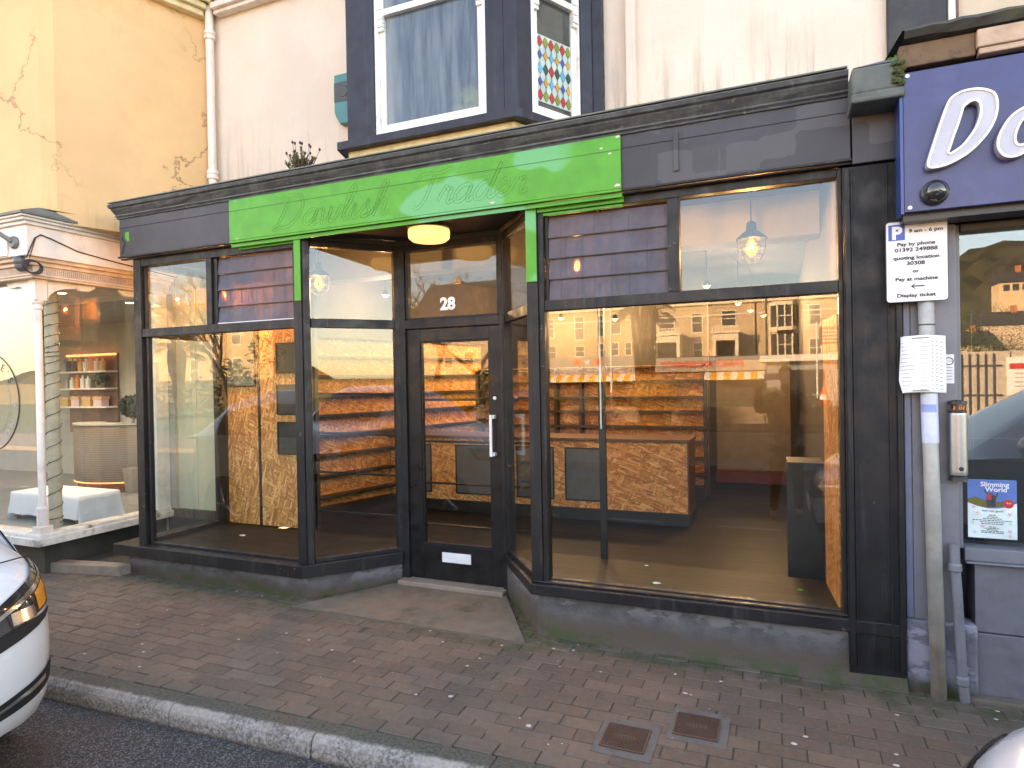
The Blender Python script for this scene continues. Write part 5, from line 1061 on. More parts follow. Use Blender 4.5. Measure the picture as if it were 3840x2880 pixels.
for u_, v_, m_ in ((.12, .53, 4), (.85, .42, 4), (.85, .13, 4), (.3, .2, 4), (.1, .26, 5), (.87, .26, 5), (.14, .1, 5), (.2, .42, 6), (.86, .05, 6)):
    for k in range(5):
        q_ = k*1.257+u_; a_ = pq(u_, v_); mb.tube([(a_[0], 3.9518, a_[2]), (a_[0]+.013*math.cos(q_), 3.9518, a_[2]+.013*math.sin(q_))], .0012, 3, m_)
obj('splash_print', mb, PLM, t, kind='stuff')
# wall ashtray
t = thing('wall_ashtray', 'brushed steel tube ashtray fixed to the grey shop frame', 'ashtray', (.847, 3.885, 1.12))
cx_, cy_ = .848, 3.842
mb = MB(); mb.lathe([(.040, 1.155), (.0415, 1.17), (.0415, 1.462), (.040, 1.47)], (cx_, cy_, 0), 28); obj('tube', mb, M['brushed'], t, smooth=False)
mb = MB(); mb.lathe([(.0405, 1.4705), (.0405, 1.482), (.030, 1.482), (.030, 1.472)], (cx_, cy_, 0), 24); mb.lathe([(.0415, 1.515), (.041, 1.53), (.02, 1.536)], (cx_, cy_, 0), 24)
for q in (.4, 1.9, 3.0, 4.3+.2, 5.6): mb.box(cx_+.036*math.cos(q)-.004, cx_+.036*math.cos(q)+.004, cy_+.036*math.sin(q)-.004, cy_+.036*math.sin(q)+.004, 1.48, 1.516)
mb.lathe([(.0425, 1.125), (.0415, 1.135), (.03, 1.154)], (cx_, cy_, 0), 24); mb.box(cx_-.015, cx_+.015, cy_+.03, 3.884, 1.2, 1.4); obj('cap', mb, M['steel'], t, smooth=False)
mb = MB()
for k in range(5): mb.tube([(cx_-.022+.010*k, cy_-.03+.004*(k % 2), 1.486), (cx_-.018+.010*k, cy_-.028, 1.507)], .0035, 6)
obj('cigarette_end', mb, plain('cigarette_filter', (.70, .22, .05), .7, bump=0), t)
mb = MB(); mb.lathe([(.011, 0), (.011, -.004), (.004, -.005)], (cx_+.004, cy_-.041, 1.19), 14, 0, 'Y'); obj('lock', mb, M['steel'], t)
# grey soil pipe
t = thing('grey_pipe', 'short grey painted pipe standing against the grey shop pier', 'pipe', (.84, 3.83, 0))
mb = MB(); mb.tube([(.862, 3.835, 0), (.852, 3.835, .10), (.834, 3.835, .55), (.826, 3.835, .70), (.826, 3.84, .80)], .024, 14); mb.lathe([(.026, .66), (.032, .668), (.032, .695), (.026, .705)], (.826, 3.836, 0), 16); mb.lathe([(.026, .08), (.031, .09), (.031, .12), (.026, .13)], (.851, 3.835, 0), 16)
obj('pipe', mb, M['greypaint'], t, smooth=False)
mb = MB(); mb.box(.800, .845, 3.8795, 3.8835, 1.62, 1.77); mb.tube([(.823+.018*math.cos(q), 3.8785, 1.735+.018*math.sin(q)) for q in [i*6.283/20 for i in range(21)]], .0022, 4, 1); mb.tube([(.808, 3.8785, 1.735), (.838, 3.8785, 1.735)], .001, 4, 1)
for z_ in (1.70, 1.685, 1.67, 1.655, 1.64): mb.box(.806, .838, 3.8788, 3.8794, z_, z_+.004, 2)
obj('door_notice', mb, [M['signwhite'], M['ink'], M['inkgrey']], None, label='small white notice with a circle behind the paper timetable', cat='notice')

# parking sign on its post
t = thing('parking_sign', 'white pay by phone parking sign on a galvanised post', 'parking sign', (.75, 3.87, 0))
lean = lambda z_: -.020*z_
mb = MB(); mb.tube([(.752+lean(0)*1.0, 3.842, -.02), (.752-.040, 3.842, 2.38)], .036, 20); obj('post', mb, M['galv'], t, smooth=True)
px0, px1, pz0, pz1 = .536, .808, 2.045, 2.462; yf = 3.80
mb = MB(); r_ = .016; pts = []
for cx2, cz2, q0 in ((px1-r_, pz1-r_, 0), (px0+r_, pz1-r_, 90), (px0+r_, pz0+r_, 180), (px1-r_, pz0+r_, 270)):
    for k in range(5): q = math.radians(q0+k*22.5); pts.append((cx2+r_*math.cos(q), yf, cz2+r_*math.sin(q)))
mb.prism(pts, (0, .004, 0)); SP = obj('sign_plate', mb, [M['signwhite']], t)
mb = MB(); mb.tube(pts+[pts[0]], .0022, 5); mb.box(.60, .75, yf+.0045, yf+.012, 2.12, 2.15); mb.box(.60, .75, yf+.0045, yf+.012, 2.36, 2.39); obj('plate_edge', mb, M['iron'], SP)
cxs = (px0+px1)/2
SLM = [M['ink'], M['signblue'], M['signwhite']]
mb = MB(); mb.box(px0+.012, px0+.086, yf-.0012, yf-.0002, pz1-.098, pz1-.016, 1)
mb.text('P', .088, (px0+.049, yf-.0016, pz1-.089), ext=.0003, m=2, align='CENTER', bold=.004); obj('parking_symbol', mb, SLM, SP)
for s_, sz, xx, zz in (('9 am - 6 pm', .0250, px0+.178, pz1-.062), ('Pay by phone', .0255, cxs-.002, pz1-.128), ('01392 249888', .0268, cxs-.002, pz1-.158), ('quoting location', .0255, cxs-.002, pz1-.198), ('30308', .0268, cxs-.004, pz1-.228), ('or', .0255, cxs-.004, pz1-.268), ('Pay at machine', .0255, cxs-.002, pz1-.308), ('Display ticket', .0255, cxs-.004, pz1-.392)):
    mb = MB(); mb.text(s_, sz, (xx, yf-.0016, zz), ext=.0003, m=0, align='CENTER', bold=.0007, wscale=1.22); obj('sign_text', mb, SLM, SP)
az = pz1-.338; ax = cxs; mb = MB(); mb.add([(ax-.028, yf-.0016, az), (ax-.008, yf-.0016, az+.014), (ax-.003, yf-.0016, az+.014), (ax-.016, yf-.0016, az+.003), (ax+.034, yf-.0016, az+.003), (ax+.034, yf-.0016, az-.003), (ax-.016, yf-.0016, az-.003), (ax-.003, yf-.0016, az-.014), (ax-.008, yf-.0016, az-.014)], [(0, 1, 2, 3), (0, 3, 6), (3, 4, 5, 6), (0, 6, 7, 8)])
obj('arrow', mb, SLM, SP)
for z_ in (1.925, 1.40): mb = MB(); mb.lathe([(.0375, -.003), (.0375, .003)], (.752-.0165*z_, 3.842, z_), 20); obj('cable_tie', mb, M['ink'], t)
mb = MB(); mb.grid(lambda u, v: (.752-.0165*(1.32+.26*v)+.0385*math.sin(-1.9+3.0*u+ .35), 3.842-.0385*math.cos(-1.9+3.0*u+.35), 1.315+.255*v), 14, 4)
obj('wrapped_sticker', mb, plain('pale_blue_sticker', (.52, .55, .66), .4, bump=0), t)
mb = MB(); mb.grid(lambda u, v: (.752-.0165*1.5+.0392*math.sin(-1.3+2.0*u), 3.842-.0392*math.cos(-1.3+2.0*u), 1.475+.04*v), 10, 2); obj('blue_band', mb, plain('sticker_blue', (.22, .30, .55), .4, bump=0), t)
# paper timetable tied round the post
def sheet(u, v, o=0):
    x = .588+.208*u+.010*v*(u < .05); z = 1.572+.292*v-.012*u*0; y = 3.790+.05*abs(u-.52)**1.6*1.4+.004*math.sin(u*9+v*5)+.006*math.sin(v*6.0)*(1-u)
    if v < .22 and u < .15: x += .05*(.22-v)*(.15-u)*10
    return (x, y-o, z+.006*math.sin(u*3.2))
mb = MB(); mb.grid(sheet, 26, 26); t2 = thing('paper_notice', 'crumpled paper timetable tied round the parking sign post', 'notice', (.69, 3.79, 1.57)); PN = obj('sheet', mb, M['paper'], t2, smooth=True)
sm = PN.modifiers.new('thickness', 'SOLIDIFY'); sm.thickness = .0012
mb = MB(); rr = random.Random(9)
def mark(u0, u1, v, h=.010): 
    n = max(1, int((u1-u0)/.05)); 
    for k in range(n):
        a_ = u0+(u1-u0)*k/n; b_ = u0+(u1-u0)*(k+1)/n-.006; mb.add([sheet(a_, v, .0016), sheet(b_, v, .0016), sheet(b_, v+h, .0016), sheet(a_, v+h, .0016)], [(0, 1, 2, 3)])
for r in range(13):
    v = .88-r*.068; mark(.05, .05+rr.uniform(.12, .32), v); mark(.44, .44+rr.uniform(.12, .20), v-.02); mark(.69, .73, v, .02); mark(.78, .82, v, .02); mark(.86, .93, v-.01, .016)
obj('print', mb, M['inkgrey'], t2)
for v in (.955, .035):
    mb = MB(); mb.tube([sheet(.28+.5*k/8*.7, v, .003) for k in range(9)], .0022, 4); obj('tie', mb, M['ink'], t2)

# ================================================================ THE OTHER SIDE OF THE STREET (seen mirrored in the shop glass)
mb = MB(); mb.box(-80, 80, -7.6, -4.3, -.28, .0); obj('opposite_pavement', mb, plain('opposite_paving', (.16, .13, .11), .85), kind='structure')
mb = MB(); mb.slab([(-90, -39), (90, -39), (90, -80), (-90, -80)], -.29, 2.2); obj('raised_terrace_ground', mb, plain('bank_ground', (.12, .11, .07), .9), kind='structure')
def hillmesh(pts, y0, y1, amp, seed, nx=60, ny=14):
    mb = MB(); rr = random.Random(seed)
    def h(x):
        for a_, b_ in zip(pts, pts[1:]):
            if a_[0] <= x <= b_[0]: f = (x-a_[0])/(b_[0]-a_[0]); f = f*f*(3-2*f); return a_[1]+(b_[1]-a_[1])*f
        return 0
    x0, x1 = pts[0][0], pts[-1][0]
    mb.grid(lambda u, v: (x0+(x1-x0)*u, y0+(y1-y0)*v, h(x0+(x1-x0)*u)*math.sin(v*math.pi/2)**.8+rr.uniform(-amp, amp)), nx, ny); return mb
hm = NT('wooded_hill'); hc = hm.mix(hm.ramp(hm.voro(.16), .2, .8), (.018, .022, .010), (.042, .038, .020)); hc = hm.mix(hm.ramp(hm.noise(.03, detail=4), .5, .6), hc, (.05, .05, .028)); hm.col(hc); hm.rough(.95)
obj('hill', hillmesh([(-60, 4), (20, 16), (60, 44), (75, 50), (90, 48), (120, 56), (160, 60), (260, 30)], -160, -300, 1.8, 4), hm.mat, kind='structure')
obj('left_hill', hillmesh([(-320, 20), (-220, 34), (-120, 26), (-60, 18), (-20, 10), (20, 2)], -150, -260, 1.5, 7), hm.mat, kind='structure')
cream = [plain('terrace_cream', (.52, .40, .27), .85, var=.06), plain('terrace_ochre', (.48, .34, .18), .85, var=.06), plain('terrace_stone', (.48, .38, .28), .85, var=.06)]
winm = plain('terrace_glass', (.035, .04, .045), .1, bump=0); slm = plain('terrace_slate', (.045, .042, .045), .7); trimw = plain('terrace_trim', (.76, .68, .54), .6, var=.03)
def terr(name, label, x0, x1, Y, zb, ze, zr, wm, wins, chims=(), porches=(), bays=(), group=None):
    t = thing(name, label, 'house', ((x0+x1)/2, Y, zb))
    mb = MB(); mb.box(x0, x1-.02, Y-9, Y, zb, ze); mb.box(x0-.05, x1+.03, Y-9, Y+.22, ze+.001, ze+.28, 1); mb.box(x0, x1-.02, Y+.001, Y+.07, ze-1.0, ze-.88, 1); obj('wall', mb, [wm, trimw], t)
    if zr > ze+.5:
        mb = MB(); mb.prism([(x0-.1, Y+.3, ze+.28), (x0-.1, Y-9, ze+.28), (x0-.1, Y-4.5, zr)], (x1-x0+.18, 0, 0)); obj('roof', mb, slm, t)
    for a_, b_, c_, d_ in wins:
        mb = MB(); w_ = .09
        mb.box(a_-w_, b_+w_, Y, Y+.05, c_-w_*1.3, c_); mb.box(a_-w_, b_+w_, Y, Y+.05, d_, d_+w_); mb.box(a_-w_, a_, Y, Y+.05, c_, d_); mb.box(b_, b_+w_, Y, Y+.05, c_, d_); zm = (c_+d_)/2; mb.box(a_, b_, Y, Y+.035, zm-.03, zm+.03)
        f = obj('window', mb, trimw, t); mb = MB(); mb.box(a_, b_, Y-.02, Y+.012, c_, d_); obj('pane', mb, winm, f)
    for a_, b_, c_, d_ in porches:
        mb = MB(); mb.box(a_, a_+.28, Y+.001, Y+1.7, c_, d_); mb.box(b_-.28, b_, Y+.001, Y+1.7, c_, d_); mb.box(a_+.281, b_-.281, Y+.001, Y+1.69, d_-.6, d_); mb.box(a_-.12, b_+.12, Y, Y+1.85, d_+.001, d_+.16)
        for k in range(9): xx = a_+(b_-a_-.1)*k/8; mb.box(xx, xx+.1, Y+1.7, Y+1.8, d_+.161, d_+.55)
        mb.box(a_-.05, b_+.05, Y+1.66, Y+1.84, d_+.5501, d_+.63); mb.box(a_+.3, b_-.3, Y+.002, Y+.2, c_, d_-.7, 1); obj('porch', mb, [trimw, winm], t)
    for a_, b_, c_, d_ in bays:
        mb = MB(); mb.slab([(a_, Y), (a_+.6, Y+.9), (b_-.6, Y+.9), (b_, Y)], c_-.6, c_); mb.slab([(a_, Y), (a_+.6, Y+.9), (b_-.6, Y+.9), (b_, Y)], d_, d_+.3); mb.slab([(a_+.08, Y), (a_+.66, Y+.82), (b_-.66, Y+.82), (b_-.08, Y)], c_+.001, d_-.001, 1)
        for xx, yy in ((a_+.58, Y+.8), (b_-.70, Y+.8), (a_, Y), (b_-.12, Y), ((a_+b_)/2-.05, Y+.84)): mb.box(xx, xx+.12, yy, yy+.08, c_, d_)
        mb.box(a_+.6, b_-.6, Y+.83, Y+.9, (c_+d_)/2-.04, (c_+d_)/2+.04); obj('bay', mb, [trimw, winm], t)
    for a_, d_ in chims:
        mb = MB(); mb.box(a_-.5, a_+.5, Y-5.2, Y-4.4, ze, d_); mb.box(a_-.58, a_+.58, Y-5.28, Y-4.32, d_+.001, d_+.15)
        for k in range(3): mb.lathe([(.12, 0), (.10, .5)], (a_-.32+.32*k, Y-4.8, d_+.151), 8)
        obj('chimney', mb, cream[1], t)
    return t
terr('terrace_house', 'ochre terrace house with tall pedimented windows in the window reflection', -22, -11.3, -50, 1.5, 7.95, 8.3, cream[1], [(-20.4, -19.8, 5.7, 7.4), (-17.6, -16.8, 5.4, 7.5), (-15.4, -14.9, 5.6, 7.5), (-14.1, -13.3, 5.8, 7.6), (-20.2, -19.6, 3.7, 4.8), (-17.6, -16.8, 3.8, 4.7), (-15.3, -14.9, 3.7, 4.9), (-14.3, -13.5, 3.8, 4.9), (-12.8, -12.3, 3.8, 4.9)])
terr('terrace_house', 'cream terrace house with two balustraded porches in the window reflection', -11.2, -1.6, -50, 1.5, 7.95, 8.3, cream[0], [(-9.7, -8.4, 5.8, 7.2), (-6.8, -6.0, 5.6, 7.2), (-4.3, -3.2, 6.0, 7.3), (-6.7, -6.0, 3.4, 4.6)], (), [(-10.1, -7.7, 2.2, 5.3), (-5.0, -2.9, 2.2, 5.3)])
terr('terrace_house', 'cream terrace house with stacked bay windows in the window reflection', -1.5, 9, -50, 1.5, 7.95, 8.3, cream[0], [(2.6, 3.4, 5.8, 7.4), (5.2, 6.0, 5.8, 7.4), (2.6, 3.4, 3.2, 4.6), (5.2, 6.0, 3.2, 4.6)], (), (), [(-.5, 1.9, 5.7, 7.5), (-.5, 1.9, 3.3, 5.1)])
terr('slate_roofed_house', 'house with big slate roof and chimney mirrored above the shop door', -38.2, -24, -53, 1.5, 8.6, 13.2, cream[2], [(-36.5, -35.5, 6, 7.6), (-34, -33, 6, 7.6), (-31.5, -30.5, 6, 7.6), (-29, -28, 6, 7.6), (-26.5, -25.5, 6, 7.6), (-34, -33, 3.2, 4.8), (-31.5, -30.5, 3.2, 4.8)], [(-34.6, 13.3)])
terr('corner_building', 'yellow classical corner building with heavy cornice mirrored in the left transom', -78, -50, -45, .0, 11.0, 11.2, cream[1], [(-75+i*3.2, -73.8+i*3.2, 6.2, 8.4) for i in range(7)]+[(-75+i*3.2, -73.8+i*3.2, 2.2, 4.6) for i in range(7)], [(-64, 13.4), (-60, 13.0)])
terr('gabled_house', 'white house between the corner building and the slate roof', -49, -39.2, -52, .5, 7.4, 10.5, cream[0], [(-47.5, -46.3, 4.6, 6.2), (-44.8, -43.6, 4.6, 6.2), (-42, -40.8, 4.6, 6.2)], [(-44, 11)])
terr('far_terrace', 'long cream terrace at the right end of the opposite street', 9.1, 12.2, -50, 1.5, 7.6, 10, cream[2], [(10.4, 11.4, 5, 6.4)], [(11.4, 10.4)])
# houses on the hill (mirrored in the right shop window)
rr = random.Random(21)
for i, (x, y, w_, hh, lb) in enumerate(((52, -175, 6, 3.5, 'white house with black timbering half way up the hill'), (60, -158, 6, 3.5, 'low brick house at the foot of the hill'), (68, -182, 6, 3.5, 'house with red chimney on the hill'), (44, -150, 12, 8, 'grey slated house below the hill'), (78, -176, 8, 6, 'cream house on the right of the hill'), (36, -146, 8, 6, 'pale house left at the foot of the hill'))):
    zb = [19, 9, 24, 3, 26, 1][i]
    t = thing('hill_house', lb, 'house', (x, y, zb)); mb = MB(); mb.box(x-w_/2, x+w_/2, y-6, y, zb-6, zb+hh); obj('wall', mb, cream[0] if i in (0, 4, 5) else cream[2], t)
    mb = MB(); mb.prism([(x-w_/2-.3, y+.4, zb+hh), (x-w_/2-.3, y-6.4, zb+hh), (x-w_/2-.3, y-3, zb+hh+3)], (w_+.6, 0, 0)); obj('roof', mb, slm, t)
    mb = MB(); mb.box(x+1, x+2, y-3.4, y-2.6, zb+hh+1, zb+hh+4.2); obj('chimney', mb, plain('brick_chimney', (.36, .13, .07), .8), t)
    for k in range(3): mb = MB(); mb.box(x-w_/2+.8+k*w_/3.3, x-w_/2+2+k*w_/3.3, y, y+.05, zb+1.5, zb+3); obj('window', mb, winm, t)
# amusement arcade with striped awnings
t = thing('amusement_arcade', 'low arcade with FAMILY AMUSEMENTS in red on a grey fascia and striped awnings', 'arcade', (-9, -37, 0))
gm = plain('grey_fascia', (.30, .28, .26), .6); mb = MB(); mb.box(-17.5, -.5, -43, -37.3, -.2, 3.05); obj('wall', mb, M['darkwall'], t)
mb = MB(); mb.box(-17.6, -8.8, -37.29, -37.05, 1.95, 3.25); mb.box(-8.79, -.45, -37.29, -37.05, 2.02, 3.0); FA = obj('fascia_board', mb, gm, t)
def t_rev(mbx, s_, sz, x, z, m_=0, bold=.0): mbx.text(s_, sz, (x, -37.045, z), (-1, 0, 0), (0, 0, 1), .01, m_, 'CENTER', bold)
mb = MB(); t_rev(mb, 'FAMILY AMUSEMENTS', .56, -4.75, 2.33, 0, .02); t_rev(mb, 'WIN TICKETS - PRIZE SHOP', .42, -12.8, 2.22, 1, .01); obj('red_lettering', mb, [M['red'], M['signwhite']], FA)
mb = MB()
for cx2, mi in ((-13.6, 0), (-12.0, 0), (-12.8, 1)):
    pts = [(cx2+(.26 if k % 2 == 0 else .11)*math.sin(k*math.pi/5), -37.04, 2.88+(.26 if k % 2 == 0 else .11)*math.cos(k*math.pi/5)) for k in range(10)]
    if mi == 0: mb.add([(cx2+.45*math.cos(q), -37.042, 2.88+.24*math.sin(q)) for q in [i*6.283/18 for i in range(18)]], [tuple(range(18))], 2)
    c_ = len(mb.v); mb.add([(cx2, -37.035, 2.88)]+pts, [(0, k+1, (k+1) % 10+1) for k in range(10)], mi)
obj('star_emblem', mb, [M['red'], M['signwhite'], plain('emblem_orange', (.75, .22, .03), .6)], FA)
mb = MB()
x = -17.5; k = 0
while x < -.8:
    if not -8.9 < x < -4.6: mb.add([(x, -37.04, 1.95), (x+.42, -37.04, 1.95), (x+.42, -36.2, 1.66), (x, -36.2, 1.66), (x, -36.2, 1.42), (x+.42, -36.2, 1.42)], [(0, 1, 2, 3), (3, 2, 5, 4)], k % 2)
    x += .42; k += 1
obj('awning', mb, [plain('awning_yellow', (.80, .40, .03), .7), plain('awning_white', (.78, .74, .68), .7)], t)
# kiosk and sign at the right
t = thing('kiosk', 'pale flat roofed kiosk behind the photographer in the reflection', 'kiosk', (1.5, -24, 0))
mb = MB(); mb.box(-.4, 4.2, -27, -24, -.1, 2.3); obj('wall', mb, plain('kiosk_grey', (.24, .26, .28), .6), t); mb = MB(); mb.box(-.7, 4.5, -27.3, -23.6, 2.301, 2.6); obj('roof', mb, M['white'], t)
mb = MB(); mb.box(.2, 2.0, -24, -23.96, .8, 1.9); obj('window', mb, winm, t)
# hoarding and containers for the right shop window
t = thing('site_hoarding', 'cream site fence panels with a red lettered board', 'hoarding', (4.7, -10.3, 0))
mb = MB()
for i in range(5): mb.box(2.6+i*1.25, 3.82+i*1.25, -10.35, -10.3, .1, 2.15)
obj('panel', mb, plain('hoarding_cream', (.42, .37, .31), .7), t)
mb = MB(); mb.box(5.0, 6.2, -10.298, -10.28, 1.1, 2.0); mb.box(5.05, 6.15, -10.279, -10.275, 1.72, 1.85, 1); 
for z_ in (1.6, 1.5, 1.4, 1.3): mb.box(5.15, 6.05, -10.279, -10.275, z_, z_+.03, 2)
obj('notice_board', mb, [M['signwhite'], M['red'], M['inkgrey']], t)
mb = MB()
for i in range(14): mb.box(2.65+i*.16, 2.68+i*.16, -10.28, -10.26, .2, 2.1)
for z_ in (.5, 1.1, 1.8): mb.box(2.6, 4.9, -10.285, -10.255, z_, z_+.03)
obj('railing', mb, M['iron'], t)
# street lamps, poles, cone
def pole(name, label, x, y, h, r_=.05, head=None, mat_=None, group=None):
    t = thing(name, label, 'street lamp' if head else 'pole', (x, y, 0), group); mb = MB(); mb.lathe([(r_*1.6, 0), (r_*1.6, .5), (r_, .52), (r_*.7, h)], (x, y, 0), 12); obj('column', mb, mat_ or M['iron'], t)
    if head:
        mb = MB(); mb.tube([(x, y, h-.1), (x, y, h+.2), (x-.8*head, y, h+.35), (x-1.3*head, y, h+.3)], .04, 8); mb.blob((x-1.5*head, y, h+.28), (.3, .12, .07)); obj('lamp_head', mb, M['iron'], t)
pole('street_lamp', 'tall street lamp mirrored left of the stacked bay windows', -.5, -32, 6.4, .07, -1); pole('street_lamp', 'street lamp standing by the bare trees on the left', -16, -14, 6.5, .07, 1); pole('sign_pole', 'thin pale pole mirrored across the right window', -3.45, -6.2, 3.4, .03, None, M['white_metal']); pole('sign_pole', 'pale pole of the brown direction sign', 1.1, -12.5, 3.2, .03, None, M['white_metal'])
t = thing('direction_sign', 'brown direction sign with pale lines on the pale pole', 'sign', (1.5, -12.5, 2.5)); mb = MB(); mb.box(1.16, 1.95, -12.52, -12.48, 2.55, 3.05); obj('panel', mb, plain('sign_brown', (.10, .05, .025), .5), t)
mb = MB()
for z_ in (2.62, 2.72, 2.82, 2.92): mb.box(1.25, 1.8, -12.479, -12.475, z_, z_+.03)
obj('lines', mb, M['signwhite'], t)
t = thing('traffic_cone', 'orange and white traffic cone on the low planter wall', 'cone', (.98, -7.95, .95)); mb = MB(); mb.box(-.17, .17, -.17, .17, 0, .03); mb.lathe([(.13, .03), (.095, .15)], seg=16); mb.lathe([(.070, .27), (.02, .46)], seg=16); obj('cone_body', mb, plain('cone_orange', (.75, .08, .02), .5), t, world=False); mb = MB(); mb.lathe([(.096, .15), (.071, .27)], seg=16); obj('sleeve', mb, M['signwhite'], t, world=False)
t = thing('planter_wall', 'low stone planter wall across the road', 'planter', (-1, -6, 0)); mb = MB(); mb.box(-14, 2.6, -6.0, -5.75, 0, .50); mb.box(-14, 2.6, -8.2, -7.9, 0, .94); mb.box(2.35, 2.6, -7.9, -6.0, 0, .7); mb.box(-14, -13.8, -7.9, -6.0, 0, .7); obj('wall', mb, M['stone'], t); mb = MB(); mb.box(-13.79, 2.34, -7.89, -6.01, .2, .55); obj('soil', mb, plain('soil', (.05, .035, .025), .95), t)
def tuft(name, label, x, y, z, n, r_, h, seed, mat_, wdt=.012, droop=.6):
    t = thing(name, label, 'plant', (x, y, z)); mb = MB(); rr = random.Random(seed)
    for i in range(n):
        q = rr.uniform(0, 6.283); R_ = r_*rr.uniform(.3, 1); H_ = h*rr.uniform(.5, 1); bx, by = rr.gauss(0, r_*.12), rr.gauss(0, r_*.12); s_ = Vector((-math.sin(q), math.cos(q), 0))*wdt
        P = [Vector((bx+math.cos(q)*R_*f, by+math.sin(q)*R_*f, H_*(1-(1-f*1.45)**2)*.9)) for f in (0, .25, .5, .75, 1)]
        vs = []
        for k, p in enumerate(P): ww = (1, .9, .7, .45, .05)[k]; vs += [p-s_*ww, p+s_*ww]
        mb.add(vs, [(2*k, 2*k+1, 2*k+3, 2*k+2) for k in range(4)])
    obj('blades', mb, mat_, t, world=False); return t
straw = plain('straw_grass', (.48, .34, .11), .8, bump=0, var=.3); gg = plain('green_grass', (.09, .13, .025), .8, bump=0, var=.3)
tuft('ornamental_grass', 'large arching straw coloured grass in the middle of the planter', -2.6, -6.8, .55, 700, 1.05, 1.25, 1, straw)
tuft('ornamental_grass', 'green grass clump left in the planter', -5.2, -6.9, .55, 500, .9, .9, 2, gg); tuft('ornamental_grass', 'green grass clump right in the planter beside the cone', .1, -6.9, .55, 600, .9, 1.0, 3, gg); tuft('ornamental_grass', 'straw grass clump at the far left of the planter', -8.2, -7.0, .55, 400, .9, .9, 5, straw); tuft('ornamental_grass', 'small green tuft at the right end of the planter', 1.6, -7.0, .55, 400, .7, .7, 6, gg)
def palm(label, x, y, H_, seed, sk=1.0, k=1):
    t = thing('palm_tree', label, 'palm tree', (x, y, 0)); rr = random.Random(seed)
    mb = MB(); mb.tube([(0, 0, 0), (.08, 0, H_*.5), (0, 0, H_)], [.28, .22, .18], 12); obj('trunk', mb, plain('palm_bark', (.12, .075, .045), .9, bump=.6, bs=20), t, world=False)
    mb = MB()
    for i in range(420):
        q = rr.uniform(0, 6.283); z0 = H_*rr.uniform(.42, .98); L_ = rr.uniform(.7, 1.3); r0 = .16+.30*((z0/H_-.4)/.6)**1.5; s_ = Vector((-math.sin(q), math.cos(q), 0))*rr.uniform(.04, .10)
        a_ = Vector((r0*.5*math.cos(q), r0*.5*math.sin(q), z0)); b_ = Vector(((r0*.8+.3*sk*rr.random())*math.cos(q), (r0*.8+.3*sk*rr.random())*math.sin(q), z0-.25*L_)); c_ = Vector((b_.x*1.05, b_.y*1.05, z0-L_)); mb.add([a_-s_, a_+s_, b_+s_, c_, b_-s_], [(0, 1, 2, 3, 4)])
    obj('dead_fronds', mb, plain('dead_frond', (.22, .12, .055), .9, bump=0, var=.3), t, world=False)
    mb = MB()
    for i in range(46):
        q = rr.uniform(0, 6.283); el = rr.uniform(-.5, 1.2); L_ = rr.uniform(1.3, 1.9)*k; u_ = Vector((math.cos(q)*math.cos(el), math.sin(q)*math.cos(el), math.sin(el))); P = []
        for f in (0, .35, .55, .75, 1): P.append(Vector((0, 0, H_))+u_*L_*f-Vector((0, 0, .5*L_*f*f)))
        mb.tube(P[:3], .015, 3, cap=False)
        s0 = u_.cross(Vector((0, 0, 1))); s0 = s0.normalized() if s0.length > .01 else Vector((1, 0, 0))
        for j in range(15):
            a2 = (j-7)/7*1.25; d = (u_*math.cos(a2)+s0*math.sin(a2)).normalized()*L_*.5; c = P[2]; e_ = c+d-Vector((0, 0, .25*L_*rr.uniform(.4, 1))); s_ = Vector((0, 0, .02))+d.cross(Vector((0, 0, 1)))*.03; mb.add([c, c+d*.5+s_, e_, c+d*.5-s_], [(0, 1, 2, 3)])
    obj('crown', mb, plain('palm_green', (.05, .07, .022), .7, bump=0, var=.3), t, world=False)
palm('palm tree with a thick skirt of dead fronds mirrored in the right window', -6.1, -24, 5.6, 5, 1.3); palm('smaller palm mirrored behind the salon circle', -34, -20, 4.2, 6, .8)
def baretree(label, x, y, H_, seed, depth=6, spread=.55, green=None):
    t = thing('bare_tree', label, 'tree', (x, y, 0)); rr = random.Random(seed); mt = MB(); mc = MB()
    def grow(p, d, L_, r_, k):
        q = p+d*L_*.5+Vector((rr.gauss(0, .04), rr.gauss(0, .04), 0))*L_; e_ = q+(d+Vector((rr.gauss(0, .12), rr.gauss(0, .12), .06))).normalized()*L_*.5
        (mt if k > depth-3 else mc).tube([p, q, e_], [r_, r_*.85, r_*.7], 6 if k > depth-3 else 3, cap=False)
        if k == 0: return
        for i in range(rr.choice((2, 3, 3))):
            nd = (d+Vector((rr.gauss(0, spread), rr.gauss(0, spread), rr.gauss(.10, .25)))).normalized(); grow(e_, nd, L_*rr.uniform(.62, .85), r_*.62, k-1)
    grow(Vector((0, 0, 0)), Vector((0, 0, 1)), H_*.28, H_*.026, depth)
    bk = plain('bare_bark', (.11, .08, .055), .9, bump=0); obj('trunk', mt, bk, t, world=False); obj('crown', mc, bk, t, world=False); return t
baretree('bare tree with spreading limbs mirrored in the left window', -24.5, -15, 7.2, 3, 7); baretree('bare tree behind the first one on the left', -17.5, -22, 7.5, 8, 6); baretree('bare street tree mirrored in the door splay', -12.5, -17, 7.0, 12, 6); baretree('large round bare tree above the slate roof', -41, -66, 19, 19, 7, .6)
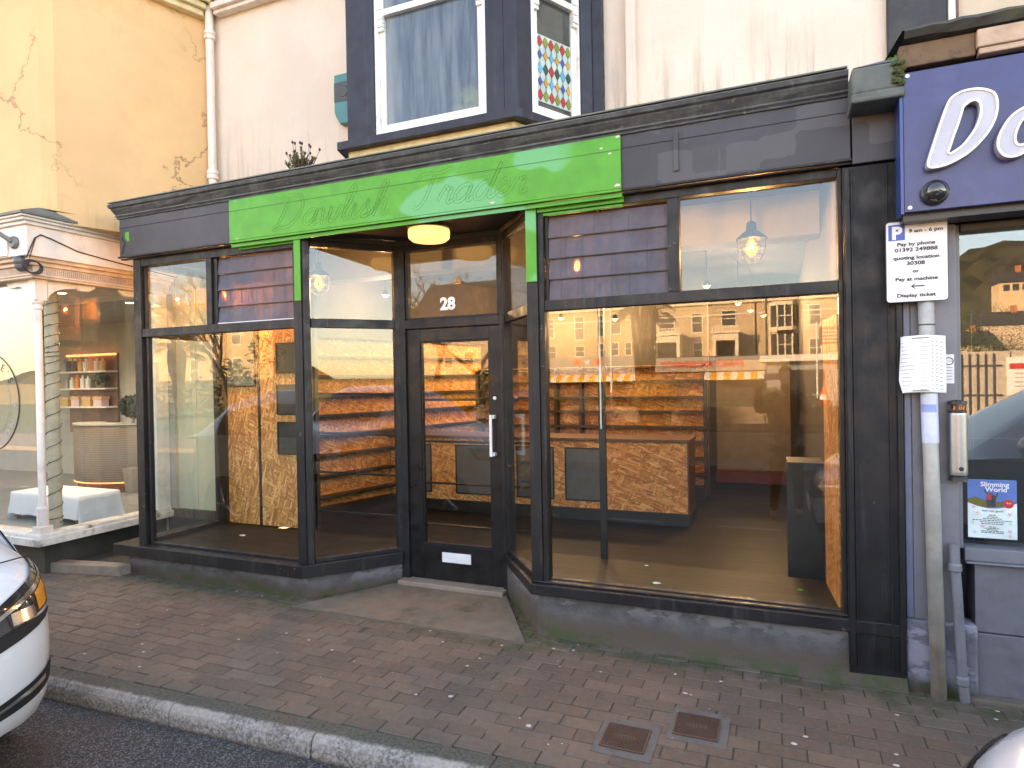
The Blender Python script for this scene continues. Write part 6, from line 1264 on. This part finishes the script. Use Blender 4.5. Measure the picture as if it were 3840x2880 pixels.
def bush(label, x, y, z, r_, n, seed, mat_, sq=1.):
    t = thing('bush', label, 'bush', (x, y, z)); mb = MB(); rr = random.Random(seed); cl = [(Vector((rr.gauss(0, .5), rr.gauss(0, .4), abs(rr.gauss(.35, .3))))*r_, r_*rr.uniform(.3, .6)) for i in range(9)]
    for i in range(n):
        c, R_ = rr.choice(cl); v = Vector((rr.gauss(0, 1), rr.gauss(0, 1), rr.gauss(0, 1))).normalized()*R_*rr.uniform(.6, 1.05)+c; v.z = max(.02, v.z*sq); d = Vector((rr.gauss(0, 1), rr.gauss(0, 1), rr.gauss(0, 1))).normalized()*.11*min(1.3, r_**.4); s_ = d.orthogonal().normalized()*.05*min(1.3, r_**.4); mb.add([v-d, v+s_, v+d, v-s_], [(0, 1, 2, 3)])
    obj('foliage', mb, mat_, t, world=False)
bushm = plain('bush_green', (.045, .06, .016), .8, bump=0, var=.4)
for i, (x, y, z, r_, lb) in enumerate(((-26, -17.5, 0, 2.6, 'dark evergreen bush under the bare tree on the left'), (-20.5, -18, 0, 2.2, 'wide green bush between the left trees'), (-14, -19, 0, 1.8, 'rounded bush mirrored in the door'), (-10, -9.5, 0, 1.1, 'low bush at the left end of the planter'), (-3.5, -9.8, 0, 1.2, 'low bush behind the arching grass'), (.4, -10.5, 0, 1.0, 'low bush behind the cone'), (-31, -16, 0, 2.4, 'dark bush far left behind the salon reflection'), (30, -100, 2, 8, 'dark tree mass at the foot of the hill'))): bush(lb, x, y, z, r_, 1600 if r_ < 4 else 9000, 30+i, bushm)

# ================================================================ CARS
def interp(tab, x):
    if x <= tab[0][0]: return tab[0][1]
    for a_, b_ in zip(tab, tab[1:]):
        if x <= b_[0]: f = (x-a_[0])/(b_[0]-a_[0]); return a_[1]+(b_[1]-a_[1])*f
    return tab[-1][1]
NOSE = [(.18, .075), (.24, .03), (.32, .01), (.42, .0), (.52, .0), (.60, .015), (.68, .05), (.74, .10), (.79, .19), (.815, .27)]   # z -> x
TAILP = [(.20, 4.10), (.35, 4.17), (.55, 4.20), (.75, 4.17), (.90, 4.10)]
def setb(s): return .07*s*s+.09*s**4+.30*s**9
HW = .90
def nosept(y, z, off=0):
    s = min(1, abs(y)/HW); return (interp(NOSE, z)+setb(s)-off*.8, y+off*.6*(s**6)*(1 if y > 0 else -1), z)
HOOD = [(.27, .815), (.45, .865), (.7, .905), (1.0, .945), (1.15, .965)]
GH = [(1.15, .965), (1.5, 1.20), (1.85, 1.39), (2.2, 1.47), (2.7, 1.48), (3.2, 1.43), (3.6, 1.33), (3.95, 1.05), (4.1, .95)]
def belt(x): return interp([(.27, .80), (.7, .88), (1.2, .93), (3.5, .97), (4.1, .93)], x)
def make_car(label, loc, rot, paint, name='parked_car', dz=0, y1=.893):
    t = bpy.data.objects.new(name, None); COL.objects.link(t); t.location = loc; t.scale = (1, 1, 1.1); t.rotation_euler = (0, 0, rot); t['label'] = label; t['category'] = 'car'; t['group'] = 'cars parked along the kerb'
    mb = MB(); S_ = [0, .15, .3, .45, .58, .70, .80, .87, .92, .96, .985, 1.0]; S_ = [-s for s in S_[::-1]][:-1]+S_
    xs_top = [.35, .45, .6, .8, 1.0, 1.15, 1.3, 1.5, 1.7, 1.85, 2.0, 2.2, 2.5, 2.8, 3.1, 3.35, 3.6, 3.8, 3.95, 4.08]
    zn = [.18, .24, .32, .42, .50, .58, .64, .70, .745, .785, .815]
    def g(s): return 1-.04*s*s if s < .66 else max(0, (1-.04*.43)*(1-((s-.66)/.30)**1.6)) if s < .96 else 0
    rows = []
    for s0 in S_:
        s = abs(s0); y = s0*HW; col = []
        ins = .05*s**8
        for z in zn: col.append((interp(NOSE, z)+setb(s), y, z-(.015*s**4 if z > .7 else 0), 'b'))
        for x in xs_top:
            f = max(0, 1-(x-.27)/.9); xx = x+setb(s)*f
            zt = interp(HOOD, x) if x < 1.15 else interp(GH, x); zb = belt(x)
            z = zb+(zt-zb)*(g(s) if x >= 1.15 else (1-s**6)); kind = 'b'
            col.append((xx, y*(1-.03*(z > 1.2)), z, 'b'))
        for z in (.90, .75, .55, .35, .20): col.append((interp(TAILP, z)-.25*s**6, y, z, 'b'))
        rows.append(col)
    n = len(rows[0]); vs = [p[:3] for c in rows for p in c]; body = MB(); glassb = MB(); fs_b = []; GW = {}
    for i in range(len(rows)-1):
        for j in range(n-1):
            q = (i*n+j, i*n+j+1, (i+1)*n+j+1, (i+1)*n+j); cx2 = sum(vs[k][0] for k in q)/4; cy2 = abs(sum(vs[k][1] for k in q)/4); cz2 = sum(vs[k][2] for k in q)/4
            ws = 1.2 < cx2 < 1.85 and cy2 < .60*HW+.06; rs = 3.62 < cx2 < 3.96 and cy2 < .58; sd_ = 1.45 < cx2 < 3.6 and cy2 > .70 and cy2 < .86 and 1.0 < cz2 < 1.42 and not 2.5 < cx2 < 2.62
            sgn = 1 if sum(vs[k][1] for k in q) > 0 else -1
            if ws or rs or sd_: GW.setdefault('windscreen' if ws else 'rear_window' if rs else ('side_window', sgn, cx2 > 2.56), []).append(q)
            else: fs_b.append(q)
    body.add(vs, fs_b)
    for sg in (-1, 1):                     # flanks
        def side(u, v):
            z = .18+(.815-.18)*v; x0 = interp(NOSE, z)+setb(1); x1 = interp(TAILP, z)-.25; x = x0+(x1-x0)*u
            zt = belt(max(.27, x)); z2 = .18+(zt-.0-.18)*v if u > .02 else z-(.015 if z > .7 else 0)
            arch = 0
            return (x, sg*(HW+.018*math.sin(v*math.pi)*min(1, u*8)*min(1, (1-u)*8)), z2)
        body.grid(side, 40, 10)
    def fin(name_, mbx, mats, par=t, sm=True, **k):
        if name_ in ('wheel', 'rim', 'wheel_arch'): mbx.v = [(p[0], p[1], p[2]/1.1) for p in mbx.v]
        else: mbx.v = [(p[0], p[1], p[2]+.10) for p in mbx.v]
        return obj(name_, mbx, mats, par, smooth=sm, world=False, **k)
    Bo = fin('body', body, paint)
    import bmesh
    bm = bmesh.new(); bm.from_mesh(Bo.data); bmesh.ops.remove_doubles(bm, verts=bm.verts, dist=.004); bmesh.ops.recalc_face_normals(bm, faces=bm.faces); bm.to_mesh(Bo.data); bm.free()
    for key, fl in GW.items():
        used = sorted({i for q in fl for i in q}); mp = {a_: k for k, a_ in enumerate(used)}; g_ = MB(); g_.add([vs[i] for i in used], [tuple(mp[i] for i in q) for q in fl]); fin(key if isinstance(key, str) else key[0], g_, CARGL)
    def patch(y0, y1, lo, hi, off, nu=14, nv=6, sides=(-1, 1)):
        m_ = MB()
        for sg in sides:
            m_.grid(lambda u, v: nosept(sg*(y0+(y1-y0)*u), lo(u)+(hi(u)-lo(u))*v, off), nu, nv)
        return m_
    lin = lambda a_, b_: (lambda u: a_+(b_-a_)*u)
    for sg in (-1, 1):
        H_ = fin('headlight', patch(.44, y1, lambda u: .585+.055*u+dz, lambda u: .650+(.140+dz)*u**.7-.015*(u > .9)+dz*.3, .012, sides=(sg,)), LENS)
        fin('daylight_strip', patch(.50, y1-.008, lambda u: .640+(.105+dz)*u**.9+dz*.5, lambda u: .655+(.11+dz)*u**.9+dz*.6, .016, sides=(sg,)), CHROME, H_)
        fin('indicator', patch(.70*y1/.893, y1-.008, lambda u: .625+.035*u+dz, lambda u: .690+.055*u+dz, .015, sides=(sg,)), INDIC, H_)
        fin('reflector_bowl', patch(.56, .68, lambda u: .61, lambda u: .655, .014, sides=(sg,)), CHROME, H_)
        fin('fog_intake', patch(.30, .80, lambda u: .255+.055*u**2, lambda u: .295+.095*u, .006, sides=(sg,)), M['rubber'])
        fin('intake_blade', patch(.42, .72, lambda u: .285+.05*u, lambda u: .297+.06*u, .012, sides=(sg,)), CHROME)
    fin('grille', patch(0, .80, lambda u: .455+.135*u**1.2, lambda u: .60-.0*u+.005*u, .006), M['rubber'])
    fin('lower_grille', patch(0, .34, lin(.22, .24), lin(.36, .34), .006), M['rubber'])
    mb = MB(); mb.box(-.028, -.012, -.26, .26, .385, .455); fin('number_plate', mb, plain('plate_white', (.7, .7, .66), .4, bump=0), sm=False)
    for x in (.88, 3.42):
        for sg in (-1, 1):
            mb = MB(); mb.lathe([(.335, 0), (.335, .021)], (x, sg*(HW-.0)+(.0 if sg > 0 else -.02), .33), 28, 0, 'Y'); A_ = fin('wheel_arch', mb, M['rubber'], sm=False)
            mb = MB(); mb.lathe([(.20, .0), (.30, -.01), (.315, .04), (.315, .18), (.30, .22), (.20, .22)], (x, sg*.80-.11, .31), 28, 0, 'Y'); W_ = fin('wheel', mb, M['rubber'], sm=False)
            mb = MB(); mb.lathe([(.20, 0), (.05, -.02*sg), (.04, -.02*sg)], (x, sg*.905, .31), 20, 0, 'Y')
            for k in range(5): q = k*1.2566; mb.tube([(x, sg*.915, .31), (x+.2*math.cos(q), sg*.915, .31+.2*math.sin(q))], .022, 5)
            fin('rim', mb, CHROME, W_, sm=False)
    for sg in (-1, 1):
        mb = MB(); mb.blob((1.42, sg*1.0, 1.02), (.07, .11, .075), seg=12); mb.box(1.40, 1.46, min(sg*.86, sg*.95), max(sg*.86, sg*.95), .97, 1.0); fin('mirror', mb, paint)
        mb = MB(); mb.box(2.3, 2.48, sg*.918-.006, sg*.918+.012, .83, .85); fin('door_handle', mb, CHROME, sm=False)
    mb = MB(); mb.tube([(.36, -.80, .806), (.25, -.5, .822), (.235, 0, .826), (.25, .5, .822), (.36, .80, .806)], .0035, 4); fin('bonnet_seam', mb, M['rubber'])
    mb = MB(); mb.box(1.3, 3.6, -.7, .7, .25, .9); fin('cabin_floor', mb, M['darkwall'], sm=False)
    return t
def carpaint(name, c, met=.0):
    m = NT(name); m.col(m.mix(m.ramp(m.noise(3), .3, .7), sc(c, .97), sc(c, 1.03))); m.rough(m.ramp(m.noise(6, detail=5), .3, .8, .18, .30)); m.bsdf.inputs['Metallic'].default_value = met; m.bsdf.inputs['Coat Weight'].default_value = .7; m.bsdf.inputs['Coat Roughness'].default_value = .05; return m.mat
CARGL = plain('car_glass', (.015, .018, .02), .04, bump=0, coat=.6); LENS = plain('lamp_lens', (.05, .045, .04), .06, bump=0, coat=1, metal=.3); CHROME = plain('chrome', (.75, .72, .66), .15, metal=.95, bump=0); INDIC = plain('amber_lens', (.85, .30, .03), .15, bump=0, coat=.8)
WHITE = carpaint('white_car_paint', (.74, .74, .73)); SILVER = carpaint('silver_car_paint', (.58, .60, .63), .12)
make_car('white parked car with its kerb side headlight and bumper at the left edge', (-2.98, 1.10, -.12), math.pi, WHITE)
make_car('silver parked car with only its front corner showing at the lower right', (.29, 1.16, -.12), 0, SILVER, dz=-.05, y1=.80)

# ================================================================ PHOTOGRAPHER (mirrored in the right window)
def skin(name, pts, edges, mat_, parent, sub=2, root=0):
    me = bpy.data.meshes.new(name); me.from_pydata([p[:3] for p in pts], edges, []); me.materials.append(mat_); o = bpy.data.objects.new(name, me); COL.objects.link(o); o.parent = parent
    sk = o.modifiers.new('skin', 'SKIN'); sk.use_smooth_shade = True
    for i, p in enumerate(pts):
        r_ = p[3] if isinstance(p[3], tuple) else (p[3], p[3]); me.skin_vertices[0].data[i].radius = r_; me.skin_vertices[0].data[i].use_root = (i == root)
    if sub: s_ = o.modifiers.new('smooth', 'SUBSURF'); s_.levels = sub; s_.render_levels = sub
    return o
PT = thing('person', 'person in dark jacket and tan trousers holding up a phone to take the picture', 'person', (.08, -.55, -.12))
skm = plain('skin', (.50, .30, .21), .55, var=.05, bump=0)
# coordinates local to the person: +y faces the shop, z from the soles
PX = lambda x, y, z: (x-.14, y+.55, z+.12)
J = {}
pts = []; edges = []
def J_(n, x, y, z, r_): J[n] = len(pts); pts.append(PX(x, y, z)+(r_,))
J_('pelvis', .16, -.60, .80, (.155, .115)); J_('waist', .16, -.60, .98, (.14, .105)); J_('chest', .16, -.56, 1.20, (.165, .115)); J_('upper', .16, -.52, 1.38, (.15, .09)); J_('neck', .16, -.485, 1.49, .058); J_('neck2', .16, -.46, 1.56, .055)
J_('shl', -.02, -.51, 1.39, .062); J_('ell', -.15, -.36, 1.24, .048); J_('wrl', -.135, -.12, 1.56, .030); J_('shr', .34, -.51, 1.39, .062); J_('elr', .40, -.36, 1.24, .048); J_('wrr', .12, -.13, 1.57, .030)
J_('hipl', .07, -.60, .74, .10); J_('knl', .03, -.52, .36, .062); J_('anl', .0, -.62, -.03, .042); J_('fol', .0, -.48, -.075, .035)
J_('hipr', .25, -.61, .74, .10); J_('knr', .29, -.66, .37, .062); J_('anr', .30, -.86, -.02, .042); J_('for', .32, -.74, -.075, .035)
for a_, b_ in (('pelvis', 'waist'), ('waist', 'chest'), ('chest', 'upper'), ('upper', 'neck'), ('neck', 'neck2'), ('upper', 'shl'), ('shl', 'ell'), ('ell', 'wrl'), ('upper', 'shr'), ('shr', 'elr'), ('elr', 'wrr'), ('pelvis', 'hipl'), ('hipl', 'knl'), ('knl', 'anl'), ('anl', 'fol'), ('pelvis', 'hipr'), ('hipr', 'knr'), ('knr', 'anr'), ('anr', 'for')): edges.append((J[a_], J[b_]))
BODY = skin('body', pts, edges, skm, PT)
def sub_skin(name, names, links, grow, mat_, over={}):
    idx = {n: i for i, n in enumerate(names)}
    P = [tuple(pts[J[n]][:3])+(tuple(q+grow for q in pts[J[n]][3]) if isinstance(pts[J[n]][3], tuple) else pts[J[n]][3]+grow,) for n in names]
    return skin(name, P, [(idx[a_], idx[b_]) for a_, b_ in links], mat_, PT)
sub_skin('jacket', ['waist', 'pelvis', 'chest', 'upper', 'neck', 'shl', 'ell', 'wrl', 'shr', 'elr', 'wrr'], [('waist', 'pelvis'), ('waist', 'chest'), ('chest', 'upper'), ('upper', 'neck'), ('upper', 'shl'), ('shl', 'ell'), ('ell', 'wrl'), ('upper', 'shr'), ('shr', 'elr'), ('elr', 'wrr')], .018, plain('dark_jacket', (.065, .065, .07), .8, bump=.4, bs=30))
sub_skin('trousers', ['pelvis', 'hipl', 'knl', 'anl', 'hipr', 'knr', 'anr'], [('pelvis', 'hipl'), ('hipl', 'knl'), ('knl', 'anl'), ('pelvis', 'hipr'), ('hipr', 'knr'), ('knr', 'anr')], .014, plain('tan_trousers', (.12, .085, .06), .85, bump=.3, bs=30))
for a_, b_ in (('anl', 'fol'), ('anr', 'for')):
    A_ = Vector(pts[J[a_]][:3]); B_ = Vector(pts[J[b_]][:3]); d = (B_-A_); d.z = 0; d.normalize()
    skin('boot', [tuple(A_+Vector((0, 0, .05)))+(.055,), tuple(A_-d*.03-Vector((0, 0, .035)))+((.045, .04),), tuple(B_)+((.046, .036),), tuple(B_+d*.06)+((.038, .026),)], [(0, 1), (1, 2), (2, 3)], plain('brown_boot', (.10, .05, .03), .6), PT)
# head
mb = MB()
def headpt(u, v):
    th = v*math.pi; ph = u*2*math.pi; x = math.sin(th)*math.sin(ph); y = math.sin(th)*math.cos(ph); z = math.cos(th)
    rx, ry, rz = .076, .096, .118; jaw = 1-.30*max(0, -z)**1.2; X_ = x*rx*jaw; Y_ = y*ry*(1-.12*max(0, -z)); Z_ = z*rz
    if y > 0:
        Y_ += .024*math.exp(-((x*rx)/.011)**2-((Z_+.018)/.020)**2)+.008*math.exp(-((x*rx)/.008)**2-((Z_-.01)/.022)**2)
        for sx in (-1, 1): Y_ -= .010*math.exp(-((x*rx-sx*.031)/.014)**2-((Z_-.008)/.011)**2)
        Y_ += .006*math.exp(-((x*rx)/.022)**2-((Z_+.055)/.008)**2)-.004*math.exp(-((x*rx)/.022)**2-((Z_+.045)/.003)**2)+.008*math.exp(-((x*rx)/.02)**2-((Z_+.088)/.014)**2)
    return (X_, Y_, Z_)
hc_ = Vector(PX(.16, -.42, 1.665))
mb.grid(headpt, 40, 32)
for sx in (-1, 1):
    mb.blob((sx*.079, -.004, -.004), (.010, .020, .031), seg=10)
for sx in (-1, 1): mb.blob((sx*.031, .078, .008), (.012, .010, .007), 1, seg=10); mb.blob((sx*.031, .0865, .008), (.005, .003, .005), 2, seg=8)
mb.v = [tuple(Vector(p)+hc_) for p in mb.v]; obj('head', mb, [skm, plain('eye_white', (.7, .68, .65), .3, bump=0), M['ink']], PT, smooth=True, world=False)
mb = MB()
def hairpt(u, v):
    x, y, z = headpt(u, v*.62); k = 1.09+.02*math.sin(u*50)*math.sin(v*30); ln = 1 if y < .03 else .0
    if z < .05 and y > .045: k = .93
    return (x*k, y*k-.004, z*k+.004)
mb.grid(hairpt, 48, 24); mb.v = [tuple(Vector(p)+hc_) for p in mb.v]; obj('hair', mb, plain('brown_hair', (.045, .028, .018), .7, bump=.6, bs=160), PT, smooth=True, world=False)
# hands around the phone
ph = (-.135, .055, -.032, -.022, 1.625, 1.702)
def hand(wx, wy, wz, side):
    W_ = Vector(PX(wx, wy, wz)); Pc = Vector(PX(ph[0] if side < 0 else ph[1], -.045, 1.655)); W_ = W_+Vector((.03, 0, 0)); Pc = Pc+Vector((.06, 0, 0)); palm = W_.lerp(Pc, .55)+Vector((side*.012, -.01, -.004))
    P = [tuple(W_)+((.026, .020),), tuple(W_.lerp(palm, .6))+((.034, .018),), tuple(palm)+((.040, .017),)]; E_ = [(0, 1), (1, 2)]
    skin('palm', P, E_, skm, BODY, 2)
    for k, (dz, L_) in enumerate(((.026, .072), (.009, .080), (-.008, .076), (-.025, .062))):
        b_ = palm+Vector((side*.012, .012, dz)); a1 = b_+Vector((side*.012, L_*.38, dz*.1)); a2 = a1+Vector((-side*.012, L_*.28, 0)); a3 = a2+Vector((-side*.024, L_*.12, 0))
        skin('finger', [tuple(palm+Vector((0, 0, dz*.8)))+(.0095,), tuple(b_)+(.0095,), tuple(a1)+(.0088,), tuple(a2)+(.008,), tuple(a3)+(.0068,)], [(0, 1), (1, 2), (2, 3), (3, 4)], skm, BODY, 2)
    th = palm+Vector((-side*.006, -.006, -.030)); skin('thumb', [tuple(palm+Vector((0, -.006, -.012)))+(.012,), tuple(th)+(.0115,), tuple(th+Vector((-side*.022, .022, .012)))+(.010,), tuple(th+Vector((-side*.040, .036, .026)))+(.008,)], [(0, 1), (1, 2), (2, 3)], skm, BODY, 2)
hand(-.135, -.12, 1.56, -1); hand(.12, -.13, 1.57, 1)
t = thing('phone', 'pale phone held sideways by the photographer', 'phone', (-.04, -.03, 1.66)); mb = MB(); mb.box(ph[0], ph[1], ph[2], ph[3], ph[4], ph[5]); obj('case', mb, plain('phone_case', (.62, .62, .64), .3), t, bevel=.004)
mb = MB()
for dx, dz in ((.018, .018), (.018, -.014), (-.012, .002)): mb.lathe([(.011, -.0215), (.011, -.0195), (.007, -.019)], (.02+dx, 0, 1.672+dz), 16, 0, 'Y')
obj('lens', mb, plain('phone_lens', (.02, .02, .025), .08, coat=1, bump=0), t)
